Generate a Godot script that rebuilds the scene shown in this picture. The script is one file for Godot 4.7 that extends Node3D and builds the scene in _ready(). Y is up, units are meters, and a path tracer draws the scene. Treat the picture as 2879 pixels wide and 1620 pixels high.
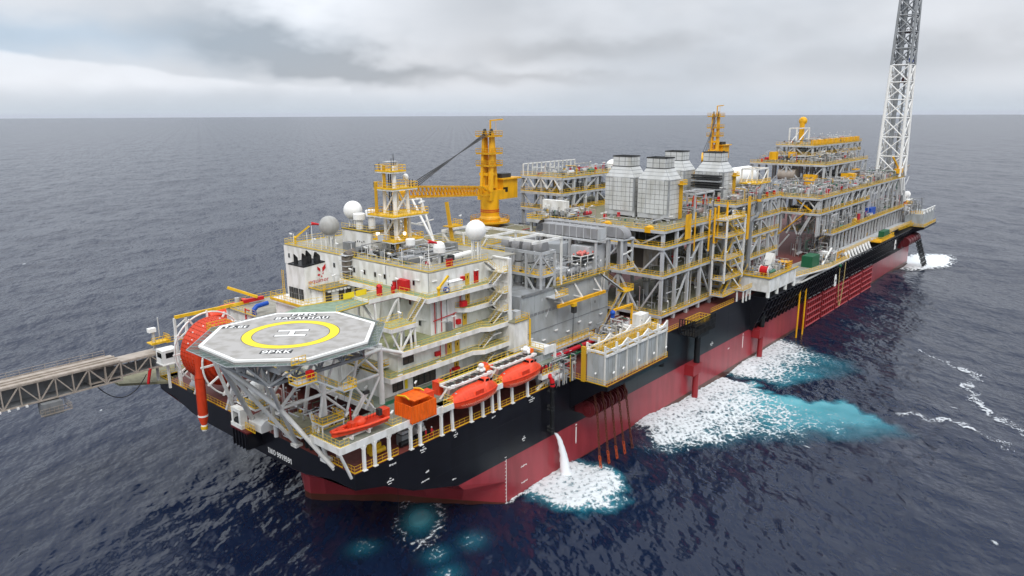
extends Node3D

const DK := 20.16          # main deck above the sea
var M := {}
var taken := {}
var rng := RandomNumberGenerator.new()
var wave_h := PackedFloat32Array()


# Collects shapes for one mesh. All shapes are given in the scene's own metres.
class MB:
	var v := PackedVector3Array()
	var n := PackedVector3Array()
	var c := PackedColorArray()
	var uv := PackedVector2Array()
	var ix := PackedInt32Array()
	var col := Color.WHITE
	var colored := false
	static var CV: Array = []
	var cuts: Array = []
	var each := false

	# the next shapes are a piece (a part) of their own
	func cut() -> MB:
		if cuts.is_empty() or cuts[-1][0] != v.size():
			cuts.append([v.size(), ix.size()])
		return self

	# every shape is a piece of its own
	func apart() -> MB:
		each = true
		return self

	func tint(k: Color) -> MB:
		col = k
		colored = true
		return self

	func _p(a: Vector3, nn: Vector3) -> void:
		v.append(a)
		n.append(nn)
		c.append(col)

	func tri(a: Vector3, b: Vector3, d: Vector3) -> void:
		var nn := (d - a).cross(b - a).normalized()
		var k := v.size()
		_p(a, nn)
		_p(b, nn)
		_p(d, nn)
		ix.append_array([k, k + 1, k + 2])

	# four corners, clockwise as seen from the front
	func quad(a: Vector3, b: Vector3, d: Vector3, e: Vector3) -> void:
		var nn := (d - a).cross(b - a).normalized()
		if nn == Vector3.ZERO:
			nn = (e - a).cross(d - a).normalized()
		var k := v.size()
		_p(a, nn)
		_p(b, nn)
		_p(d, nn)
		_p(e, nn)
		ix.append_array([k, k + 1, k + 2, k, k + 2, k + 3])

	# quad turned so that it faces the side of "out"
	func face(a: Vector3, b: Vector3, d: Vector3, e: Vector3, out: Vector3) -> void:
		if (d - a).cross(b - a).dot(out) < 0.0:
			quad(a, e, d, b)
		else:
			quad(a, b, d, e)

	func boxt(t: Transform3D) -> void:
		if each:
			cut()
		if CV.is_empty():
			for ax in 3:
				for s in [-1.0, 1.0]:
					var nn := Vector3.ZERO
					nn[ax] = s
					var u := Vector3.ZERO
					u[(ax + 1) % 3] = 0.5
					var w := Vector3.ZERO
					w[(ax + 2) % 3] = 0.5
					var q := [nn * 0.5 - u - w, nn * 0.5 + u - w, nn * 0.5 + u + w, nn * 0.5 - u + w]
					if (q[2] - q[0]).cross(q[1] - q[0]).dot(nn) < 0.0:
						q = [q[0], q[3], q[2], q[1]]
					CV.append([nn, q])
		for f in CV:
			var nn: Vector3 = (t.basis.orthonormalized() * f[0])
			var k := v.size()
			for p in f[1]:
				_p(t * p, nn)
			ix.append_array([k, k + 1, k + 2, k, k + 2, k + 3])

	func box(at: Vector3, size: Vector3, turn := 0.0) -> MB:
		boxt(Transform3D(Basis(Vector3.UP, turn).scaled_local(size), at))
		return self

	# box from its two corners
	func span(a: Vector3, b: Vector3) -> MB:
		boxt(Transform3D(Basis().scaled((b - a).abs()), (a + b) * 0.5))
		return self

	func dir_basis(d: Vector3, up := Vector3.UP) -> Basis:
		var z := d.normalized()
		if absf(z.dot(up)) > 0.98:
			up = Vector3.RIGHT if absf(z.x) < 0.9 else Vector3.BACK
		var x := up.cross(z).normalized()
		return Basis(x, z.cross(x), z)

	# square beam from a to b: w wide, h high
	func bar(a: Vector3, b: Vector3, w: float, h := 0.0, up := Vector3.UP) -> MB:
		if h == 0.0:
			h = w
		var B := dir_basis(b - a, up)
		boxt(Transform3D(Basis(B.x * w, B.y * h, B.z * (b - a).length()), (a + b) * 0.5))
		return self

	func ring(at: Vector3, B: Basis, r: float, k: int) -> PackedVector3Array:
		var o := PackedVector3Array()
		for i in k:
			var a := TAU * i / k
			o.append(at + B.x * (cos(a) * r) + B.y * (sin(a) * r))
		return o

	func tube(a: Vector3, b: Vector3, r: float, r2 := -1.0, k := 8, caps := true) -> MB:
		if each:
			cut()
		if r2 < 0.0:
			r2 = r
		var B := dir_basis(b - a)
		var s := v.size()
		for i in k:
			var g := TAU * i / k
			var o := B.x * cos(g) + B.y * sin(g)
			_p(a + o * r, o)
			_p(b + o * r2, o)
		for i in k:
			var p := s + i * 2
			var q := s + ((i + 1) % k) * 2
			ix.append_array([p, p + 1, q + 1, p, q + 1, q])
		if caps:
			_cap(a, B, r, k, -1.0)
			_cap(b, B, r2, k, 1.0)
		return self

	func _cap(at: Vector3, B: Basis, r: float, k: int, s: float) -> void:
		if r < 0.02:
			return
		var m := v.size()
		for p in ring(at, B, r, k):
			_p(p, B.z * s)
		for i in range(1, k - 1):
			if s > 0.0:
				ix.append_array([m, m + i + 1, m + i])
			else:
				ix.append_array([m, m + i, m + i + 1])

	func stick(a: Vector3, b: Vector3, r: float) -> void:
		tube(a, b, r, r, 4, false)

	# bent pipe through points
	func pipe(pts: Array, r: float, k := 6) -> MB:
		if each:
			cut()
			each = false
			pipe(pts, r, k)
			each = true
			return self
		for i in pts.size() - 1:
			tube(pts[i], pts[i + 1], r, r, k, i == 0 or i == pts.size() - 2)
			if i > 0:
				ball(pts[i], r * 1.03, k, 3)
		return self

	# surface of revolution about "up" at "at"; profile points are (radius, height)
	func lathe(at: Vector3, prof: Array, k := 16, B := Basis()) -> MB:
		for j in prof.size() - 1:
			var p: Vector2 = prof[j]
			var q: Vector2 = prof[j + 1]
			var t := (q - p).normalized()
			var s := v.size()
			for i in k + 1:
				var g := TAU * i / k
				var o := B.x * cos(g) + B.z * sin(g)
				var nn := (o * t.y - B.y * t.x).normalized()
				_p(at + o * p.x + B.y * p.y, nn)
				_p(at + o * q.x + B.y * q.y, nn)
			for i in k:
				var a := s + i * 2
				ix.append_array([a, a + 2, a + 3, a, a + 3, a + 1])
		return self

	func ball(at: Vector3, r: float, k := 16, rows := 8, squash := 1.0, from := -PI / 2, to := PI / 2) -> MB:
		var s := v.size()
		for j in rows + 1:
			var e := lerpf(from, to, float(j) / rows)
			for i in k + 1:
				var g := TAU * i / k
				var o := Vector3(cos(e) * cos(g), sin(e), cos(e) * sin(g))
				_p(at + Vector3(o.x, o.y * squash, o.z) * r, Vector3(o.x * squash, o.y, o.z * squash).normalized())
		for j in rows:
			for i in k:
				var a := s + j * (k + 1) + i
				var b := a + k + 1
				ix.append_array([a, a + 1, b + 1, a, b + 1, b])
		return self

	# flat polygon (points in a plane given by two axes) pushed out along "deep"
	func prism(poly: PackedVector2Array, at: Vector3, ax: Vector3, ay: Vector3, deep: Vector3) -> MB:
		var t := Geometry2D.triangulate_polygon(poly)
		var mid := Vector3.ZERO
		for p in poly:
			mid += (at + ax * p.x + ay * p.y) / poly.size()
		for side in 2:
			var off := deep * side
			var out := deep if side == 1 else -deep
			for i in range(0, t.size(), 3):
				var a := at + ax * poly[t[i]].x + ay * poly[t[i]].y + off
				var b := at + ax * poly[t[i + 1]].x + ay * poly[t[i + 1]].y + off
				var d := at + ax * poly[t[i + 2]].x + ay * poly[t[i + 2]].y + off
				if (d - a).cross(b - a).dot(out) < 0.0:
					tri(a, d, b)
				else:
					tri(a, b, d)
		var ccw := 0.0
		for i in poly.size():
			ccw += poly[i].cross(poly[(i + 1) % poly.size()])
		for i in poly.size():
			var p := poly[i]
			var q := poly[(i + 1) % poly.size()]
			var d2 := Vector2(q.y - p.y, p.x - q.x) * signf(ccw)
			var a := at + ax * p.x + ay * p.y
			var b := at + ax * q.x + ay * q.y
			face(a, b, b + deep, a + deep, ax * d2.x + ay * d2.y)
		return self

	# a handrail along points: posts, top, middle and foot bars
	func rail(pts: Array, h := 1.15, step := 1.8, r := 0.035) -> MB:
		cut()
		for i in pts.size() - 1:
			var a: Vector3 = pts[i]
			var b: Vector3 = pts[i + 1]
			for y in [h, h * 0.55]:
				stick(a + Vector3(0, y, 0), b + Vector3(0, y, 0), r)
			bar(a + Vector3(0, 0.1, 0), b + Vector3(0, 0.1, 0), 0.03, 0.2)
			var m := maxi(1, int(round(a.distance_to(b) / step)))
			for j in m + (1 if i == pts.size() - 2 else 0):
				var p := a.lerp(b, float(j) / m)
				stick(p, p + Vector3(0, h, 0), r)
		return self

	# a flight of steps with strings and handrails
	func steps(a: Vector3, b: Vector3, w := 0.9) -> MB:
		var d := b - a
		var side := Vector3(d.x, 0, d.z).cross(Vector3.UP).normalized() * w * 0.5
		var m := maxi(3, int(absf(d.y) / 0.25))
		var along := Vector3(d.x, 0, d.z).normalized()
		for i in m:
			var p: Vector3 = a + d * ((i + 0.5) / m)
			var B := Basis(side.normalized() * w, Vector3.UP * 0.05, along * 0.26)
			boxt(Transform3D(B, p))
		return self

	func strings(a: Vector3, b: Vector3, w := 0.9) -> MB:
		var d := b - a
		var side := Vector3(d.x, 0, d.z).cross(Vector3.UP).normalized() * w * 0.5
		for s in [-1.0, 1.0]:
			bar(a + side * s, b + side * s, 0.07, 0.26)
		return self

	func hand(a: Vector3, b: Vector3, w := 0.9) -> MB:
		cut()
		var d := b - a
		var side := Vector3(d.x, 0, d.z).cross(Vector3.UP).normalized() * w * 0.5
		for s in [-1.0, 1.0]:
			for y in [1.0, 0.55]:
				stick(a + side * s + Vector3(0, y, 0), b + side * s + Vector3(0, y, 0), 0.035)
			for i in 5:
				var p: Vector3 = a + d * (i / 4.0) + side * s
				stick(p, p + Vector3(0, 1.0, 0), 0.03)
		return self

	func pieces() -> Array:
		if cuts.size() < 2:
			return [self]
		var out: Array = []
		if cuts[0][0] > 0:
			cuts.push_front([0, 0])
		for k in cuts.size():
			var a: Array = cuts[k]
			var b: Array = cuts[k + 1] if k + 1 < cuts.size() else [v.size(), ix.size()]
			if b[1] == a[1]:
				continue
			var m := MB.new()
			m.v = v.slice(a[0], b[0])
			m.n = n.slice(a[0], b[0])
			m.c = c.slice(a[0], b[0])
			m.colored = colored
			m.ix = ix.slice(a[1], b[1])
			for i in m.ix.size():
				m.ix[i] -= a[0]
			out.append(m)
		return out

	func mesh() -> ArrayMesh:
		var arr := []
		arr.resize(Mesh.ARRAY_MAX)
		arr[Mesh.ARRAY_VERTEX] = v
		arr[Mesh.ARRAY_NORMAL] = n
		if colored:
			arr[Mesh.ARRAY_COLOR] = c
		if uv.size() == v.size():
			arr[Mesh.ARRAY_TEX_UV] = uv
		arr[Mesh.ARRAY_INDEX] = ix
		var m := ArrayMesh.new()
		m.add_surface_from_arrays(Mesh.PRIMITIVE_TRIANGLES, arr)
		return m


func V(x: float, y: float, z: float) -> Vector3:
	return Vector3(x, y, z)


func numbered(called: String) -> String:
	var k: int = taken.get(called, 0)
	taken[called] = k + 1
	return called if k == 0 else "%s_%03d" % [called, k]


func tag(o: Node3D, label: String, category: String, group := "") -> Node3D:
	o.set_meta("label", label)
	o.set_meta("category", category)
	if group:
		o.set_meta("group", group)
	return o


# a thing: a node at its base, whose children are its parts
func thing(called: String, label: String, category: String, at := Vector3.ZERO, group := "") -> Node3D:
	var o := Node3D.new()
	o.name = numbered(called)
	o.position = at
	add_child(o)
	return tag(o, label, category, group)


# a part; its shapes are in the scene's metres, so it is set back by where its thing stands
func part(o: Node3D, called: String, mb: MB, mat: String, label := "") -> MeshInstance3D:
	if mb.v.is_empty():
		return null
	if mb.cuts.size() > 1:
		var last: MeshInstance3D = null
		for k in mb.pieces():
			last = part(o, called, k, mat, label)
		return last
	var p := MeshInstance3D.new()
	p.name = called
	p.mesh = mb.mesh()
	p.material_override = M[mat]
	var q: Node3D = o
	var off := Vector3.ZERO
	while q != self:
		off += q.position
		q = q.get_parent()
	p.position = -off
	o.add_child(p, true)
	if label:
		p.set_meta("label", label)
	return p


func stuff(o: Node3D, called: String, mb: MB, mat: String) -> MeshInstance3D:
	mb.cuts.clear()
	var p := part(o, called, mb, mat)
	if p:
		p.set_meta("kind", "stuff")
	return p


func struct(called: String, mb: MB, mat: String) -> MeshInstance3D:
	var p := part(self, called, mb, mat)
	p.set_meta("kind", "structure")
	return p


# a copy of a thing with its parts, moved and turned
func dup(o: Node3D, at: Vector3, turn: float, label: String) -> Node3D:
	var c: Node3D = o.duplicate()
	c.name = numbered(str(o.name).rstrip("_0123456789"))
	add_child(c)
	c.position = at
	c.rotation.y = turn
	c.set_meta("label", label)
	return c


func paint(called: String, k: Color, rough := 0.55, wear := 0.0, metal := 0.0) -> StandardMaterial3D:
	var m := StandardMaterial3D.new()
	m.albedo_color = k
	m.roughness = rough
	m.metallic = metal
	m.metallic_specular = 0.45
	m.resource_name = called
	if wear > 0.0:
		m.albedo_texture = M["_grime"]
		m.uv1_triplanar = true
		m.uv1_world_triplanar = true
		m.uv1_scale = Vector3(wear, wear * 0.4, wear)
	M[called] = m
	return m


func noise_tex(freq: float, dark: Color, light: Color, size := 512, s := 3, a := 0.35, b := 0.6) -> NoiseTexture2D:
	var f := FastNoiseLite.new()
	f.seed = s
	f.noise_type = FastNoiseLite.TYPE_SIMPLEX_SMOOTH
	f.frequency = freq
	f.fractal_octaves = 5
	var t := NoiseTexture2D.new()
	t.width = size
	t.height = size
	t.seamless = true
	t.noise = f
	var g := Gradient.new()
	g.offsets = PackedFloat32Array([a, b])
	g.colors = PackedColorArray([dark, light])
	t.color_ramp = g
	return t


func materials() -> void:
	M["_grime"] = noise_tex(0.008, Color(0.90, 0.895, 0.88), Color(1, 1, 1), 512, 3, 0.25, 0.6)
	paint("white", Color(0.91, 0.91, 0.90), 0.45, 0.09)
	paint("steel", Color(0.74, 0.75, 0.76), 0.5, 0.07)
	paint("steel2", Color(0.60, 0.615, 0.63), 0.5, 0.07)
	paint("grey", Color(0.50, 0.51, 0.52), 0.5, 0.1)
	paint("dark", Color(0.20, 0.205, 0.21), 0.6, 0.2)
	paint("black", Color(0.075, 0.08, 0.09), 0.5)
	paint("yellow", Color(0.91, 0.73, 0.13), 0.5, 0.12)
	paint("railing", Color(0.88, 0.75, 0.27), 0.5)
	paint("orange", Color(0.94, 0.30, 0.17), 0.35, 0.2)
	paint("crate", Color(0.96, 0.42, 0.10), 0.45, 0.2)
	paint("red", Color(0.76, 0.09, 0.12), 0.45)
	paint("grating", Color(0.50, 0.49, 0.40), 0.7, 0.15)
	paint("deck", Color(0.52, 0.55, 0.50), 0.65, 0.12)
	paint("roof", Color(0.60, 0.59, 0.55), 0.65, 0.1)
	paint("reddeck", Color(0.44, 0.22, 0.20), 0.6, 0.15)
	paint("pad", Color(0.66, 0.65, 0.64), 0.75, 0.08)
	paint("green", Color(0.10, 0.36, 0.24), 0.5)
	paint("mark", Color(0.93, 0.93, 0.92), 0.6)
	paint("circle", Color(0.92, 0.82, 0.16), 0.6)
	paint("glass", Color(0.05, 0.06, 0.07), 0.08)
	paint("door", Color(0.82, 0.66, 0.22), 0.5)
	paint("blue", Color(0.08, 0.30, 0.68), 0.45)
	paint("duct", Color(0.56, 0.56, 0.57), 0.4, 0.08)
	paint("louvre", Color(0.28, 0.25, 0.23), 0.6)
	paint("rust", Color(0.40, 0.20, 0.13), 0.75, 0.4)
	paint("hullred", Color(0.56, 0.15, 0.17), 0.32)
	paint("maroon", Color(0.36, 0.10, 0.12), 0.45)
	paint("netting", Color(0.42, 0.48, 0.46), 0.7)
	paint("deckgreen", Color(0.50, 0.58, 0.50), 0.65, 0.12)
	paint("beige", Color(0.66, 0.62, 0.58), 0.6, 0.1)
	paint("hose", Color(0.80, 0.24, 0.10), 0.5, 0.25)
	paint("orange2", Color(0.82, 0.24, 0.14), 0.4)
	paint("pinkish", Color(0.95, 0.62, 0.52), 0.5)
	paint("gallery", Color(0.60, 0.61, 0.46), 0.7, 0.2)
	paint("deckgreen2", Color(0.42, 0.56, 0.45), 0.65)
	paint("trunk", Color(0.42, 0.39, 0.36), 0.6, 0.3)
	paint("soot", Color(0.16, 0.16, 0.165), 0.5)
	paint("radome_grey", Color(0.66, 0.66, 0.65), 0.5, 0.25)
	paint("ladder", Color(0.78, 0.60, 0.12), 0.6)
	var lit := paint("lit", Color(0.9, 0.88, 0.8), 0.4)
	lit.emission_enabled = true
	lit.emission = Color(1.0, 0.93, 0.75)
	lit.emission_energy_multiplier = 3.0
	paint("cladding", Color(0.68, 0.70, 0.71), 0.5, 0.06)
	paint("crane", Color(0.93, 0.69, 0.08), 0.45, 0.08)
	paint("redpipe", Color(0.72, 0.08, 0.16), 0.4)
	paint("pinkvalve", Color(0.80, 0.45, 0.42), 0.5)
	paint("stackpanel", Color(0.80, 0.81, 0.81), 0.45, 0.05)
	paint("guardpink", Color(0.72, 0.34, 0.36), 0.45)
	paint("rustbright", Color(0.72, 0.30, 0.10), 0.7, 0.4)
	paint("hosepale", Color(0.72, 0.64, 0.42), 0.6)
	paint("spray", Color(0.93, 0.94, 0.95), 0.8)
	paint("many", Color.WHITE, 0.5).vertex_color_use_as_albedo = true
	var hm := paint("hull", Color.WHITE, 0.28, 0.05)
	hm.vertex_color_use_as_albedo = true
	hm.uv1_scale = Vector3(0.05, 0.011, 0.05)


func _ready() -> void:
	rng.seed = 7
	materials()
	lens_and_light()
	sea()
	ship()


func lens_and_light() -> void:
	var cam := Camera3D.new()
	cam.name = "camera"
	cam.position = Vector3(-59.09, 72.16, 81.75)
	cam.basis = Basis(Vector3(0.65213, -0.00388, 0.75809), Vector3(0.18022, 0.97212, -0.15005), -Vector3(0.73637, -0.23447, -0.63465)).orthonormalized()
	cam.fov = 43.14
	cam.near = 0.5
	cam.far = 40000
	add_child(cam)
	cam.current = true
	var e := Environment.new()
	e.background_mode = Environment.BG_SKY
	e.sky = Sky.new()
	var pm := PanoramaSkyMaterial.new()
	pm.panorama = ImageTexture.create_from_image(sky_picture())
	e.sky.sky_material = pm
	e.tonemap_mode = Environment.TONE_MAPPER_LINEAR
	e.tonemap_exposure = 1.22
	e.sdfgi_enabled = true
	e.ssao_enabled = true
	e.ssil_enabled = true
	e.fog_enabled = true
	e.fog_density = 0.00001
	e.fog_light_color = Color(0.80, 0.85, 0.90)
	var we := WorldEnvironment.new()
	we.environment = e
	add_child(we)
	var sun := DirectionalLight3D.new()
	sun.name = "sun"
	sun.light_energy = 0.42
	sun.light_angular_distance = 22
	sun.light_color = Color(1, 0.98, 0.95)
	sun.shadow_enabled = true
	sun.basis = Basis.looking_at(Vector3(0.50, -0.80, -0.42), Vector3.UP)
	add_child(sun)


# ------------------------------------------------------------------ sky
var cloud_n := FastNoiseLite.new()
var wisp_n := FastNoiseLite.new()


func sky_color(az: float, el: float) -> Color:
	# az: degrees to the right of where the ship's bow points away; el: degrees above the horizon
	var x := az
	var y := el
	var d := Vector3(cos(deg_to_rad(az)) * cos(deg_to_rad(el)), sin(deg_to_rad(el)) * 2.2, sin(deg_to_rad(az)) * cos(deg_to_rad(el)))
	var f := cloud_n.get_noise_3dv(d * 100.0)
	var w := wisp_n.get_noise_3dv(d * 100.0)
	var wx := x + w * 2.6
	var wy := y + w * 0.9
	# overcast layer, brighter towards the zenith
	var lum := 0.66 + 0.62 * smoothstep(6.0, 60.0, el) + f * 0.13 + w * 0.04
	var blue := 0.35 + 0.25 * clampf(-f, -1, 1)
	# clearer strip to the left above a low bank of cumulus
	var strip := exp(-pow((wx + 34.0) / 15.0, 2) - pow((wy - 4.9) / 1.5, 2))
	lum -= 0.07 * strip
	blue += 0.9 * strip
	var top := 3.9 - 0.085 * maxf(0.0, wx + 36.0) + 0.6 * w + 0.9 * f
	if x < -12.0 and x > -60.0:
		var bank := smoothstep(0.0, 0.35, top - y) * smoothstep(0.9, 2.3, y + 0.4 * w)
		lum = lerpf(lum, 0.80 + 0.06 * w, bank * 0.8)
		blue = lerpf(blue, 0.25, bank * 0.8)
	# the dark-based cloud left of the middle, its lit head above
	var slant := 0.34 * (wx + 17.0)
	var base := exp(-pow((wx + 16.5) / 6.5, 2) - pow((wy - 4.2 + slant * 0.45) / 1.7, 2)) * smoothstep(1.55, 2.6, wy - w * 0.25)
	base += 0.55 * exp(-pow((wx + 9.0) / 6.0, 2) - pow((wy - 2.9) / 0.75, 2))
	base += 0.35 * exp(-pow((wx + 22.0) / 5.0, 2) - pow((wy - 7.0) / 2.0, 2))
	lum -= 0.34 * minf(base, 1.1) * (0.8 + 0.6 * f)
	blue += 0.25 * base
	lum += 0.20 * exp(-pow((wx + 16.0) / 7.0, 2) - pow((wy - 7.6) / 1.8, 2))
	# long grey bars to the right of the middle
	var bar := exp(-pow((wx - 6.0) / 9.0, 2) - pow((wy - 4.3 - 0.03 * x) / 0.8, 2)) + 0.7 * exp(-pow((wx - 2.0) / 8.0, 2) - pow((wy - 2.4) / 0.45, 2))
	bar += 0.6 * exp(-pow((wx - 30.0) / 14.0, 2) - pow((wy - 3.6 - 0.05 * (x - 30.0)) / 1.2, 2)) + 0.5 * exp(-pow((wx + 1.0) / 5.0, 2) - pow((wy - 8.0) / 3.5, 2))
	lum -= 0.18 * bar * (0.9 + 0.7 * f)
	# pale air low down
	var low := smoothstep(2.2, 0.2, y)
	lum = lerpf(lum, 0.57 + 0.02 * w, low * 0.75)
	blue = lerpf(blue, 0.75, low * 0.7)
	lum = clampf(lum, 0.3, 1.6) * lerpf(0.95, 1.0, smoothstep(8.0, 40.0, el))
	return Color(lum * (1.0 - 0.19 * blue), lum * (1.0 - 0.06 * blue), lum * (1.03 + 0.06 * blue))


func sky_picture() -> Image:
	cloud_n.seed = 11
	cloud_n.noise_type = FastNoiseLite.TYPE_SIMPLEX_SMOOTH
	cloud_n.frequency = 0.022
	cloud_n.fractal_octaves = 5
	wisp_n.seed = 5
	wisp_n.noise_type = FastNoiseLite.TYPE_SIMPLEX_SMOOTH
	wisp_n.frequency = 0.10
	wisp_n.fractal_octaves = 5
	var W := 512
	var H := 256
	var im := Image.create(W, H, false, Image.FORMAT_RGBF)
	for j in H:
		for i in W:
			im.set_pixel(i, j, sky_at(i, j, W, H))
	im.resize(4096, 2048, Image.INTERPOLATE_CUBIC)
	for j in range(2048 / 2 - 160, 2048 / 2):
		for i in 4096:
			if i % 2 == 0:
				var k := sky_at(i + 0.5, j, 4096, 2048)
				im.set_pixel(i, j, k)
				im.set_pixel(i + 1, j, k)
	return im


func sky_at(i: float, j: float, W: float, H: float) -> Color:
	var el := 90.0 - (j + 0.5) / H * 180.0
	if el < 0.0:
		return Color(0.46, 0.52, 0.58)
	var az := (i + 0.5) / W * 360.0
	return sky_color(wrapf(az - 49.24, -180.0, 180.0), el)


# ------------------------------------------------------------------ sea
const N := 512
const TILE := 92.0


func fft(re: PackedFloat32Array, im: PackedFloat32Array) -> void:
	var j := 0
	for i in range(1, N):
		var bit := N >> 1
		while j & bit:
			j ^= bit
			bit >>= 1
		j ^= bit
		if i < j:
			var t := re[i]
			re[i] = re[j]
			re[j] = t
			t = im[i]
			im[i] = im[j]
			im[j] = t
	var size := 2
	while size <= N:
		var half := size >> 1
		var cw := PackedFloat32Array()
		var sw := PackedFloat32Array()
		for k in half:
			cw.append(cos(TAU * k / size))
			sw.append(sin(TAU * k / size))
		for i in range(0, N, size):
			for k in half:
				var a := i + k
				var b := a + half
				var tr := re[b] * cw[k] - im[b] * sw[k]
				var ti := re[b] * sw[k] + im[b] * cw[k]
				re[b] = re[a] - tr
				im[b] = im[a] - ti
				re[a] += tr
				im[a] += ti
		size <<= 1


# a patch of wind sea from a wave spectrum; it repeats without a seam
func waves() -> void:
	var g := RandomNumberGenerator.new()
	g.seed = 21
	var rows: Array = []
	var irows: Array = []
	var wind := Vector2(0.80, 0.60)
	for m in N:
		var re := PackedFloat32Array()
		var im := PackedFloat32Array()
		re.resize(N)
		im.resize(N)
		for k in N:
			var kx := float(k if k < N / 2 else k - N)
			var kz := float(m if m < N / 2 else m - N)
			var q := Vector2(kx, kz) * TAU / TILE
			var l := q.length()
			if l < 0.01 or absf(kx) > 150 or absf(kz) > 150:
				continue
			var c := q.dot(wind) / l
			var L := 5.0
			var p := exp(-1.0 / pow(l * L, 2)) / pow(l, 3.45) * (0.12 + 0.88 * c * c) * exp(-pow(l * 0.10, 2))
			var a := sqrt(p)
			re[k] = g.randfn() * a
			im[k] = g.randfn() * a
		fft(re, im)
		rows.append(re)
		irows.append(im)
	wave_h.resize(N * N)
	var s2 := 0.0
	for k in N:
		var re := PackedFloat32Array()
		var im := PackedFloat32Array()
		re.resize(N)
		im.resize(N)
		for m in N:
			re[m] = rows[m][k]
			im[m] = irows[m][k]
		fft(re, im)
		for m in N:
			wave_h[m * N + k] = re[m]
			s2 += re[m] * re[m]
	var s := 1.0 / sqrt(s2 / (N * N))
	for i in N * N:
		wave_h[i] *= s


func tile(x: float, z: float) -> float:
	var fx := fposmod(x, 1.0) * N
	var fz := fposmod(z, 1.0) * N
	var i := int(fx) & (N - 1)
	var j := int(fz) & (N - 1)
	var u := fx - floorf(fx)
	var w := fz - floorf(fz)
	var i2 := (i + 1) & (N - 1)
	var j2 := ((j + 1) & (N - 1)) * N
	j *= N
	return lerpf(lerpf(wave_h[j + i], wave_h[j + i2], u), lerpf(wave_h[j2 + i], wave_h[j2 + i2], u), w)


func sea_y(x: float, z: float, fade := 1.0) -> float:
	return 0.5 * fade * tile((x * 0.94 + z * 0.34) / 390.0, (z * 0.94 - x * 0.34) / 390.0)


func sea() -> void:
	waves()
	var rm := 0.19
	var nim := Image.create(N, N, false, Image.FORMAT_RGB8)
	for j in N:
		for i in N:
			var dx := (wave_h[j * N + ((i + 1) & (N - 1))] - wave_h[j * N + ((i - 1) & (N - 1))]) * rm / (2.0 * TILE / N)
			var dz := (wave_h[((j + 1) & (N - 1)) * N + i] - wave_h[((j - 1) & (N - 1)) * N + i]) * rm / (2.0 * TILE / N)
			var nn := Vector3(-dx, -dz, 1.0).normalized()
			nim.set_pixel(i, j, Color(nn.x * 0.5 + 0.5, nn.y * 0.5 + 0.5, nn.z * 0.5 + 0.5))
	M["_wave"] = ImageTexture.create_from_image(nim)
	var m := StandardMaterial3D.new()
	m.albedo_color = Color(0.06, 0.11, 0.20)
	m.roughness = 0.2
	m.metallic_specular = 0.36
	m.normal_enabled = true
	m.normal_texture = M["_wave"]
	m.normal_scale = 1.0
	m.uv1_triplanar = true
	m.uv1_world_triplanar = true
	m.uv1_scale = Vector3.ONE / TILE
	M["sea"] = m
	var cx := -59.0
	var cz := 82.0
	var angles := PackedFloat32Array()
	var mid := -40.76
	for i in 481:
		angles.append(mid - 60.0 + 120.0 * i / 480.0)
	for i in range(1, 48):
		angles.append(mid + 60.0 + 240.0 * i / 48.0)
	var radii := PackedFloat32Array()
	var r := 12.0
	while r < 15500.0:
		radii.append(r)
		r *= 1.011 if r < 40.0 else 1.0078
	radii.append(15500.0)
	var v := PackedVector3Array()
	var ix := PackedInt32Array()
	var A := angles.size()
	for k in radii.size():
		var fade := clampf(1.0 - (radii[k] - 900.0) / 3500.0, 0.0, 1.0)
		for a in A:
			var t := deg_to_rad(angles[a])
			var x := cx + cos(t) * radii[k]
			var z := cz + sin(t) * radii[k]
			v.append(Vector3(x, sea_y(x, z, fade) if fade > 0.0 else 0.0, z))
	var nn := PackedVector3Array()
	nn.resize(v.size())
	for k in radii.size():
		for a in A:
			var i := k * A + a
			var e := v[k * A + (a + 1) % A] - v[k * A + (a + A - 1) % A]
			var f := v[mini(k + 1, radii.size() - 1) * A + a] - v[maxi(k - 1, 0) * A + a]
			var q := e.cross(f).normalized()
			nn[i] = q if q.y > 0.0 else -q
			if k < radii.size() - 1:
				var b := k * A + (a + 1) % A
				ix.append_array([i, i + A, b + A, i, b + A, b])
	v.append(Vector3(cx, 0, cz))
	nn.append(Vector3.UP)
	for a in A:
		ix.append_array([v.size() - 1, a, (a + 1) % A])
	var mb := MB.new()
	mb.v = v
	mb.n = nn
	mb.ix = ix
	struct("sea", mb, "sea")
	foam()


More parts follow.
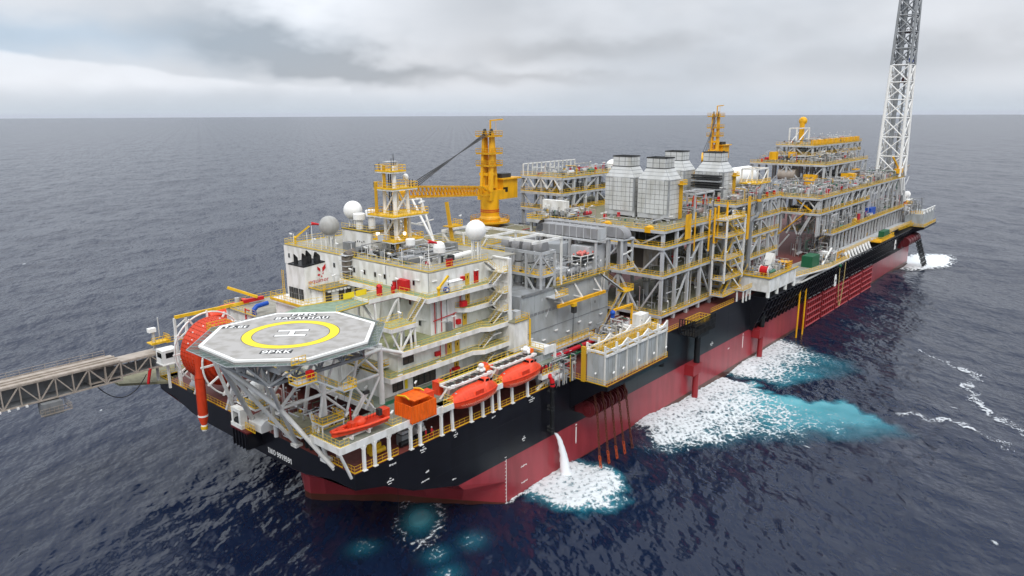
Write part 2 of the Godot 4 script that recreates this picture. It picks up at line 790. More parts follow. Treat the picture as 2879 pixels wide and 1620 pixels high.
func sheet(called: String, x0: float, x1: float, z0: float, z1: float, cell: float, lift: float, bump: float, im: Image, rough: float, kind: String) -> void:
	var m := StandardMaterial3D.new()
	m.albedo_texture = ImageTexture.create_from_image(im)
	m.texture_repeat = false
	m.transparency = BaseMaterial3D.TRANSPARENCY_ALPHA
	m.roughness = rough
	m.metallic_specular = 0.35
	M["_" + called] = m
	var nx := int((x1 - x0) / cell)
	var nz := int((z1 - z0) / cell)
	var mb := MB.new()
	for j in nz + 1:
		for i in nx + 1:
			var x := lerpf(x0, x1, float(i) / nx)
			var z := lerpf(z0, z1, float(j) / nz)
			var a := im.get_pixel(clampi(int(float(i) / nx * im.get_width()), 0, im.get_width() - 1), clampi(int(float(j) / nz * im.get_height()), 0, im.get_height() - 1)).a
			var y := sea_y(x, z) + lift + bump * a * (0.5 + 0.5 * wisp_n.get_noise_2d(x * 9.0, z * 9.0))
			mb._p(V(x, y, z), Vector3.UP)
			mb.uv.append(Vector2(float(i) / nx, float(j) / nz))
	for j in nz:
		for i in nx:
			var k := j * (nx + 1) + i
			mb.ix.append_array([k, k + 1, k + nx + 2, k, k + nx + 2, k + nx + 1])
	for j in nz + 1:
		for i in nx + 1:
			var k := j * (nx + 1) + i
			var e := mb.v[j * (nx + 1) + mini(i + 1, nx)] - mb.v[j * (nx + 1) + maxi(i - 1, 0)]
			var f := mb.v[mini(j + 1, nz) * (nx + 1) + i] - mb.v[maxi(j - 1, 0) * (nx + 1) + i]
			var q := e.cross(f).normalized()
			mb.n[k] = q if q.y > 0 else -q
	var p := part(self, called, mb, "_" + called)
	p.set_meta("kind", kind)


# thickness of foam (x) and of churned blue-green water (y) at a place on the sea
func churn(x: float, z: float) -> Vector2:
	var big := cloud_n.get_noise_2d(x * 3.2, z * 3.2)
	var mid := wisp_n.get_noise_2d(x * 1.6, z * 1.6)
	var d := 0.0
	var t := 0.0
	# the broad plume beside the hull
	if x > 50 and x < 145 and z > -1.5 and z < 78:
		var w := x + 5.0 * big + 2.4 * mid
		var l := lerpf(73.0, 66.0, clampf(z / 10.0, 0, 1)) if z < 10 else (lerpf(66.0, 90.0, (z - 10.0) / 18.0) if z < 28 else lerpf(90.0, 112.0, (z - 28.0) / 22.0))
		var r := lerpf(126.0, 124.0, z / 22.0) if z < 22 else lerpf(124.0, 128.0, (z - 22.0) / 12.0) if z < 34 else lerpf(128.0, 112.0, (z - 34.0) / 24.0)
		var inside := minf((w - l) / 10.0, (r - w) / 3.0)
		d = clampf(inside, 0, 1) * clampf(1.12 - z / 42.0 + 0.35 * mid, 0, 1)
		d *= lerpf(1.0, clampf((118.0 - w) / 20.0 + 0.55, 0.3, 1.0), clampf((z - 12.0) / 8.0, 0, 1))
		t = clampf((w - l) / 16.0, 0, 1) * clampf((r + 1.0 - w) / 3.0, 0, 1) * smoothstep(0.0, 10.0, z) * clampf(1.5 - z / 50.0, 0, 1)
		t *= 0.45 + 0.55 * smoothstep(98.0, 116.0, w)
	# the second, farther plume
	if x > 120 and x < 180 and z > -1.5 and z < 34:
		var w := x + 4.0 * big + 2.0 * mid
		var l := 127.0 + 1.4 * maxf(0.0, z - 16.0)
		var r := 172.0 - 0.5 * z
		var q := clampf(minf((w - l) / 5.0, (r - w) / 5.0), 0, 1) * clampf(1.25 - z / 19.0 + 0.3 * mid, 0, 1)
		d = maxf(d, q)
		t = maxf(t, 0.55 * clampf(minf((w - l) / 6.0, (r - w) / 6.0), 0, 1) * clampf(1.5 - z / 22.0, 0, 1))
	# where the overboard water falls
	if x < 66 and z > -1.5:
		var p := Vector2((x - 47.2) / 8.4, (z - 5.2) / 9.5)
		var q := clampf(1.35 - p.length() - 0.22 * mid - 0.12 * big, 0, 1)
		var tail := exp(-pow((z - 0.35) / 0.9, 2)) * smoothstep(31.0, 36.0, x) * smoothstep(58.0, 46.0, x)
		d = maxf(d, maxf(minf(1.0, q * 2.2), tail * 0.8))
		t = maxf(t, clampf(q * 2.0, 0, 0.7))
	# upwelling under the stern
	if x < 34 and z > -24 and z < 10:
		var p := Vector2(x - 20.8, z + 9.6).rotated(0.75)
		var q := exp(-pow(p.x / 4.2, 2) - pow(p.y / 2.6, 2))
		t = maxf(t, minf(1.0, q * 1.25))
		var lace := exp(-pow((Vector2(p.x / 9.5, p.y / 4.4).length() - 0.9) / 0.34, 2)) * (0.40 + 0.3 * mid)
		d = maxf(d, lace)
		d = maxf(d, 0.45 * q * q * clampf(1.2 - Vector2(x - 22.0, z + 10.6).length() / 2.2, 0, 1))
		for k in [Vector2(14.5, 1.4), Vector2(7.6, -9.2), Vector2(21.0, 3.4), Vector2(12.2, 6.4)]:
			var e: float = exp(-pow((x - k.x) / 2.6, 2) - pow((z - k.y) / 2.4, 2))
			d = maxf(d, e * (0.36 + 0.2 * mid))
			t = maxf(t, e * 0.28)
	return Vector2(d, t)


func foam_image(x0: float, x1: float, z0: float, z1: float, px: float, what: int) -> Image:
	var w := mini(1400, int((x1 - x0) * px))
	var h := mini(1400, int((z1 - z0) * px))
	var im := Image.create(w, h, false, Image.FORMAT_RGBA8)
	var lace := FastNoiseLite.new()
	lace.seed = 4
	lace.noise_type = FastNoiseLite.TYPE_SIMPLEX
	lace.fractal_type = FastNoiseLite.FRACTAL_RIDGED
	lace.frequency = 0.30
	lace.fractal_octaves = 4
	lace.domain_warp_enabled = true
	lace.domain_warp_amplitude = 2.0
	lace.domain_warp_frequency = 0.25
	var grain := FastNoiseLite.new()
	grain.seed = 8
	grain.frequency = 1.1
	grain.fractal_octaves = 3
	for j in h:
		for i in w:
			var x := lerpf(x0, x1, (i + 0.5) / w)
			var z := lerpf(z0, z1, (j + 0.5) / h)
			var c := churn(x, z)
			if what == 1:
				var q := clampf(c.y * 0.85, 0, 0.85)
				im.set_pixel(i, j, Color(0.14 + 0.30 * q, 0.56 + 0.16 * q, 0.66 + 0.10 * q, q))
				continue
			if c.x < 0.02:
				im.set_pixel(i, j, Color(0.9, 0.93, 0.94, 0))
				continue
			var n := 0.62 * (0.5 + 0.5 * lace.get_noise_2d(x + 0.35 * z, z * 1.25)) + 0.38 * (0.5 + 0.5 * grain.get_noise_2d(x, z))
			var th := 1.02 - 0.74 * pow(c.x, 0.8)
			var a := smoothstep(th - 0.16, th + 0.26, n)
			im.set_pixel(i, j, Color(0.90, 0.925, 0.935, a * 0.9))
	return im


func foam() -> void:
	sheet("churned_water", 56, 142, 0.05, 76, 1.0, 0.12, 0.0, foam_image(56, 142, 0.05, 76, 2.0, 1), 0.22, "structure")
	sheet("churned_water", 128, 178, 0.05, 32, 1.0, 0.10, 0.0, foam_image(128, 178, 0.05, 32, 2.0, 1), 0.22, "structure")
	sheet("churned_water", 2, 62, -22, 18, 1.0, 0.12, 0.0, foam_image(2, 62, -22, 18, 3.0, 1), 0.22, "structure")
	sheet("foam", 58, 140, 0.05, 58, 0.6, 0.24, 0.55, foam_image(58, 140, 0.05, 58, 8.0, 0), 0.7, "stuff")
	sheet("foam", 124, 178, 0.05, 30, 0.8, 0.22, 0.45, foam_image(124, 178, 0.05, 30, 7.0, 0), 0.7, "stuff")
	sheet("foam", 30, 60, 0.05, 19, 0.4, 0.24, 0.5, foam_image(30, 60, 0.05, 19, 16.0, 0), 0.7, "stuff")
	sheet("foam", 2, 33, -22, 11, 0.6, 0.24, 0.1, foam_image(2, 33, -22, 11, 16.0, 0), 0.7, "stuff")
	# surf at the far end and long streaks out to the right
	var lace := FastNoiseLite.new()
	lace.seed = 14
	lace.fractal_type = FastNoiseLite.FRACTAL_RIDGED
	lace.frequency = 0.16
	lace.fractal_octaves = 4
	var im := Image.create(300, 160, false, Image.FORMAT_RGBA8)
	for j in 160:
		for i in 300:
			var x := lerpf(300, 372, i / 300.0)
			var z := lerpf(-12, 26, j / 160.0)
			var p := Vector2((x - 338.0 - 0.3 * z) / 22.0, (z - 5.0) / 12.0)
			if x < 332.4 and z < 0.2:
				p = Vector2(3, 3)
			var q := clampf(1.3 - p.length(), 0, 1)
			var n := 0.5 + 0.5 * lace.get_noise_2d(x * 1.4, z * 1.6)
			im.set_pixel(i, j, Color(0.92, 0.94, 0.95, smoothstep(0.95 - q, 1.2 - q, n + 0.25 * q) * 0.95))
	sheet("foam", 300, 372, -12, 26, 1.5, 0.3, 0.4, im, 0.7, "stuff")
	var lines := [[Vector2(184, 38), Vector2(174, 50), Vector2(171, 55), Vector2(159, 54), Vector2(144, 60), Vector2(139, 65), Vector2(132, 73), Vector2(122, 84)], [Vector2(127, 46), Vector2(128, 52), Vector2(129, 57), Vector2(125, 64), Vector2(121, 70)]]
	im = Image.create(700, 560, false, Image.FORMAT_RGBA8)
	for j in 560:
		for i in 700:
			var x := lerpf(115, 190, i / 700.0)
			var z := lerpf(34, 90, j / 560.0)
			var p := Vector2(x + 3.0 * wisp_n.get_noise_2d(x * 2, z * 2), z + 3.0 * wisp_n.get_noise_2d(z * 2, x * 2 + 40))
			var best := 99.0
			for l in lines:
				for k in l.size() - 1:
					best = minf(best, p.distance_to(Geometry2D.get_closest_point_to_segment(p, l[k], l[k + 1])))
			var q := exp(-pow(best / 1.25, 2)) * (0.55 + 0.45 * wisp_n.get_noise_2d(x, z))
			var n := 0.5 + 0.5 * lace.get_noise_2d(x * 4.0, z * 4.0)
			im.set_pixel(i, j, Color(0.9, 0.92, 0.94, smoothstep(1.05 - q, 1.5 - q, n + 0.1) * 0.7))
	sheet("foam", 115, 190, 34, 90, 1.5, 0.2, 0.0, im, 0.7, "stuff")
	# small broken crests scattered over the sea
	var cap := Image.create(96, 48, false, Image.FORMAT_RGBA8)
	for j in 48:
		for i in 96:
			var p := Vector2(i / 48.0 - 1.0, j / 24.0 - 1.0)
			var q := clampf(1.0 - Vector2(p.x, p.y + 0.5 * p.x * p.x).length(), 0, 1)
			var n := 0.5 + 0.5 * lace.get_noise_2d(i * 1.1, j * 1.8)
			cap.set_pixel(i, j, Color(0.92, 0.94, 0.95, smoothstep(1.0 - q * 0.9, 1.35 - q * 0.9, n - 0.02) * 0.6))
	var cm := StandardMaterial3D.new()
	cm.albedo_texture = ImageTexture.create_from_image(cap)
	cm.texture_repeat = false
	cm.transparency = BaseMaterial3D.TRANSPARENCY_ALPHA
	cm.roughness = 0.7
	M["_cap"] = cm
	var mb := MB.new()
	var g := RandomNumberGenerator.new()
	g.seed = 77
	for k in 46:
		var a := deg_to_rad(-40.76 + g.randf_range(-38, 38))
		var r := g.randf_range(70, 160) if k < 8 else 160.0 + 700.0 * pow(g.randf(), 1.6)
		var c := Vector2(-59 + cos(a) * r, 82 + sin(a) * r)
		if c.x > -8 and c.x < 350 and c.y < 12 and c.y > -72:
			continue
		var w := g.randf_range(0.7, 1.9) * (1.0 if r < 300 else 1.6)
		var h := w * g.randf_range(0.25, 0.5)
		var ax := Vector2(0.6, -0.8).rotated(g.randf_range(-0.4, 0.4))
		var ay := Vector2(-ax.y, ax.x)
		var grid := 5
		var s := mb.v.size()
		for j in grid:
			for i in grid:
				var p := c + ax * ((i / 4.0 - 0.5) * 2.0 * w) + ay * ((j / 4.0 - 0.5) * 2.0 * h)
				mb._p(V(p.x, sea_y(p.x, p.y, clampf(1.0 - (r - 900.0) / 3500.0, 0, 1)) + 0.18, p.y), Vector3.UP)
				mb.uv.append(Vector2(i / 4.0, j / 4.0))
		for j in grid - 1:
			for i in grid - 1:
				var q := s + j * grid + i
				mb.ix.append_array([q, q + 1, q + grid + 1, q, q + grid + 1, q + grid])
	var p := part(self, "whitecaps", mb, "_cap")
	p.set_meta("kind", "stuff")
	# the stream from the overboard pipe
	mb = MB.new()
	var rings := 26
	for j in rings + 1:
		var t := float(j) / rings
		var c := V(46.4 + 3.6 * pow(t, 0.8), 10.7 * (1.0 - t * t) + 0.05, 1.2 + 0.9 * t)
		var rad := 0.26 + 0.55 * t + 0.45 * pow(t, 4)
		for k in 13:
			var a := TAU * (k % 12) / 12.0
			var rr := rad * (1.0 + 0.35 * wisp_n.get_noise_2d(t * 160.0, (k % 12) * 14.0))
			mb._p(c + V(cos(a) * rr, 0, sin(a) * rr), V(cos(a), 0.1, sin(a)))
	for j in rings:
		for k in 12:
			var q := j * 13 + k
			mb.ix.append_array([q, q + 14, q + 1, q, q + 13, q + 14])
	for k in 50:
		var a := g.randf() * TAU
		var d := g.randf_range(0.2, 1.8)
		mb.ball(V(50.0 + cos(a) * d, g.randf_range(0.1, 1.0 - 0.4 * d + 0.5), 2.2 + sin(a) * d), g.randf_range(0.15, 0.4), 7, 4)
	var st := thing("falling_water", "white stream of water falling from the black overboard pipe", "water", V(48, 0, 1.6))
	stuff(st, "stream", mb, "spray")


# ------------------------------------------------------------------ hull
const BLACK := Color(0.0095, 0.0115, 0.0150)
const RED := Color(0.34, 0.045, 0.058)


func ship() -> void:
	hull()
	near_end()
	accommodation()
	process_side()
	people()
	flush_lamps()


func hull() -> void:
	var o := thing("ship_hull", "long black and red ship hull carrying all the decks", "ship", V(160, 0, -32))
	var L := 332.0
	var mb := MB.new()
	mb.tint(BLACK)
	# black side strake, knuckled up at the near end; both sides
	for s in 2:
		var z := 0.0 if s == 0 else -64.0
		var out := Vector3(0, 0, 1 if s == 0 else -1)
		var xs := [0.0, 5.4, 11.1, 21.4]
		var ys := [17.6, 16.1, 12.9, 9.5]
		for i in 3:
			mb.face(V(xs[i], DK, z), V(xs[i + 1], DK, z), V(xs[i + 1], ys[i + 1], z), V(xs[i], ys[i], z), out)
		for i in 20:
			var a := lerpf(21.4, L, i / 20.0)
			var b := lerpf(21.4, L, (i + 1) / 20.0)
			mb.face(V(a, DK, z), V(b, DK, z), V(b, 9.5, z), V(a, 9.5, z), out)
	# stern plate
	var zs := [0.0, -6.0, -13.0, -18.0, -32.0, -46.0, -51.0, -58.0, -64.0]
	var yb := [17.6, 17.4, 15.9, 15.5, 15.5, 15.5, 15.9, 17.4, 17.6]
	for i in 8:
		mb.face(V(0, DK, zs[i]), V(0, DK, zs[i + 1]), V(0, yb[i + 1], zs[i + 1]), V(0, yb[i], zs[i]), Vector3.LEFT)
	mb.face(V(L, DK, 0), V(L, DK, -64), V(L, 9.5, -64), V(L, 9.5, 0), Vector3.RIGHT)
	part(o, "black_side", mb, "hull")
	mb = MB.new()
	mb.tint(RED)
	for s in 2:
		var z := 0.0 if s == 0 else -64.0
		var out := Vector3(0, 0, 1 if s == 0 else -1)
		mb.tint(RED)
		mb.face(V(21.4, 9.5, z), V(33.8, 9.5, z), V(33.8, 5.1, z), V(21.4, 9.5, z), out)
		for i in 20:
			var a := lerpf(33.8, L, i / 20.0)
			var b := lerpf(33.8, L, (i + 1) / 20.0)
			mb.tint(RED)
			mb.face(V(a, 9.5, z), V(b, 9.5, z), V(b, 0.9, z), V(a, 0.9, z), out)
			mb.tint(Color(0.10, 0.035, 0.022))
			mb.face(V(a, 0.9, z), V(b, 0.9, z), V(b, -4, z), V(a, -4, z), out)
		# run of the stern below the knuckle
		var P := [V(33.8, 5.1, 0), V(21.4, 9.5, 0), V(11.1, 12.9, 0), V(5.4, 16.1, 0), V(0, 17.6, 0), V(0, 16.6, -10), V(0, 15.5, -18), V(0, 15.5, -32)]
		var Q := [V(33.8, 0.8, 0), V(29.1, 0.8, -6.9), V(25.4, 0.8, -12.8), V(21.7, 0.8, -19.3), V(17.2, 0.8, -23.9), V(13.8, 0.8, -28.5), V(12, 0.8, -31), V(12, 0.8, -32)]
		var R := [V(33.8, 2.9, 0), V(28, 4.0, -5.4), V(23.4, 4.6, -11), V(19.6, 4.8, -17), V(15.6, 4.6, -22.6), V(13, 4.5, -28), V(12, 4.4, -31), V(12, 4.4, -32)]
		for i in 7:
			var rows := [P, R, Q]
			for k in 3:
				var a: Vector3 = rows[mini(k, 2)][i]
				var b: Vector3 = rows[mini(k, 2)][i + 1]
				var d: Vector3 = rows[k + 1][i + 1] if k < 2 else b - V(0, 4, 0)
				var e: Vector3 = rows[k + 1][i] if k < 2 else a - V(0, 4, 0)
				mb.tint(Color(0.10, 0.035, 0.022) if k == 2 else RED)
				var q := [a, b, d, e]
				if s == 1:
					for t in 4:
						q[t] = V(q[t].x, q[t].y, -64 - q[t].z)
				mb.face(q[0], q[1], q[2], q[3], V(-1, -0.2, 0.6 if s == 0 else -0.6))
	mb.tint(RED)
	mb.face(V(L, 9.5, 0), V(L, 9.5, -64), V(L, -4, -64), V(L, -4, 0), Vector3.RIGHT)
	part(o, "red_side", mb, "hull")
	mb = MB.new()
	mb.span(V(0.02, DK - 0.4, -63.98), V(L - 0.02, DK, -0.02))
	part(o, "main_deck", mb, "reddeck")


# ------------------------------------------------------------------ lettering
func text(o: Node3D, called: String, words: String, at: Vector3, right: Vector3, up: Vector3, wide: float, tall: float, mat: String, font := "Droid Sans", deep := 0.02, bold := true) -> MeshInstance3D:
	var f := SystemFont.new()
	f.font_names = PackedStringArray([font])
	f.font_weight = 700 if bold else 400
	var tm := TextMesh.new()
	tm.text = words
	tm.font = f
	tm.font_size = 48
	tm.pixel_size = 0.02
	tm.depth = 0.05
	var bb := tm.get_aabb()
	var sx := wide / maxf(bb.size.x, 0.01)
	var sy := tall / maxf(bb.size.y, 0.01)
	var p := MeshInstance3D.new()
	p.name = called
	p.mesh = tm
	p.material_override = M[mat]
	var r := right.normalized()
	var u := up.normalized()
	var n := r.cross(u)
	p.basis = Basis(r * sx, u * sy, n * (deep / 0.05))
	var c := bb.get_center()
	p.position = at - r * (c.x * sx) - u * (c.y * sy) - o.position
	o.add_child(p, true)
	return p


# a lamp on a stalk: a white bar of light fitting
var lamp_mesh: ArrayMesh


func lamp(o: Node3D, at: Vector3, turn := 0.0, tall := 2.2) -> void:
	if lamp_mesh == null:
		var mb := MB.new()
		mb.box(V(0, 0, 0), V(1.15, 0.12, 0.28))
		mb.box(V(0, -0.14, 0), V(0.9, 0.14, 0.2))
		lamp_mesh = mb.mesh()
	var p := MeshInstance3D.new()
	p.name = "light_fitting"
	p.mesh = lamp_mesh
	p.material_override = M["mark"]
	p.position = at + V(0, tall, 0) - o.position
	p.rotation.y = turn
	o.add_child(p, true)
	if tall > 0.0:
		lamp_posts.append([o, at, tall])


var lamp_posts: Array = []


func flush_lamps() -> void:
	var by := {}
	for l in lamp_posts:
		if not by.has(l[0]):
			by[l[0]] = MB.new()
		by[l[0]].stick(l[1], l[1] + V(0, l[2], 0), 0.05)
	for o in by:
		stuff(o, "light_posts", by[o], "steel")
	lamp_posts.clear()


# ------------------------------------------------------------------ near end
func near_end() -> void:
	hull_fittings()
	raised_deck()
	helideck()
	helideck_frame()
	hose_reel()
	gangway()
	near_deck_things()
	boats()


func hull_fittings() -> void:
	var o := get_node("ship_hull")
	text(o, "hull_number", "IMO 9919591", V(-0.03, 16.75, -20.4), Vector3(0, 0, 1), Vector3.UP, 7.0, 0.95, "mark")
	# draught marks and small lettering on the side
	var mb := MB.new()
	mb.box(V(33.9, 4.9, 0.03), V(0.1, 9.6, 0.03))
	for i in 13:
		mb.box(V(33.7, 0.7 + i * 0.72, 0.035), V(0.32, 0.09, 0.03))
	mb.box(V(33.75, 10.1, 0.03), V(0.5, 0.12, 0.03))
	part(o, "draught_marks", mb, "mark")
	var spots := [V(6.6, 19.1, 0), V(13.0, 19.2, 0), V(20.6, 19.2, 0), V(30.2, 19.2, 0), V(40.5, 19.2, 0), V(14.0, 15.0, 0), V(6.0, 16.5, 0), V(13, 13.6, 0), V(20, 11.2, 0), V(38.6, 12.0, 0), V(38.2, 6.4, 0), V(38.4, 3.0, 0), V(70.0, 10.9, 0), V(117.5, 11.2, 0), V(129, 7.0, 0)]
	mb = MB.new()
	for p in spots:
		var w := rng.randf_range(0.7, 1.9)
		var k := 0
		while k * 0.2 < w:
			mb.box(p + V(k * 0.2, rng.randf_range(-0.06, 0.06), 0.03), V(0.13, rng.randf_range(0.12, 0.34), 0.03))
			k += 1
		if rng.randf() < 0.6:
			mb.box(p + V(w * 0.4, -0.42, 0.03), V(w * 0.6, 0.1, 0.03))
			mb.box(p + V(w * 0.5, 0.42, 0.03), V(w * 0.3, 0.14, 0.03))
	stuff(o, "small_lettering", mb, "mark")
	# white pointed plates on the red side
	for x in [56.0, 139.0, 262.0]:
		mb = MB.new()
		mb.prism(PackedVector2Array([Vector2(-0.14, 0), Vector2(0, -0.5), Vector2(0.14, 0), Vector2(0.14, 3.3), Vector2(-0.14, 3.3)]), V(x, 5.2, 0.0), Vector3.RIGHT, Vector3.UP, V(0, 0, 0.06))
		mb.box(V(x, 9.0, 0.03), V(0.5, 0.3, 0.04))
		part(o, "depth_gauge", mb, "mark")
	# rows of plating seams, welded and slightly proud
	mb = MB.new()
	mb.tint(Color(0.012, 0.0145, 0.019))
	for x in range(8, 330, 12):
		mb.box(V(x, 14.9, 0), V(0.06, 10.4, 0.03))
	for y in [13.2, 16.8]:
		mb.box(V(170, y, 0), V(318, 0.05, 0.03))
	part(o, "plate_seam", mb, "hull")
	# handrails along the main deck edge
	mb = MB.new()
	mb.rail([V(0.2, DK, -1.8), V(0.2, DK, -0.2), V(8.6, DK, -0.2)], 1.15, 1.0)
	mb.rail([V(11.3, DK, -0.2), V(53.7, DK, -0.2), V(53.7, DK, 8.8), V(77.4, DK, 8.8), V(77.4, DK, -0.2), V(99, DK, -0.2)], 1.15, 1.2)
	mb.rail([V(117, DK, -0.2), V(131, DK, -0.2)], 1.15, 1.2)
	mb.rail([V(0.2, DK, -3.2), V(0.2, DK, -6.0)], 1.15, 1.0)
	mb.rail([V(0.2, DK, -36), V(0.2, DK, -57), V(0.2, DK, -63.5)], 1.15, 1.2)
	mb.rail([V(0.2, DK, -63.8), V(60, DK, -63.8)], 1.15, 2.0)
	part(o, "railing", mb, "yellow")
	# the boxed recess with vertical ribs hanging out of the stern plate
	mb = MB.new()
	mb.tint(BLACK)
	mb.span(V(-2.6, 17.0, -30.6), V(0.0, DK - 0.3, -25.6))
	for i in 5:
		mb.box(V(-2.7, 18.4, -30.0 + i * 1.0), V(0.25, 3.0, 0.12))
	part(o, "stern_sponson", mb, "hull")
	mb = MB.new()
	mb.span(V(-2.7, DK - 0.3, -30.8), V(0.0, DK + 0.02, -25.4))
	part(o, "stern_sponson_top", mb, "maroon")
	# port side overhang beside the gangway
	mb = MB.new()
	mb.prism(PackedVector2Array([Vector2(0, -60), Vector2(-7, -66), Vector2(-7, -72), Vector2(10, -72), Vector2(10, -64)]), V(0, DK - 0.5, 0), Vector3.RIGHT, Vector3.BACK, V(0, 0.5, 0))
	part(o, "gangway_landing", mb, "grating")


func raised_deck() -> void:
	var o := thing("raised_deck", "grey raised boat deck on white posts around the near end", "deck", V(20, DK, -3))
	var Y := 25.2
	var mb := MB.new().apart()
	mb.span(V(-2.2, Y - 0.25, -7.2), V(50, Y, -0.1))
	mb.span(V(10.5, Y - 0.25, -52), V(26.5, Y, -7.2))
	part(o, "deck_plate", mb, "deck")
	mb = MB.new().apart()
	for k in [[V(12, Y, -8.6), V(40, Y, -7.8)], [V(17, Y, -7.0), V(17, Y, -6.6)]]:
		mb.span(k[0] + V(0, 0.004, 0), k[1] + V(0, 0.008, 0.5))
	part(o, "painted_path", mb, "green")
	mb = MB.new().apart()
	mb.span(V(-2.45, Y - 1.05, -0.1), V(20, Y + 0.06, 0.12))
	mb.span(V(20, Y - 0.7, -1.9), V(48, Y + 0.04, -1.65))
	mb.span(V(-2.45, Y - 1.0, -7.3), V(-2.2, Y + 0.06, -0.1))
	mb.span(V(10.3, Y - 0.8, -52), V(10.5, Y + 0.06, -7.2))
	part(o, "edge_beam", mb, "white")
	for x in [1.9, 3.9, 6.7, 11.1, 13.1, 17.8, 20.4, 24.9, 27.9, 30.4, 32.2, 35.8, 40.2]:
		mb = MB.new()
		var t := Y - 1.0 if x < 20.0 else Y - 0.7
		var zt := 0.0 if x < 20.0 else -0.2
		mb.bar(V(x, DK, -0.05), V(x, t, zt - 0.05), 0.42, 0.42, Vector3.RIGHT)
		mb.box(V(x, DK + 0.06, 0.05), V(0.75, 0.14, 0.6))
		mb.prism(PackedVector2Array([Vector2(-0.7, 0), Vector2(0.7, 0), Vector2(0.25, -0.7), Vector2(-0.25, -0.7)]), V(x, t + 0.02, zt - 0.15), Vector3.RIGHT, Vector3.UP, V(0, 0, 0.2))
		part(o, "post", mb, "white")
	for x in [1.9, 6.7, 13.1, 20.4, 27.9, 35.8]:
		mb = MB.new()
		mb.bar(V(x, DK, -6.6), V(x, Y - 0.3, -6.6), 0.4, 0.4, Vector3.RIGHT)
		part(o, "post", mb, "white")
	mb = MB.new()
	mb.tube(V(-2.3, Y - 0.9, -0.1), V(-0.15, 19.5, -0.6), 0.24)
	part(o, "corner_brace", mb, "white")
	mb = MB.new()
	mb.tube(V(-2.3, Y - 0.9, -6.8), V(-0.15, 19.4, -5.0), 0.22)
	part(o, "corner_brace", mb, "white")
	mb = MB.new()
	mb.rail([V(-0.6, Y, -0.05), V(-2.2, Y, -0.05), V(-2.2, Y, -7.2)], 1.15, 1.0)
	mb.rail([V(7.6, Y, -2.0), V(7.6, Y, -0.1), V(9.4, Y, -0.1)], 1.15, 0.9)
	mb.rail([V(-2.2, Y, -7.2), V(6, Y, -7.2)], 1.15, 1.2)
	mb.rail([V(10.6, Y, -8.5), V(10.6, Y, -50)], 1.15, 1.5)
	part(o, "railing", mb, "railing")
	for k in [V(8, Y, -0.6), V(19, Y, -7.4), V(12, Y, -12), V(3, Y, -5.2)]:
		lamp(o, k, 0.6)


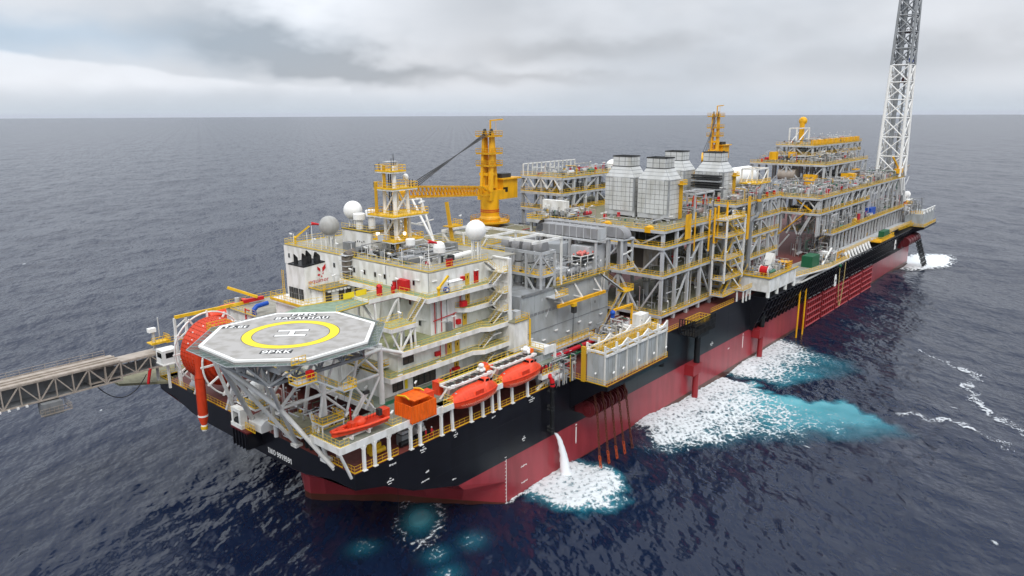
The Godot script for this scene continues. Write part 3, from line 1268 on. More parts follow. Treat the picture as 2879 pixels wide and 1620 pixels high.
func helideck() -> void:
	var C := V(-2, 40.3, -10.8)
	var o := thing("helideck", "grey octagonal helicopter deck with yellow circle and white H", "helipad", V(-2, 36, -10.8))
	var a := 11.7
	var b := a * 0.4142
	var oct := PackedVector2Array([Vector2(a, b), Vector2(b, a), Vector2(-b, a), Vector2(-a, b), Vector2(-a, -b), Vector2(-b, -a), Vector2(b, -a), Vector2(a, -b)])
	var mb := MB.new().apart()
	mb.prism(oct, C - V(0, 0.55, 0), Vector3.RIGHT, Vector3.BACK, V(0, 0.55, 0))
	part(o, "deck_plate", mb, "pad")
	mb = MB.new()
	for i in 8:
		var p := oct[i]
		var q := oct[(i + 1) % 8]
		for k in [[1.0, 0.965]]:
			var p1: Vector2 = p * k[0]
			var q1: Vector2 = q * k[0]
			var p2: Vector2 = p * k[1]
			var q2: Vector2 = q * k[1]
			mb.face(C + V(p1.x, 0.006, p1.y), C + V(q1.x, 0.006, q1.y), C + V(q2.x, 0.006, q2.y), C + V(p2.x, 0.006, p2.y), Vector3.UP)
			mb.bar(C + V(p1.x, -0.1, p1.y), C + V(q1.x, -0.1, q1.y), 0.22, 0.3)
	part(o, "white_border", mb, "mark")
	var ring := func(r0: float, r1: float, y: float) -> MB:
		var m2 := MB.new()
		for i in 64:
			var u := TAU * i / 64.0
			var w := TAU * (i + 1) / 64.0
			m2.face(C + V(cos(u) * r0, y, sin(u) * r0), C + V(cos(w) * r0, y, sin(w) * r0), C + V(cos(w) * r1, y, sin(w) * r1), C + V(cos(u) * r1, y, sin(u) * r1), Vector3.UP)
		return m2
	part(o, "circle_outline", ring.call(7.08, 5.52, 0.004), "dark")
	part(o, "yellow_circle", ring.call(6.98, 5.62, 0.009), "circle")
	var R := V(0.7071, 0, 0.7071)
	var U := V(0.7071, 0, -0.7071)
	var H := C + V(0.3, 0, -0.3)
	for pass_ in 2:
		mb = MB.new()
		var g := 0.12 if pass_ == 0 else 0.0
		var y := 0.005 if pass_ == 0 else 0.010
		for s in [-1.0, 1.0]:
			var m: Vector3 = H + U * (s * 1.25) + V(0, y, 0)
			mb.face(m - R * (2.25 + g) - U * (0.38 + g), m + R * (2.25 + g) - U * (0.38 + g), m + R * (2.25 + g) + U * (0.38 + g), m - R * (2.25 + g) + U * (0.38 + g), Vector3.UP)
		var n := H + V(0, y + 0.002, 0)
		mb.face(n - R * (0.38 + g) - U * 0.9, n + R * (0.38 + g) - U * 0.9, n + R * (0.38 + g) + U * 0.9, n - R * (0.38 + g) + U * 0.9, Vector3.UP)
		part(o, "letter_h" if pass_ else "letter_outline", mb, "mark" if pass_ else "dark")
	var words := [["FPSO", V(5.3, 40.3, -18.4), 3.7, 1.25], ["BACALHAU", V(3.95, 40.3, -16.95), 8.2, 1.25], ["9PKK", V(-8.1, 40.3, -5.0), 3.9, 1.25], ["12.6t", V(-5.5, 40.3, -20.5), 3.5, 1.25]]
	for w in words:
		mb = MB.new()
		var m: Vector3 = w[1] + V(0, 0.005, 0)
		var hw: float = w[2] * 0.5 + 0.22
		var hh: float = w[3] * 0.5 + 0.16
		mb.face(m - R * hw - U * hh, m + R * hw - U * hh, m + R * hw + U * hh, m - R * hw + U * hh, Vector3.UP)
		part(o, "lettering_ground", mb, "dark")
		text(o, "lettering", w[0], w[1] + V(0, 0.014, 0), R, U, w[2], w[3], "mark", "Droid Sans", 0.006)
	# safety net all round, on sloping arms
	var net := MB.new()
	var arms := MB.new()
	var big := PackedVector2Array()
	for p in oct:
		big.append(p * 1.135)
	for i in 8:
		var p := oct[i]
		var q := oct[(i + 1) % 8]
		var p2 := big[i]
		var q2 := big[(i + 1) % 8]
		var dn := V(0, -0.35, 0)
		arms.bar(C + dn + V(p2.x, 0, p2.y), C + dn + V(q2.x, 0, q2.y), 0.09)
		arms.bar(C + V(0, -0.62, 0) + V(p.x, 0, p.y), C + V(0, -0.62, 0) + V(q.x, 0, q.y), 0.12)
		var m := 7
		for k in m + 1:
			var t := float(k) / m
			var u := p.lerp(q, t)
			var w := p2.lerp(q2, t)
			arms.bar(C + V(u.x, -0.6, u.y), C + dn + V(w.x, 0, w.y), 0.08)
			if k < m:
				var u2 := p.lerp(q, t + 1.0 / m)
				var w2 := p2.lerp(q2, t + 1.0 / m)
				for j in 5:
					var s := (j + 0.5) / 5.0
					var e := u.lerp(w, s)
					var f := u2.lerp(w2, s)
					net.stick(C + V(e.x, -0.6 + 0.25 * s, e.y), C + V(f.x, -0.6 + 0.25 * s, f.y), 0.04)
				for j in 4:
					var s := (j + 0.5) / 4.0
					var e := u.lerp(u2, s)
					var f := w.lerp(w2, s)
					net.stick(C + V(e.x, -0.6, e.y), C + V(f.x, -0.35, f.y), 0.035)
	part(o, "net_frame", arms, "steel2")
	stuff(o, "safety_net", net, "netting")
	# girders below
	mb = MB.new()
	for z in [-9.0, -4.5, 0.0, 4.5, 9.0]:
		var l := 11.4 if absf(z) < 5 else 8.0
		mb.bar(C + V(-l, -1.2, z), C + V(l, -1.2, z), 0.35, 1.2)
	for x in [-8.0, -2.7, 2.7, 8.0]:
		mb.bar(C + V(x, -1.6, -9.5), C + V(x, -1.6, 9.5), 0.3, 0.7)
	part(o, "girder", mb, "steel2")
	# truss: lower chords, posts and diagonals
	mb = MB.new()
	var lo := 36.1
	var q4 := [V(-10, lo, -17.2), V(-10, lo, -4.2), V(6, lo, -4.2), V(6, lo, -17.2)]
	for i in 4:
		var A: Vector3 = q4[i]
		var B: Vector3 = q4[(i + 1) % 4]
		mb.bar(A, B, 0.42, 0.42)
		var n := 4
		for k in n:
			var u: Vector3 = A.lerp(B, float(k) / n)
			var w: Vector3 = A.lerp(B, (k + 1.0) / n)
			var m := (u + w) * 0.5 + V(0, 2.9, 0)
			mb.bar(u, m, 0.22, 0.22)
			mb.bar(m, w, 0.22, 0.22)
			mb.bar(u, u + V(0, 2.9, 0), 0.2, 0.2)
	mb.bar(q4[0], q4[2], 0.3, 0.3)
	mb.bar(q4[1], q4[3], 0.3, 0.3)
	mb.bar(V(-10, lo, -17.2), V(-12, 39.3, -19.5), 0.3)
	mb.bar(V(-10, lo, -4.2), V(-12.5, 39.3, -6), 0.3)
	mb.bar(V(-10, lo, -4.2), V(-7, 39.3, -0.2), 0.3)
	mb.bar(V(6, lo, -4.2), V(3, 39.3, -0.2), 0.3)
	part(o, "truss", mb, "steel2")
	# way down: a platform hung under the edge, with its stair
	mb = MB.new()
	mb.span(V(-9.6, 37.2, 0.0), V(-6.6, 37.4, 2.0))
	mb.strings(V(-6.6, 37.3, 1.0), V(-2.4, 34.6, 1.0), 1.2)
	mb.span(V(-2.4, 34.4, 0.0), V(-0.2, 34.6, 2.0))
	part(o, "access_platform", mb, "steel")
	mb = MB.new()
	mb.rail([V(-9.6, 37.4, 0.1), V(-9.6, 37.4, 2), V(-6.6, 37.4, 2)], 1.15, 0.8, 0.05)
	mb.hand(V(-6.6, 37.4, 1.0), V(-2.4, 34.6, 1.0), 1.2)
	mb.rail([V(-2.4, 34.6, 2.0), V(-0.2, 34.6, 2.0), V(-0.2, 34.6, 0.0)], 1.15, 0.7, 0.05)
	mb.rail([V(-9.6, 40.0, 1.0), V(-7.4, 40.0, 1.0)], 1.0, 0.6, 0.05)
	part(o, "access_railing", mb, "yellow")
	mb = MB.new()
	mb.steps(V(-6.6, 37.4, 1.0), V(-2.4, 34.6, 1.0), 1.1)
	stuff(o, "treads", mb, "yellow")
	mb = MB.new()
	mb.box(V(-7.2, 38.3, 1.4), V(0.9, 1.0, 0.7))
	part(o, "hose_cabinet", mb, "red")
	# sloping green walkway to the accommodation
	mb = MB.new()
	mb.prism(PackedVector2Array([Vector2(9.4, -15.6), Vector2(3.2, -21.9), Vector2(8, -23.5), Vector2(19, -20.5), Vector2(25, -20.0), Vector2(25, -16.6), Vector2(17, -16.6)]), V(0, 40.06, 0), Vector3.RIGHT, Vector3.BACK, V(0, 0.18, 0))
	part(o, "walkway", mb, "deckgreen")
	mb = MB.new()
	mb.rail([V(9.6, 40.2, -15.6), V(17, 40.2, -16.5), V(23.5, 40.2, -16.5)], 1.15, 1.4)
	mb.rail([V(8, 40.2, -23.4), V(19, 40.2, -20.6)], 1.15, 1.4)
	part(o, "walkway_railing", mb, "railing")
	mb = MB.new()
	for k in 2:
		mb.span(V(14.6 + k * 2.7, 40.7, -20.4), V(16.9 + k * 2.7, 41.7, -20.34))
	part(o, "yellow_notice_board", mb, "circle")


func helideck_frame() -> void:
	var o := thing("helideck_tower", "white tubular lattice frame carrying the helicopter deck over the stern", "support frame", V(3, DK, -10))
	var N1 := V(-5.3, 29.6, -10)
	var N2 := V(2.1, 29.7, -10)
	var N4 := V(7.9, 29.6, -10)
	var N5 := V(12.5, 30.5, -8.5)
	var bars := [
		[N1, N2, 0.3], [N2, N4, 0.3], [N4, N5, 0.3], [V(2.4, DK, -10), V(2.1, 36.1, -10), 0.55], [V(12.5, 25.2, -8.5), V(12.5, 35.6, -8.5), 0.55],
		[N1, V(-0.2, 19.8, -5.0), 0.42], [N1, V(0.3, DK, -15.1), 0.34], [N1, V(-10, 36.1, -4.2), 0.36], [N1, V(-10, 36.1, -17.2), 0.46], [N1, V(2, 36, -10), 0.3],
		[V(-0.3, 27.4, -10), V(0.3, DK, -7.1), 0.34], [N2, V(-1.2, 25.2, -6.8), 0.25], [N2, V(6.4, 25.2, -9), 0.25], [N4, V(5.2, 25.2, -8.6), 0.25],
		[N4, V(10.5, 25.2, -8.4), 0.25], [N4, V(9.3, 34.6, -10), 0.28], [N5, V(9.0, 25.3, -8.5), 0.25], [N5, V(9.9, 33.4, -9), 0.25],
		[V(12.5, 34.7, -8.4), V(6, 36.1, -4.6), 0.36], [V(12.5, 34.7, -8.4), V(17, 33.0, -8.0), 0.36], [V(12.5, 34.7, -8.4), V(6, 36.1, -10.4), 0.3],
		[N2, V(1.4, 34.4, -10), 0.3], [N2, V(5.5, 36.0, -10), 0.25], [N2, V(-3, 36.0, -8), 0.25],
		[V(0.3, DK, -28), V(-10, 36.1, -17.2), 0.5], [V(0.3, DK, -15.1), V(-10, 36.1, -17.2), 0.4], [V(6, DK, -22), V(6, 36.1, -17.2), 0.4], [V(1, DK, -22), V(-4, 36.1, -17.2), 0.34],
		[V(-10, 36.1, -17.2), V(-5, 34.4, -31), 0.36], [V(-5, 34.4, -31), V(0.5, DK, -34.5), 0.36], [V(-5, 34.4, -31), V(2, 28, -31), 0.3], [V(0.3, DK, -28), V(2.4, 29, -22), 0.3],
		[V(12.5, 25.2, -20), V(12.5, 35.5, -20), 0.45], [V(12.5, 35.5, -20), V(12.5, 35.0, -8.4), 0.35], [V(12.5, 35.5, -20), V(6, 36.1, -17.2), 0.35], [V(12.5, 26, -20), V(12.5, 34.7, -9), 0.25],
	]
	for k in bars:
		var mb := MB.new()
		mb.tube(k[0], k[1], k[2] * 0.85, k[2] * 0.85, 10)
		part(o, "strut", mb, "white")
	for p in [N1, N2, N4, N5]:
		var mb := MB.new()
		mb.ball(p, 0.5, 10, 6)
		part(o, "node", mb, "white")
	for p in [V(0.1, DK + 0.2, -15.1), V(0.1, DK + 0.2, -7.1)]:
		var mb := MB.new()
		mb.box(p, V(1.3, 0.5, 1.5))
		part(o, "foot", mb, "white")
	# landing platforms inside the frame
	var mb := MB.new().apart()
	mb.span(V(-1.2, 23.7, -30.8), V(3.5, 24.0, -24.9))
	mb.span(V(-1.0, 22.6, -21.5), V(4.5, 22.8, -12.0))
	mb.span(V(-1.8, 27.0, -7.6), V(2.2, 27.15, -4.7))
	mb.span(V(14.0, 29.6, -22), V(18.5, 29.8, -12))
	part(o, "platform", mb, "white")
	mb = MB.new().apart()
	for k in [[V(-1.1, 24.05, -30.7), V(3.4, 24.08, -25.0)], [V(-0.9, 22.84, -21.4), V(4.4, 22.87, -12.1)], [V(-1.7, 27.19, -7.5), V(2.1, 27.22, -4.8)], [V(14.1, 29.84, -21.9), V(18.4, 29.87, -12.1)]]:
		mb.span(k[0], k[1])
	part(o, "platform_grating", mb, "grating")
	mb = MB.new()
	mb.rail([V(3.4, 24.1, -25), V(-1.1, 24.1, -25), V(-1.1, 24.1, -30.7)], 1.2, 0.9, 0.05)
	mb.rail([V(4.4, 22.9, -12.1), V(-0.9, 22.9, -12.1), V(-0.9, 22.9, -21.4)], 1.2, 0.9, 0.05)
	mb.rail([V(2.1, 27.2, -7.5), V(2.1, 27.2, -4.8), V(-1.7, 27.2, -4.8), V(-1.7, 27.2, -7.5)], 1.1, 0.9, 0.05)
	mb.rail([V(14.1, 29.9, -21.9), V(14.1, 29.9, -12.1), V(18.4, 29.9, -12.1)], 1.1, 1.0, 0.05)
	part(o, "platform_railing", mb, "yellow")
	mb = MB.new()
	mb.steps(V(4.5, 22.8, -18), V(9, 25.2, -18), 1.0)
	mb.steps(V(14, 29.8, -16), V(10.5, 25.2, -16), 1.0)
	stuff(o, "treads", mb, "yellow")
	mb = MB.new().apart()
	for z in [-7.4, -4.9]:
		mb.bar(V(-1.7, 25.2, z), V(-1.7, 27.1, z), 0.14)
		mb.bar(V(2.1, 25.2, z), V(2.1, 27.1, z), 0.14)
	part(o, "canopy_post", mb, "white")
	clutter(o, -0.5, 9.5, DK, 24.4, -34, -9, 120, 31)
	for k in [V(1, 24, -24.9), V(3, 24, -12), V(6, 25.2, -12), V(9, 25.2, -14), V(0, 24.0, -28)]:
		lamp(o, k, 0.7)


func hose_reel() -> void:
	var C := V(3.6, 29, -43)
	var o := thing("hose_reel", "giant reel wound with thick orange hose behind the helicopter deck", "hose reel", V(3.6, DK, -43))
	for s in [-5.2, 5.2]:
		var mb := MB.new()
		var p0 := C + V(0, 0, s)
		for i in 40:
			var a := TAU * i / 40.0
			var b := TAU * (i + 1) / 40.0
			mb.tube(p0 + V(cos(a), sin(a), 0) * 6.8, p0 + V(cos(b), sin(b), 0) * 6.8, 0.17, 0.17, 6, false)
		part(o, "rim", mb, "white")
		mb = MB.new()
		for i in 40:
			var a := TAU * i / 40.0
			var b := TAU * (i + 1) / 40.0
			mb.tube(p0 + V(cos(a), sin(a), 0) * 3.1, p0 + V(cos(b), sin(b), 0) * 3.1, 0.3, 0.3, 6, false)
		part(o, "rim", mb, "white")
		for i in 12:
			mb = MB.new()
			var a := TAU * i / 12.0
			mb.bar(p0 + V(cos(a), sin(a), 0) * 2.8, p0 + V(cos(a), sin(a), 0) * 7.1, 0.3, 0.3, V(0, 0, 1))
			part(o, "spoke", mb, "white")
	var mb := MB.new()
	mb.lathe(C - V(0, 0, 5.2), [Vector2(3.2, 0), Vector2(3.2, 10.4)], 32, Basis(V(1, 0, 0), V(0, 0, 1), V(0, -1, 0)))
	part(o, "drum", mb, "steel")
	# turns of hose, one beside another
	for i in 9:
		mb = MB.new()
		var z := -4.5 + i * 1.06
		var R := 5.45 if i < 6 else 5.45 - 0.55 * (i - 5)
		for k in 48:
			var a := TAU * k / 48.0
			var b := TAU * (k + 1) / 48.0
			var w := 0.12 * sin(3.0 * a + i)
			var w2 := 0.12 * sin(3.0 * b + i)
			mb.tube(C + V(cos(a) * R, sin(a) * R, z + w), C + V(cos(b) * R, sin(b) * R, z + w2), 0.60, 0.60, 10, false)
		part(o, "hose_turn", mb, "hose")
	mb = MB.new()
	for i in 9:
		var a := rng.randf_range(0.9, 2.9)
		mb.box(C + V(cos(a) * 6.05, sin(a) * 6.05, rng.randf_range(-4.5, 2.5)), V(0.16, 0.16, 0.3))
	part(o, "hose_clip", mb, "mark")
	# the free end hangs over the stern
	mb = MB.new()
	mb.tube(V(-2.5, 32.5, -40.4), V(-2.7, 27.6, -40.3), 0.62, 0.62, 14)
	mb.tube(V(-2.7, 27.6, -40.3), V(-2.8, 26.4, -40.2), 0.62, 0.85, 14)
	mb.tube(V(-2.8, 26.4, -40.2), V(-2.9, 18.9, -40.2), 0.85, 0.85, 16)
	mb.tube(V(-2.9, 18.9, -40.2), V(-2.9, 17.6, -40.2), 0.85, 0.5, 16)
	part(o, "hose_end", mb, "hose")
	mb = MB.new().apart()
	mb.tube(V(-2.9, 19.5, -40.2), V(-2.9, 19.2, -40.2), 0.9, 0.9, 16)
	mb.tube(V(-2.9, 17.6, -40.2), V(-2.9, 17.3, -40.2), 0.52, 0.52, 14)
	mb.tube(V(-2.9, 16.75, -40.2), V(-2.9, 16.45, -40.2), 0.52, 0.45, 14)
	part(o, "hose_band", mb, "mark")
	mb = MB.new()
	mb.tube(V(-2.9, 17.3, -40.2), V(-2.9, 16.75, -40.2), 0.6, 0.6, 14)
	part(o, "hose_coupling", mb, "yellow")
	# stand
	for s in [-5.9, 5.9]:
		mb = MB.new()
		mb.bar(C + V(-3.4, 0 - 8.8, s), C + V(0, 0.4, s), 0.55, 0.7)
		mb.bar(C + V(3.4, -8.8, s), C + V(0, 0.4, s), 0.55, 0.7)
		mb.bar(C + V(-3.0, -7, s), C + V(3.0, -7, s), 0.4, 0.5)
		mb.bar(C + V(-1.8, -4.4, s), C + V(1.8, -4.4, s), 0.35, 0.4)
		mb.box(C + V(0, 0.2, s), V(1.6, 1.4, 0.6))
		part(o, "stand", mb, "steel")
	mb = MB.new()
	mb.span(V(-1.6, 35.4, -38.0), V(2.0, 35.5, -34.6))
	part(o, "walkway", mb, "grating")
	mb = MB.new()
	mb.rail([V(-1.6, 35.5, -38), V(2, 35.5, -38), V(2, 35.5, -34.6)], 1.2, 0.7, 0.05)
	mb.rail([V(-1.6, 35.5, -38), V(-1.6, 35.5, -34.6)], 1.2, 0.7, 0.05)
	part(o, "walkway_railing", mb, "yellow")
	# yellow lifting beam on its white trestle behind
	o = thing("lifting_gantry", "white trestle with yellow lifting beam left of the orange hose reel", "gantry", V(2, DK, -56))
	mb = MB.new()
	for x in [0.4, 2.6]:
		mb.bar(V(x, DK, -55), V(x, 34, -55), 0.4)
		mb.bar(V(x, DK + 3, -57), V(x, 33, -55), 0.25)
	for i in 5:
		mb.bar(V(0.4, 22 + i * 2.5, -55), V(2.6, 23.5 + i * 2.5, -55), 0.22)
	part(o, "trestle", mb, "white")
	mb = MB.new()
	mb.bar(V(0.5, 34.2, -55), V(16, 34.2, -55), 0.4, 0.6)
	part(o, "beam", mb, "yellow")


func gangway() -> void:
	var o := thing("gangway_bridge", "long grey telescopic lattice gangway reaching out over the sea", "gangway", V(-2, 23, -62))
	for sec in 2:
		var x0 := -64.0 if sec == 0 else -14.0
		var x1 := -8.5 if sec == 0 else 0.0
		var w := 2.3 if sec == 0 else 1.7
		var y0 := 23.0 if sec == 0 else 23.5
		var y1 := 26.7 if sec == 0 else 26.2
		var mb := MB.new()
		var mid := -62.0
		for s in [-1.0, 1.0]:
			var z: float = mid + s * w
			mb.bar(V(x0, y0, z), V(x1, y0, z), 0.26)
			mb.bar(V(x0, y1, z), V(x1, y1, z), 0.3, 0.35)
			var n := int((x1 - x0) / 2.75)
			for i in n + 1:
				var x := lerpf(x0, x1, float(i) / n)
				mb.bar(V(x, y0, z), V(x, y1, z), 0.2)
				if i < n:
					var xn := lerpf(x0, x1, (i + 1.0) / n)
					if i % 2 == 0:
						mb.bar(V(x, y1, z), V(xn, y0, z), 0.2)
					else:
						mb.bar(V(x, y0, z), V(xn, y1, z), 0.2)
		part(o, "truss", mb, "beige")
		mb = MB.new()
		mb.span(V(x0, y0 - 0.1, mid - w), V(x1, y0 + 0.05, mid + w))
		mb.span(V(x0, y0, mid - w * 0.5), V(x1, y1 - 1.2, mid - w * 0.46))
		part(o, "floor", mb, "grey")
		mb = MB.new()
		mb.span(V(x0, y1 + 0.18, mid - w), V(x1, y1 + 0.26, mid + w))
		if sec == 0:
			mb.span(V(x0, y1 + 0.28, mid - 0.6), V(x1, y1 + 0.5, mid - 0.2))
			mb.span(V(x0, y1 + 0.28, mid + 0.9), V(x1, y1 + 0.5, mid + 1.2))
		part(o, "roof", mb, "beige")
		if sec == 0:
			mb = MB.new()
			mb.rail([V(x0, y1 + 0.3, mid - w), V(x1 - 1, y1 + 0.3, mid - w)], 1.1, 2.0)
			part(o, "roof_railing", mb, "beige")
	var mb := MB.new()
	mb.span(V(-22.5, 20.3, -61), V(-19.3, 22.6, -58.4))
	part(o, "underslung_cage", mb, "grey")
	mb = MB.new()
	mb.rail([V(-23, 20.6, -58.2), V(-18, 20.6, -58.2), V(-18, 20.6, -62)], 1.2, 0.7)
	part(o, "cage_railing", mb, "beige")
	for i in 9:
		mb = MB.new()
		mb.box(V(-24.5 - i * 1.35, 22.8, -59.5), V(0.35, 0.35, 0.35))
		part(o, "marker_lamp", mb, "mark")
	mb = MB.new()
	var pts := []
	for i in 17:
		var t := i / 16.0
		pts.append(V(lerpf(-13.0, -3.8, t), lerpf(23.0, 22.6, t) - 4.4 * 4.0 * t * (1.0 - t) * 0.8, -60.4))
	mb.pipe(pts, 0.09, 5)
	part(o, "hanging_cable", mb, "black")
	mb = MB.new()
	mb.tube(V(-3.7, 20.6, -60.4), V(-3.0, 23.6, -60.4), 0.26, 0.34, 8)
	part(o, "cable_guard", mb, "red")
	o = thing("control_cabin", "small white control cabin with dark windows beside the gangway", "cabin", V(-1, 25, -56.5))
	mb = MB.new()
	mb.span(V(-2.5, 25.3, -58), V(0.6, 28.0, -55.2))
	part(o, "body", mb, "white")
	mb = MB.new()
	mb.span(V(-2.54, 26.5, -57.5), V(-2.49, 27.5, -55.7))
	part(o, "window", mb, "glass")
	mb = MB.new()
	mb.span(V(-1.9, 26.5, -55.21), V(-0.3, 27.5, -55.16))
	part(o, "window", mb, "glass")
	mb = MB.new()
	mb.span(V(-2.6, 25.1, -58.2), V(1.6, 25.3, -55.0))
	for x in [-1.4, 0.6]:
		mb.bar(V(x, DK, -56), V(x, 25.2, -56), 0.4)
	part(o, "stand", mb, "white")
	mb = MB.new()
	mb.rail([V(0.6, 25.3, -55.1), V(4, 25.3, -55.1)], 1.1, 0.8)
	mb.rail([V(0.6, 28.0, -60), V(4, 28.0, -60)], 1.1, 0.8)
	part(o, "railing", mb, "yellow")
	o = thing("gangway_mast", "slim white mast with a bright lamp beyond the control cabin", "mast", V(-2, 28, -62))
	mb = MB.new()
	mb.tube(V(-1, DK, -62), V(-1, 30.5, -62), 0.3)
	mb.tube(V(0.2, 29, -62), V(0.2, 33, -62), 0.12)
	part(o, "pole", mb, "steel")
	mb = MB.new()
	mb.box(V(-1.2, 30.7, -62), V(1.4, 0.8, 1.0))
	part(o, "lamp_head", mb, "mark")
	mb = MB.new().apart()
	mb.span(V(-2, 28, -63), V(1.5, 28.2, -60.5))
	mb.rail([V(-2, 28.2, -60.5), V(1.5, 28.2, -60.5), V(1.5, 28.2, -63)], 1.2, 0.7, 0.05)
	part(o, "platform", mb, "yellow")


func near_deck_things() -> void:
	# white fairlead frame and its cover at the stern
	var o := thing("fairlead_frame", "white roller frame standing on the dark red stern sponson", "fairlead", V(-1.5, DK, -28))
	var mb := MB.new()
	mb.span(V(-2.5, DK, -30.6), V(-1.3, DK + 3.4, -30.0))
	mb.span(V(-2.5, DK, -28.2), V(-1.3, DK + 3.4, -27.5))
	mb.span(V(-2.5, DK + 2.8, -30.0), V(-1.3, DK + 3.4, -28.2))
	mb.span(V(-2.6, DK, -30.8), V(-1.2, DK + 0.7, -27.3))
	part(o, "frame", mb, "white")
	mb = MB.new()
	mb.tube(V(-1.9, DK + 1.0, -30.1), V(-1.9, DK + 1.0, -28.1), 0.55, 0.55, 12)
	mb.span(V(-1.4, DK + 0.6, -30.0), V(-1.25, DK + 2.8, -28.2))
	part(o, "roller", mb, "black")
	o = thing("sloped_cover", "white sloped steel cover right of the stern roller frame", "cover", V(0, DK, -26))
	mb = MB.new()
	mb.prism(PackedVector2Array([Vector2(-1.2, 0), Vector2(3.0, 0), Vector2(3.0, 2.6), Vector2(-0.4, 1.9), Vector2(-1.2, 1.3)]), V(0, DK, -27.4), Vector3.RIGHT, Vector3.UP, V(0, 0, 4.0))
	part(o, "body", mb, "white")
	mb = MB.new()
	mb.rail([V(-1.9, DK, -27.2), V(-1.9, DK, -24.2)], 1.3, 0.5, 0.06)
	part(o, "railing", mb, "yellow")
	# white domed satellite dish on the platform
	o = thing("platform_dome", "white bullet shaped antenna dome on the platform under the helicopter deck", "antenna dome", V(0.3, 24.1, -26.6))
	mb = MB.new()
	mb.lathe(V(0.3, 24.9, -26.6), [Vector2(0.0, 0), Vector2(1.15, 0.1), Vector2(1.35, 0.6), Vector2(1.3, 2.4), Vector2(1.1, 3.0), Vector2(0.7, 3.35), Vector2(0, 3.5)], 24)
	part(o, "dome", mb, "white")
	mb = MB.new()
	mb.tube(V(0.3, 24.0, -26.6), V(0.3, 25.0, -26.6), 0.5)
	part(o, "pedestal", mb, "steel")
	# mooring gear on the main deck below the boat deck
	for k in [[V(6.5, DK, -3.5), "squat yellow winch on the dark red deck under the rescue boat", "yellow"], [V(11.6, DK, -2.4), "grey hatch box with black reel on the dark red deck", "grey"], [V(15.0, DK, -2.6), "white louvred cabinet on the dark red deck below the orange crate", "white"]]:
		o = thing("deck_machine", k[1], "winch" if k[2] == "yellow" else "deck box", k[0])
		mb = MB.new()
		mb.box(k[0] + V(0, 0.9, 0), V(1.8, 1.8, 1.4))
		part(o, "body", mb, k[2])
		mb = MB.new()
		mb.tube(k[0] + V(-1.4, 0.6, 0.8), k[0] + V(1.4, 0.6, 0.8), 0.45, 0.45, 10)
		part(o, "drum", mb, "black" if k[2] != "yellow" else "yellow")
		mb = MB.new()
		mb.box(k[0] + V(0, 2.2, 0), V(1.5, 0.5, 1.2))
		part(o, "lid", mb, "steel")
	o = thing("stern_bollard", "pair of black mooring bollards at the stern edge", "bollard", V(0.8, DK, -9.5))
	for s in [-0.6, 0.6]:
		mb = MB.new()
		mb.tube(V(0.8, DK, -9.5 + s), V(0.8, DK + 1.1, -9.5 + s), 0.35, 0.35, 12)
		mb.tube(V(0.8, DK + 1.1, -9.5 + s), V(0.8, DK + 1.25, -9.5 + s), 0.45, 0.45, 12)
		part(o, "post", mb, "black")
	var c := dup(o, V(0.8, DK, -12.6), 0.0, "pair of black mooring bollards nearer the big white stern strut")
	c.set_meta("group", "mooring bollards at the stern")
	o.set_meta("group", "mooring bollards at the stern")
	o = thing("canvas_cover", "grey canvas covered winch below the orange hose reel", "covered winch", V(1.5, DK, -51))
	mb = MB.new()
	mb.ball(V(1.5, DK + 1.0, -51), 1.4, 10, 6, 0.8)
	part(o, "canvas", mb, "steel2")
	mb = MB.new()
	mb.box(V(1.0, DK + 0.3, -51), V(2.0, 0.6, 2.2))
	part(o, "bed", mb, "dark")
	# orange crates
	o = thing("orange_crate", "large bright orange steel container at the edge of the boat deck", "container", V(13.5, 24.6, -1.6))
	mb = MB.new()
	mb.prism(PackedVector2Array([Vector2(11.0, 0.6), Vector2(16.1, 0.6), Vector2(16.1, -3.4), Vector2(11.0, -3.4)]), V(0, 24.6, 0), Vector3.RIGHT, Vector3.BACK, V(0, 0.15, 0))
	part(o, "floor", mb, "crate")
	for k in [[V(11, 24.6, 0.5), V(16.1, 27.5, 0.6)], [V(11, 24.6, -3.4), V(16.1, 28.3, -3.3)], [V(11, 24.6, -3.4), V(11.1, 27.5, 0.6)], [V(16.0, 24.6, -3.4), V(16.1, 27.5, 0.6)]]:
		mb = MB.new()
		mb.span(k[0], k[1])
		var a: Vector3 = k[0]
		var b: Vector3 = k[1]
		var n := 8
		for i in n + 1:
			var p := a.lerp(b, float(i) / n)
			if b.x - a.x > 1.0:
				mb.box(V(p.x, (a.y + b.y) / 2, b.z + 0.03), V(0.22, b.y - a.y, 0.06))
			else:
				mb.box(V(a.x - 0.03, (a.y + b.y) / 2, p.z), V(0.06, b.y - a.y, 0.22))
		part(o, "side_panel", mb, "crate")
	mb = MB.new()
	mb.span(V(11.9, 28.0, -3.4), V(15.2, 28.15, 0.2))
	part(o, "lid", mb, "crate")
	mb = MB.new().apart()
	mb.pipe([V(11.2, 28.5, -3.0), V(11.6, 28.6, -1.6), V(12.0, 28.0, -1.0)], 0.14)
	mb.pipe([V(15, 28.5, -3.4), V(15.6, 28.5, -2.6), V(16.0, 28.1, -2.0)], 0.14)
	part(o, "lifting_strap", mb, "yellow")
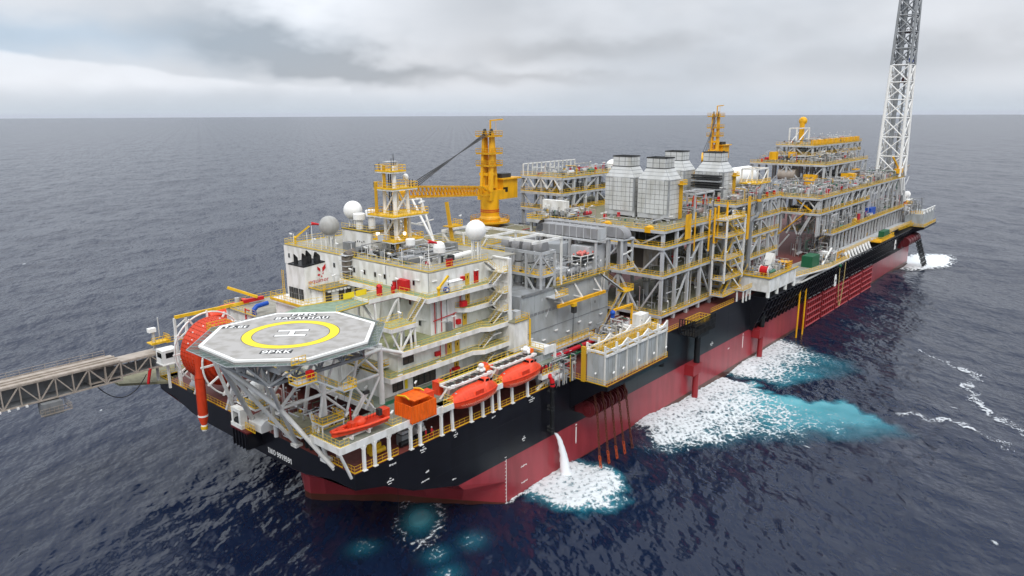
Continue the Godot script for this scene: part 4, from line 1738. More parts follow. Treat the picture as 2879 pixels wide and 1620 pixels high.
	for k in [[V(17.4, 25.2, -3.0), V(1.9, 2.1, 1.7), "orange red box between the large orange container and the nearer lifeboat"], [V(21.8, 25.2, -4.6), V(1.6, 2.2, 1.6), "orange red box behind the nearer lifeboat's bow"], [V(33.0, 25.2, -4.0), V(1.4, 2.3, 2.2), "orange red box between the two lifeboats"], [V(9.4, 25.2, -4.5), V(1.6, 1.2, 1.4), "low orange red box by the stern of the rescue boat"]]:
		o = thing("equipment_box", k[2], "box", k[0])
		mb = MB.new()
		mb.box(k[0] + V(0, k[1].y / 2, 0), k[1])
		part(o, "body", mb, "orange")
		mb = MB.new()
		mb.box(k[0] + V(0, k[1].y + 0.05, 0), V(k[1].x + 0.1, 0.1, k[1].z + 0.1))
		part(o, "lid", mb, "orange")


func boats() -> void:
	# two enclosed lifeboats in their launching frames
	for i in 2:
		var at := V(25.9, 24.9, -0.4) if i == 0 else V(38.2, 25.0, -0.4)
		var o := thing("lifeboat", "enclosed orange lifeboat nearer the orange container" if i == 0 else "enclosed orange lifeboat nearer the grey screen wall, red overalls beside its stern", "lifeboat", at, "lifeboats hung along the ship's side")
		lifeboat(o, at)
		var f := thing("lifeboat_davit", "white launching frame with yellow rails above the nearer lifeboat" if i == 0 else "white launching frame with yellow rails above the farther lifeboat", "lifeboat davit", at + V(0, 0.3, -2.4), "launching frames of the lifeboats")
		var mb := MB.new()
		var x0 := at.x - 5.2
		var x1 := at.x + 5.6
		var Y := at.y + 2.4
		mb.bar(V(x0, Y, -0.9), V(x1, Y, -0.9), 0.3, 0.35)
		mb.bar(V(x0, Y + 0.1, -3.2), V(x1, Y + 0.1, -3.2), 0.3, 0.35)
		for k in 7:
			var x := lerpf(x0, x1, k / 6.0)
			mb.bar(V(x, Y, -3.2), V(x, Y, -0.9), 0.25)
		part(f, "top_frame", mb, "white")
		for k in [x0 + 0.3, x1 - 0.3]:
			for d in [-0.9, 0.9]:
				mb = MB.new()
				mb.bar(V(k + d * 0.2, Y, -1.4), V(k + d, 25.2, -1.7 - absf(d)), 0.34, 0.34)
				part(f, "leg", mb, "white")
		mb = MB.new().apart()
		for k in 5:
			var x := lerpf(x0 + 0.8, x1 - 2.2, k / 4.0)
			mb.span(V(x, Y + 0.18, -2.6), V(x + 1.2, Y + 0.24, -1.5))
		part(f, "grating_panel", mb, "dark")
		mb = MB.new()
		mb.rail([V(x0, Y + 0.3, -3.4), V(x1, Y + 0.3, -3.4)], 1.15, 1.2, 0.045)
		mb.rail([V(x0 - 2.6, 25.2, 0.3), V(x0 - 0.4, 25.2, 0.3), V(x0 - 0.4, 25.2, -1.8)], 1.1, 0.7, 0.045)
		part(f, "railing", mb, "railing")
		mb = MB.new()
		for k in 14:
			var p := V(x1 - 1.6 + rng.randf_range(-0.7, 0.7), Y + 0.9 + rng.randf_range(-0.5, 0.6), -2.2 + rng.randf_range(-0.6, 0.6))
			mb.ball(p, rng.randf_range(0.25, 0.45), 8, 5)
		part(f, "winch", mb, "mark")
		mb = MB.new()
		mb.box(V(x1 - 0.7, Y + 0.7, -1.7), V(0.9, 0.7, 0.7))
		part(f, "winch_motor", mb, "crate")
		mb = MB.new()
		mb.span(V(x0 - 2.8, 24.2, -1.8), V(x0 - 0.3, 25.2, 0.45))
		part(f, "landing_block", mb, "white")
		mb = MB.new()
		mb.span(V(x0 + 0.6, 25.2, -3.0), V(x1 - 0.6, 27.0, -2.9))
		part(f, "back_panel", mb, "roof")
		mb = MB.new().apart()
		for k in [x0 + 0.6, x1 - 1.3]:
			mb.box(V(k, Y + 0.2, -0.7), V(0.5, 0.5, 0.5))
		part(f, "floodlight", mb, "mark")
	# open rescue boat in its cradle
	var o := thing("rescue_boat", "open orange rescue boat in a cradle on the boat deck corner", "rescue boat", V(2.6, 26.4, -1.8))
	rescue_boat(o)
	o = thing("boat_davit", "white slewing davit leaning over the open rescue boat", "davit", V(5.0, 25.2, -6.2))
	var mb := MB.new()
	mb.tube(V(4.9, 25.2, -6.0), V(4.9, 26.4, -6.0), 0.35)
	part(o, "pedestal", mb, "white")
	mb = MB.new()
	for s in [-0.3, 0.3]:
		mb.bar(V(4.9 + s, 26.2, -6.0), V(7.0 + s, 29.6, -5.4), 0.24, 0.34)
	for k in 4:
		mb.bar(V(4.8 + k * 0.5, 26.6 + k * 0.8, -6), V(5.5 + k * 0.5, 26.9 + k * 0.8, -5.9), 0.12)
	part(o, "arm", mb, "white")
	mb = MB.new()
	mb.box(V(7.0, 29.7, -5.4), V(1.0, 0.5, 0.5))
	part(o, "head", mb, "dark")
	mb = MB.new()
	mb.tube(V(4.5, 25.2, -6.4), V(4.5, 27.6, -6.4), 0.16)
	part(o, "ram", mb, "red")


func lifeboat(o: Node3D, at: Vector3) -> void:
	# hull and canopy lofted through ribs
	var mb := MB.new()
	var ribs := 25
	var pts := 20
	var L := 11.2
	var grid: Array = []
	for i in ribs:
		var t := float(i) / (ribs - 1)
		var x := (t - 0.5) * L
		var taper := pow(sin(PI * clampf(t * 0.92 + 0.05, 0, 1)), 0.42)
		var bow := clampf(absf(t - 0.5) * 2.0, 0, 1)
		var w := 1.8 * taper
		var keel := -1.95 + 1.0 * pow(bow, 3.0)
		var top := 1.25 + 0.35 * sin(PI * t)
		if t > 0.66 and t < 0.94:
			top += 0.75 * smoothstep(0.66, 0.72, t) * (1.0 - smoothstep(0.84, 0.94, t))
		top *= clampf(taper * 1.1, 0, 1)
		var row: Array = []
		for k in pts:
			var a := TAU * k / pts
			var c := cos(a)
			var s := sin(a)
			var y: float = s * (top if s > 0 else -keel)
			var ww := w * (1.0 if s <= 0 else 1.0 - 0.25 * s)
			var z := signf(c) * pow(absf(c), 0.6) * ww
			row.append(at + V(x, y + 0.2, z))
		grid.append(row)
	for i in ribs - 1:
		for k in pts:
			var a: Vector3 = grid[i][k]
			var b: Vector3 = grid[i + 1][k]
			var d: Vector3 = grid[i + 1][(k + 1) % pts]
			var e: Vector3 = grid[i][(k + 1) % pts]
			var m := (a + b + d + e) * 0.25
			mb.face(a, b, d, e, m - V(m.x, at.y + 0.1, at.z))
	for i in [0, ribs - 1]:
		for k in range(1, pts - 1):
			mb.tri(grid[i][0], grid[i][k], grid[i][k + 1])
	part(o, "body", mb, "orange")
	mb = MB.new()
	for s in [-1.0, 1.0]:
		mb.cut()
		for i in ribs - 1:
			var k := 0 if s > 0 else pts / 2
			mb.bar(grid[i][k] + V(0, 0, s * 0.03), grid[i + 1][k] + V(0, 0, s * 0.03), 0.12, 0.16)
	part(o, "rubbing_strake", mb, "orange2")
	mb = MB.new()
	for i in range(3, ribs - 3, 1):
		var p: Vector3 = grid[i][pts - 1] + V(0, -0.1, 0.05)
		mb.box(p + V(0, -0.06, 0), V(0.16, 0.07, 0.05))
		mb.stick(p, p + V(0.22, -0.35, 0.03), 0.025)
		mb.stick(p + V(0.45, 0, 0), p + V(0.22, -0.35, 0.03), 0.025)
	stuff(o, "grab_line", mb, "pinkish")
	mb = MB.new().apart()
	mb.box(at + V(2.55, 2.1, 0.98), V(0.8, 0.42, 0.08))
	mb.box(at + V(3.6, 1.95, 0.88), V(0.55, 0.42, 0.08))
	mb.box(at + V(1.9, 2.1, 0), V(0.08, 0.4, 1.4))
	part(o, "wheelhouse_window", mb, "glass")
	mb = MB.new().apart()
	for x in [-0.6, 0.45]:
		mb.box(at + V(x, 0.75, 1.66), V(0.95, 0.9, 0.06))
	part(o, "side_hatch", mb, "orange2")
	mb = MB.new().apart()
	for x in [-4.2, 3.9]:
		mb.box(at + V(x, 1.15, 0), V(0.3, 0.5, 0.3))
	part(o, "lifting_hook", mb, "steel")


func rescue_boat(o: Node3D) -> void:
	var B := V(-2.0, 26.5, -2.2)
	var S := V(7.0, 27.1, -1.2)
	var d := (S - B)
	var side := V(-d.z, 0, d.x).normalized()
	var rows: Array = []
	for i in 13:
		var t := i / 12.0
		var c := B + d * t
		var w := 1.3 * pow(clampf(t * 1.6 + 0.02, 0, 1), 0.55)
		var sheer := 0.5 * pow(1.0 - t, 2.0)
		rows.append([c + side * w + V(0, sheer, 0), c + side * w * 0.75 + V(0, -0.75 + sheer * 0.8, 0), c + V(0, -1.15 + sheer * 1.5, 0), c - side * w * 0.75 + V(0, -0.75 + sheer * 0.8, 0), c - side * w + V(0, sheer, 0)])
	var mb := MB.new()
	for i in 12:
		for k in 4:
			var q := [rows[i][k], rows[i + 1][k], rows[i + 1][k + 1], rows[i][k + 1]]
			mb.face(q[0], q[1], q[2], q[3], (q[0] + q[2]) * 0.5 - (B + d * (i / 12.0)) - V(0, 0.5, 0))
	mb.face(rows[12][0], rows[12][1], rows[12][3], rows[12][4], d)
	part(o, "hull", mb, "orange")
	mb = MB.new()
	for k in [0, 4]:
		for i in 12:
			mb.tube(rows[i][k], rows[i + 1][k], 0.24, 0.24, 8, i == 0 or i == 11)
	part(o, "fender", mb, "orange")
	mb = MB.new()
	for i in 11:
		mb.face(rows[i][0] - V(0, 0.3, 0), rows[i + 1][0] - V(0, 0.3, 0), rows[i + 1][4] - V(0, 0.3, 0), rows[i][4] - V(0, 0.3, 0), Vector3.UP)
	part(o, "floor", mb, "orange2")
	mb = MB.new()
	mb.ball(B + d * 0.52 + V(0, 0.5, 0), 1.0, 14, 8, 0.85)
	mb.box(B + d * 0.38 + V(0, 0.4, 0), V(0.9, 0.9, 1.3))
	part(o, "console", mb, "orange")
	mb = MB.new()
	mb.box(B + d * 0.16 + V(0, 0.35, 0), V(1.0, 0.4, 0.9))
	part(o, "bow_locker", mb, "orange")
	mb = MB.new()
	for k in [0.3, 0.62]:
		var c: Vector3 = B + d * k + V(0, -1.2, 0)
		mb.bar(c - side * 1.2, c + side * 1.2, 0.25)
		mb.bar(c + side * 1.2, c + side * 1.3 + V(0, 0.6, 0), 0.22)
		mb.bar(c - side * 1.2, c - side * 1.3 + V(0, 0.6, 0), 0.22)
	mb.bar(B + d * 0.2 + V(0, -1.25, 0), B + d * 0.75 + V(0, -1.25, 0), 0.25)
	part(o, "cradle", mb, "white")
	mb = MB.new()
	for k in 5:
		mb.stick(B + d * (0.66 + 0.06 * k) + V(0, 0.3, 0), B + d * (0.68 + 0.06 * k) + V(0, 1.4, 0), 0.04)
	mb.box(B + d * 0.9 + V(0, 0.8, 0), V(0.6, 1.0, 0.8))
	part(o, "engine_and_frame", mb, "dark")


# ------------------------------------------------------------------ pipework and equipment that fills the modules
const TONES := [Color(0.40, 0.41, 0.42), Color(0.33, 0.34, 0.35), Color(0.52, 0.53, 0.54), Color(0.25, 0.26, 0.27), Color(0.62, 0.62, 0.62), Color(0.10, 0.10, 0.105), Color(0.44, 0.42, 0.38), Color(0.45, 0.03, 0.04), Color(0.48, 0.35, 0.33), Color(0.06, 0.065, 0.07), Color(0.60, 0.36, 0.03), Color(0.05, 0.16, 0.10)]


func tone() -> Color:
	var r := rng.randf()
	if r < 0.80:
		return TONES[rng.randi_range(0, 6)]
	return TONES[rng.randi_range(4, 11)]


# pipes, valves and vessels standing on a floor within a box of space
func clutter(o: Node3D, x0: float, x1: float, y0: float, y1: float, z0: float, z1: float, n: int, seed_ := 1, mat := "many") -> void:
	rng.seed = seed_
	var mb := MB.new()
	mb.colored = true
	for i in n:
		mb.col = tone()
		var x := rng.randf_range(x0, x1)
		var y := rng.randf_range(y0, y1)
		var z := rng.randf_range(z0, z1)
		var r := rng.randf()
		var th := rng.randf_range(0.05, 0.16)
		if r < 0.26:
			var l := minf(rng.randf_range(2.0, 9.0), x1 - x)
			mb.tube(V(x, y, z), V(x + l, y, z), th, th, 5, false)
			if rng.randf() < 0.7:
				mb.tube(V(x, y, z), V(x, maxf(y0, y - rng.randf_range(0.5, 3)), z), th, th, 5, false)
		elif r < 0.42:
			var l := minf(rng.randf_range(1.5, 6.0), z1 - z)
			mb.tube(V(x, y, z), V(x, y, z + l), th, th, 5, false)
			if rng.randf() < 0.7:
				mb.tube(V(x, y, z + l), V(x, y0, z + l), th, th, 5, false)
		elif r < 0.70:
			mb.tube(V(x, y0, z), V(x, y, z), th * 0.8, th * 0.8, 5, false)
			if rng.randf() < 0.35:
				mb.box(V(x, y, z), V(0.25, 0.3, 0.25))
			else:
				mb.tube(V(x, y, z), V(x + rng.randf_range(-1.2, 1.2), y, z), th * 0.8, th * 0.8, 5, false)
		elif r < 0.86:
			var s := V(rng.randf_range(0.2, 0.9), rng.randf_range(0.2, 0.9), rng.randf_range(0.2, 0.9))
			mb.box(V(x, y0 + s.y * 0.5 + (y - y0) * 0.5, z), s)
			mb.stick(V(x, y0, z), V(x, y, z), 0.05)
		elif r < 0.93:
			mb.ball(V(x, y0 + (y - y0) * 0.6, z), rng.randf_range(0.18, 0.45), 7, 4)
		elif r < 0.965:
			var R := minf(rng.randf_range(0.35, 0.8), (y1 - y0) * 0.2)
			mb.tube(V(x, y0, z), V(x, y0 + (y1 - y0) * rng.randf_range(0.3, 0.8), z), R, R, 10)
		else:
			var R := minf(rng.randf_range(0.4, 0.9), (y1 - y0) * 0.2)
			var l := minf(rng.randf_range(2.0, 4.5), x1 - x)
			mb.tube(V(x, y0 + R + 0.5, z), V(x + l, y0 + R + 0.5, z), R, R, 10)
	stuff(o, "pipework", mb, mat)


# ------------------------------------------------------------------ accommodation
const YA := 25.2
const YB := 29.1
const YC := 33.1
const YD := 36.9
const YE := 40.7
const YR := 44.7


func accommodation() -> void:
	block()
	funnel()
	roof_things()
	mast_tower()
	aft_house()


# a raised slab with a white fascia round its outer edge
func gallery(o: Node3D, poly: Array, y: float, drop := 0.75) -> void:
	var pv := PackedVector2Array()
	for p in poly:
		pv.append(Vector2(p.x, p.y))
	var mb := MB.new()
	mb.prism(pv, V(0, y - 0.2, 0), Vector3.RIGHT, Vector3.BACK, V(0, 0.2, 0))
	part(o, "gallery_floor", mb, "gallery")
	mb = MB.new()
	var edge: Array = []
	for i in poly.size() - 1:
		var a: Vector2 = poly[i]
		var b: Vector2 = poly[i + 1]
		mb.bar(V(a.x, y - drop * 0.5 + 0.05, a.y), V(b.x, y - drop * 0.5 + 0.05, b.y), 0.14, drop + 0.1)
	part(o, "fascia", mb, "white")


func door(o: Node3D, x: float, y: float, z: float, mat := "door", w := 1.15, h := 2.2) -> void:
	var mb := MB.new()
	mb.box(V(x, y + h * 0.5 + 0.1, z + 0.05), V(w, h, 0.1))
	mb.box(V(x - w * 0.3, y + h * 0.55, z + 0.12), V(0.08, 0.25, 0.08))
	var d := part(o, "door", mb, mat)
	mb = MB.new()
	mb.box(V(x, y + h * 0.72, z + 0.11), V(0.2, 0.55, 0.03))
	var p := MeshInstance3D.new()
	p.name = "window"
	p.mesh = mb.mesh()
	p.material_override = M["glass"]
	d.add_child(p, true)


func block() -> void:
	var o := thing("accommodation_block", "big white accommodation block with galleries and yellow stairs behind the helicopter deck", "building", V(34, YA, -32))
	var mb := MB.new()
	mb.span(V(14.0, YA, -54), V(46, YB - 0.2, -9.8))
	part(o, "wall", mb, "white")
	mb = MB.new()
	mb.span(V(17.2, YB, -54), V(46, YC - 0.2, -9.7))
	part(o, "wall", mb, "white")
	mb = MB.new()
	mb.span(V(26.5, YC, -57), V(46, YE - 0.2, -11.3))
	part(o, "wall", mb, "white")
	mb = MB.new()
	mb.span(V(26.4, YE - 0.2, -57.1), V(48, YR - 0.25, -11.25))
	part(o, "wall", mb, "white")
	mb = MB.new()
	mb.span(V(26.45, YR - 0.25, -57.05), V(50, YR, -11.3))
	part(o, "roof", mb, "roof")
	mb = MB.new().apart()
	mb.span(V(27, YR + 0.004, -38), V(49, YR + 0.012, -37.6))
	mb.span(V(30, YR + 0.004, -20), V(49, YR + 0.012, -19.6))
	part(o, "painted_line", mb, "mark")
	# decks and galleries
	gallery(o, [Vector2(13.9, -30), Vector2(13.9, -7.75), Vector2(33.6, -7.75), Vector2(35.4, -6.4), Vector2(42.4, -6.4), Vector2(42.4, -9.9)], YB)
	gallery(o, [Vector2(16.6, -54), Vector2(16.6, -7.7), Vector2(35.6, -7.7), Vector2(37.2, -6.5), Vector2(42.4, -6.5), Vector2(42.4, -9.9)], YC)
	gallery(o, [Vector2(32.6, -11.3), Vector2(34.4, -9.3), Vector2(41.6, -9.3), Vector2(41.6, -11.3)], YD)
	gallery(o, [Vector2(26.4, -34), Vector2(23.8, -34), Vector2(23.8, -21), Vector2(17, -21), Vector2(17, -16.5), Vector2(23.8, -16.5), Vector2(23.8, -8.9), Vector2(41.6, -8.9), Vector2(41.6, -11.3)], YE)
	mb = MB.new().apart()
	mb.span(V(14.2, YB + 0.004, -9.4), V(33, YB + 0.012, -8.9))
	mb.span(V(17, YC + 0.004, -9.4), V(35, YC + 0.012, -8.9))
	mb.span(V(17, YC + 0.004, -11.0), V(26, YC + 0.012, -10.6))
	mb.span(V(24.2, YE + 0.004, -10.8), V(41, YE + 0.012, -10.4))
	mb.span(V(25.0, YE + 0.004, -33), V(25.5, YE + 0.012, -11))
	part(o, "painted_path", mb, "deckgreen2")
	mb = MB.new()
	mb.rail([V(14, YB, -20), V(14, YB, -7.8), V(33.6, YB, -7.8), V(35.4, YB, -6.5), V(42.2, YB, -6.5)], 1.15, 1.4)
	mb.rail([V(16.7, YC, -9.2), V(16.7, YC, -7.8), V(35.6, YC, -7.8), V(37.2, YC, -6.6), V(42.2, YC, -6.6)], 1.15, 1.4)
	mb.rail([V(34.4, YD, -9.4), V(41.5, YD, -9.4)], 1.15, 1.2)
	mb.rail([V(32.7, YD, -11.2), V(34.4, YD, -9.4)], 1.15, 1.2)
	mb.rail([V(23.9, YE, -16.4), V(23.9, YE, -12.6)], 1.15, 1.4)
	mb.rail([V(23.9, YE, -10.4), V(23.9, YE, -9.0), V(39, YE, -9.0)], 1.15, 1.4)
	mb.rail([V(24, YE, -33.8), V(24, YE, -21.2), V(17.2, YE, -21.1)], 1.15, 1.4)
	mb.rail([V(26.6, YR, -11.5), V(26.6, YR, -56.9), V(49.8, YR, -56.9)], 1.15, 1.6)
	mb.rail([V(26.6, YR, -11.5), V(42, YR, -11.5)], 1.15, 1.4)
	mb.rail([V(49.8, YR, -56.9), V(49.8, YR, -14)], 1.15, 1.8)
	part(o, "railing", mb, "railing")
	# stair side: end wall, landings and flights
	mb = MB.new()
	mb.span(V(43.2, YC, -11.3), V(43.45, YR + 0.5, -6.9))
	for y in [YD, YE, YR - 1.7]:
		mb.span(V(43.0, y - 0.3, -11.0), V(43.2, y, -6.9))
	for z in [-9.6, -8.3]:
		mb.span(V(43.05, YC + 0.4, z), V(43.2, YR, z + 0.1))
	mb.span(V(42.7, YC, -7.15), V(43.5, YR + 0.6, -6.75))
	mb.span(V(42.9, YR + 0.35, -11.3), V(43.5, YR + 0.6, -6.8))
	part(o, "end_wall", mb, "white")
	var flights := [[V(39.2, YE, -8.3), V(42.4, YR - 1.9, -8.3)], [V(39.2, YD, -8.3), V(42.4, YE - 1.9, -8.3)], [V(39.2, YC, -8.3), V(42.4, YD - 1.7, -8.3)],
		[V(42.2, YR - 1.9, -9.9), V(39.6, YR, -9.9)], [V(42.2, YE - 1.9, -9.9), V(40, YE, -9.9)], [V(42.2, YD - 1.7, -9.9), V(40, YD, -9.9)],
		[V(36.2, YB, -8.2), V(39.6, YC - 1.9, -8.2)], [V(39.5, YC - 1.9, -9.4), V(37, YC, -9.4)], [V(35.6, YA, -8.0), V(39.4, YB - 1.7, -8.0)],
		[V(20.5, 37.4, -9.9), V(23.7, YE, -9.9)]]
	for f in flights:
		mb = MB.new()
		mb.strings(f[0], f[1], 1.1)
		part(o, "stair_string", mb, "white")
		mb = MB.new()
		mb.steps(f[0], f[1], 1.0)
		stuff(o, "treads", mb, "railing")
		mb = MB.new()
		mb.hand(f[0], f[1], 1.1)
		part(o, "stair_railing", mb, "railing")
	mb = MB.new().apart()
	for y in [YR - 2.1, YE - 2.1, YD - 1.9]:
		mb.span(V(41.6, y, -11.2), V(43.1, y + 0.25, -7.0))
	mb.span(V(38.6, YC - 2.1, -9.8), V(41, YC - 1.9, -7.2))
	part(o, "landing", mb, "white")
	mb = MB.new()
	for y in [YR - 1.85, YE - 1.85, YD - 1.65]:
		mb.rail([V(41.6, y, -7.0), V(43.0, y, -7.0)], 1.1, 0.5, 0.04)
	part(o, "landing_railing", mb, "railing")
	# platform below the top stair, on braced legs
	mb = MB.new()
	mb.span(V(15.0, 36.7, -12.2), V(20.8, 37.4, -8.4))
	part(o, "stair_platform", mb, "white")
	mb = MB.new()
	mb.span(V(15.1, 37.41, -12.1), V(20.7, 37.43, -8.5))
	part(o, "platform_floor", mb, "gallery")
	mb = MB.new()
	mb.rail([V(20.4, 37.4, -8.5), V(15.1, 37.4, -8.5), V(15.1, 37.4, -12.1), V(20.7, 37.4, -12.1)], 1.15, 1.0)
	part(o, "railing", mb, "railing")
	mb = MB.new()
	for k in [[V(16.8, YC, -8.3), V(20.4, 36.8, -8.8)], [V(16.8, YC, -8.3), V(15.2, 36.8, -8.8)], [V(19.2, YC, -8.3), V(19.4, 36.8, -8.8)], [V(16.8, YC, -8.3), V(17.6, 36.8, -8.8)], [V(20.4, YC, -8.6), V(20.4, 36.8, -8.8)], [V(16.8, YC, -11.5), V(15.6, 36.8, -11.9)], [V(20.4, YC, -11.5), V(20.4, 36.8, -11.9)], [V(18, YC, -11.5), V(20.2, 36.8, -11.9)]]:
		mb.bar(k[0], k[1], 0.28)
	mb.apart()
	for k in [[V(18.2, YC, -16), V(18.2, YE - 0.7, -16.6)], [V(23.6, YC, -16.4), V(23.6, YE - 0.7, -16.6)], [V(18.2, YC, -21), V(18.2, YE - 0.7, -21)], [V(18.5, YC, -16.4), V(23.4, YE - 1, -16.6)], [V(20, YE - 0.8, -16.6), V(21.6, YC, -20)], [V(18.3, YC + 3, -16.3), V(18.4, YE - 1, -20.8)]]:
		mb.bar(k[0], k[1], 0.34)
	part(o, "walkway_prop", mb, "white")
	mb = MB.new()
	mb.span(V(17.2, YE - 0.78, -16.58), V(23.8, YE - 0.7, -16.42))
	mb.span(V(23.72, YE - 0.85, -16.4), V(23.86, YE - 0.74, -9.0))
	part(o, "red_edge_strip", mb, "maroon")
	# white block with its roof platform
	mb = MB.new()
	mb.span(V(42.2, 27.2, -9.8), V(46.2, YC - 0.1, -5.0))
	mb.span(V(42.4, YA, -7.2), V(42.7, 27.2, -6.9))
	part(o, "stair_house", mb, "white")
	mb = MB.new()
	mb.span(V(42.0, YC - 0.1, -10.5), V(46.4, YC + 0.05, -4.8))
	part(o, "stair_house_roof", mb, "grating")
	mb = MB.new()
	mb.rail([V(42.4, YC, -4.9), V(46.2, YC, -4.9), V(46.2, YC, -9)], 1.15, 1.0)
	part(o, "railing", mb, "yellow")
	mb = MB.new()
	for z in [-5.3, -4.75]:
		mb.stick(V(46.4, 27.6, z), V(46.4, YC + 1.2, z), 0.06)
	for i in 16:
		mb.stick(V(46.4, 27.8 + i * 0.38, -5.3), V(46.4, 27.8 + i * 0.38, -4.75), 0.03)
	mb.bar(V(46.5, 27.6, -4.6), V(46.5, YC, -4.6), 0.2)
	part(o, "ladder", mb, "yellow")
	mb = MB.new()
	mb.box(V(43.3, YC + 0.75, -7.6), V(1.4, 1.4, 1.4))
	mb.box(V(45.2, YC + 0.75, -7.2), V(1.4, 1.5, 1.4))
	part(o, "air_unit", mb, "steel")
	# doors
	door(o, 36.0, YE, -11.3)
	door(o, 38.4, YE, -11.3, "red", 1.3, 2.4)
	door(o, 36.0, YD, -11.3)
	door(o, 35.1, YC, -11.3)
	door(o, 29.4, YB, -9.7)
	door(o, 31.4, YB, -9.7)
	door(o, 31.2, YA, -9.8)
	# windows of the front wall
	for k in [[-55.2, 42.4], [-39.1, 42.4], [-32.6, 42.3], [-29.4, 42.3], [-26.2, 42.3], [-23.4, 42.3], [-15.3, 42.3], [-32.6, 38.5], [-19.7, 38.5], [-16.5, 38.5], [-14.0, 35.0], [-22, 35.4]]:
		var w := MB.new()
		w.box(V(26.36, k[1], k[0]), V(0.1, 0.85, 0.5))
		var f := part(o, "window", w, "glass")
		w = MB.new()
		w.box(V(26.37, k[1], k[0]), V(0.07, 1.05, 0.7))
		var p := MeshInstance3D.new()
		p.name = "frame"
		p.mesh = w.mesh()
		p.material_override = M["steel"]
		f.add_child(p, true)
	# louvred openings
	for k in [[19.5, 31.0, -9.7, 2.3, 1.75], [21.8, 26.6, -9.8, 2.5, 2.3], [24.5, 26.6, -9.8, 2.6, 2.3], [17.0, 26.8, -9.8, 2.2, 1.9]]:
		mb = MB.new()
		mb.box(V(k[0], k[1], k[2] + 0.03), V(k[3], k[4], 0.06))
		var f := part(o, "louvre", mb, "louvre")
		mb = MB.new()
		for i in 3:
			mb.box(V(k[0] - k[3] / 2 + i * k[3] / 2, k[1], k[2] + 0.1), V(0.1, k[4], 0.08))
		for i in 3:
			mb.box(V(k[0], k[1] - k[4] / 2 + i * k[4] / 2, k[2] + 0.1), V(k[3], 0.1, 0.07))
		var p := MeshInstance3D.new()
		p.name = "frame"
		p.mesh = mb.mesh()
		p.material_override = M["dark"]
		f.add_child(p, true)
	mb = MB.new()
	mb.box(V(18.9, 26.5, -9.72), V(0.6, 1.7, 0.1))
	part(o, "notice_board", mb, "circle")
	mb = MB.new()
	mb.box(V(20.8, 33.9, -10.4), V(2.0, 1.5, 0.3))
	part(o, "louvre", mb, "louvre")
	# red fire mains on the side wall
	mb = MB.new().apart()
	for k in [[V(27.4, YC + 0.2, -11.1), V(27.4, YE - 0.9, -11.1)], [V(29.0, YC + 0.2, -11.1), V(29.0, YE - 0.9, -11.1)], [V(32.2, YC + 0.2, -11.1), V(32.2, 36.1, -11.1)], [V(33.9, 36.2, -11.1), V(33.9, YE - 0.3, -11.1)], [V(27.0, 35.7, -11.1), V(32.2, 36.05, -11.1)], [V(32.2, 36.1, -11.1), V(33.9, 36.2, -11.1)], [V(27.0, YB + 0.2, -9.5), V(27.0, YC - 0.5, -9.5)], [V(28.4, YB + 0.2, -9.5), V(28.4, YC - 0.8, -9.5)]]:
		mb.tube(k[0], k[1], 0.09, 0.09, 6)
	part(o, "fire_main", mb, "red")
	mb = MB.new().apart()
	for k in [[V(27.8, YC, -11.15), V(27.8, YE - 1, -11.15)], [V(34.4, YE - 1.0, -11.15), V(34.4, YC + 0.1, -11.15)], [V(30.5, YC + 0.3, -11.2), V(30.5, YE - 1, -11.2)], [V(26.6, 42.6, -22.0), V(26.3, 42.6, -22.0)], [V(26.3, 40.9, -23.0), V(26.3, YR - 0.3, -23.0)], [V(26.3, YR - 0.3, -44.8), V(26.3, 42.0, -44.8)], [V(26.3, 40.9, -11.35), V(26.3, YR, -11.35)]]:
		mb.tube(k[0], k[1], 0.05, 0.05, 5)
	part(o, "pipe", mb, "grey")
	# boxes on the walls
	for k in [[V(34.6, 42.3, -11.1), V(0.9, 0.8, 0.5)], [V(33.5, 37.9, -9.9), V(1.3, 1.0, 0.8)], [V(33.2, 34.3, -11.0), V(0.9, 0.9, 0.6)], [V(26.2, 30.2, -9.4), V(1.1, 0.8, 0.5)], [V(30.6, 26.2, -9.3), V(1.4, 0.5, 0.8)]]:
		mb = MB.new()
		mb.box(k[0], k[1])
		part(o, "fire_cabinet", mb, "red")
	mb = MB.new()
	mb.box(V(30.6, YC + 0.9, -10.8), V(1.1, 1.6, 0.7))
	part(o, "grey_cabinet", mb, "grey")
	mb = MB.new().apart()
	for k in [V(28.0, YE - 0.9, -9.3), V(31, YD - 0.9, -10.0), V(37, YD - 0.9, -9.8), V(38, YE - 0.9, -9.6), V(30, YC - 0.95, -8.4), V(24, YC - 0.95, -8.4), V(18, YB - 0.95, -8.4), V(26, YB - 0.95, -8.4), V(35, YB - 0.95, -8.4), V(36, 39.2, -11.2), V(29.5, 35.2, -11.1), V(38.5, 43.2, -11.1), V(27.6, 43.0, -11.1)]:
		mb.box(k, V(1.2, 0.14, 0.2))
	for k in [V(26.2, 43.0, -14.2), V(26.2, 39.0, -26), V(26.2, 35.8, -13.0)]:
		mb.box(k, V(0.2, 0.14, 1.2))
	part(o, "light_fitting", mb, "mark")
	for k in [V(24.4, YE, -27.6), V(24.4, YE, -22.4), V(24.4, YE, -17.7), V(17.4, 37.4, -9.0), V(24.2, YE, -31.0)]:
		lamp(o, k, 1.3, 2.4)
	for k in [V(20, YC, -7.9), V(30, YC, -7.9), V(25, YB, -7.9), V(16, YB, -7.9)]:
		lamp(o, k, 0.0, 0.3)
	# weathered ventilation trunk climbing the front wall
	mb = MB.new()
	mb.tube(V(25.7, YD + 1.4, -34), V(25.7, YR + 0.2, -34), 0.95, 0.95, 14)
	mb.tube(V(25.7, YR + 0.2, -34), V(27.6, YR + 0.8, -34), 0.95, 0.95, 14)
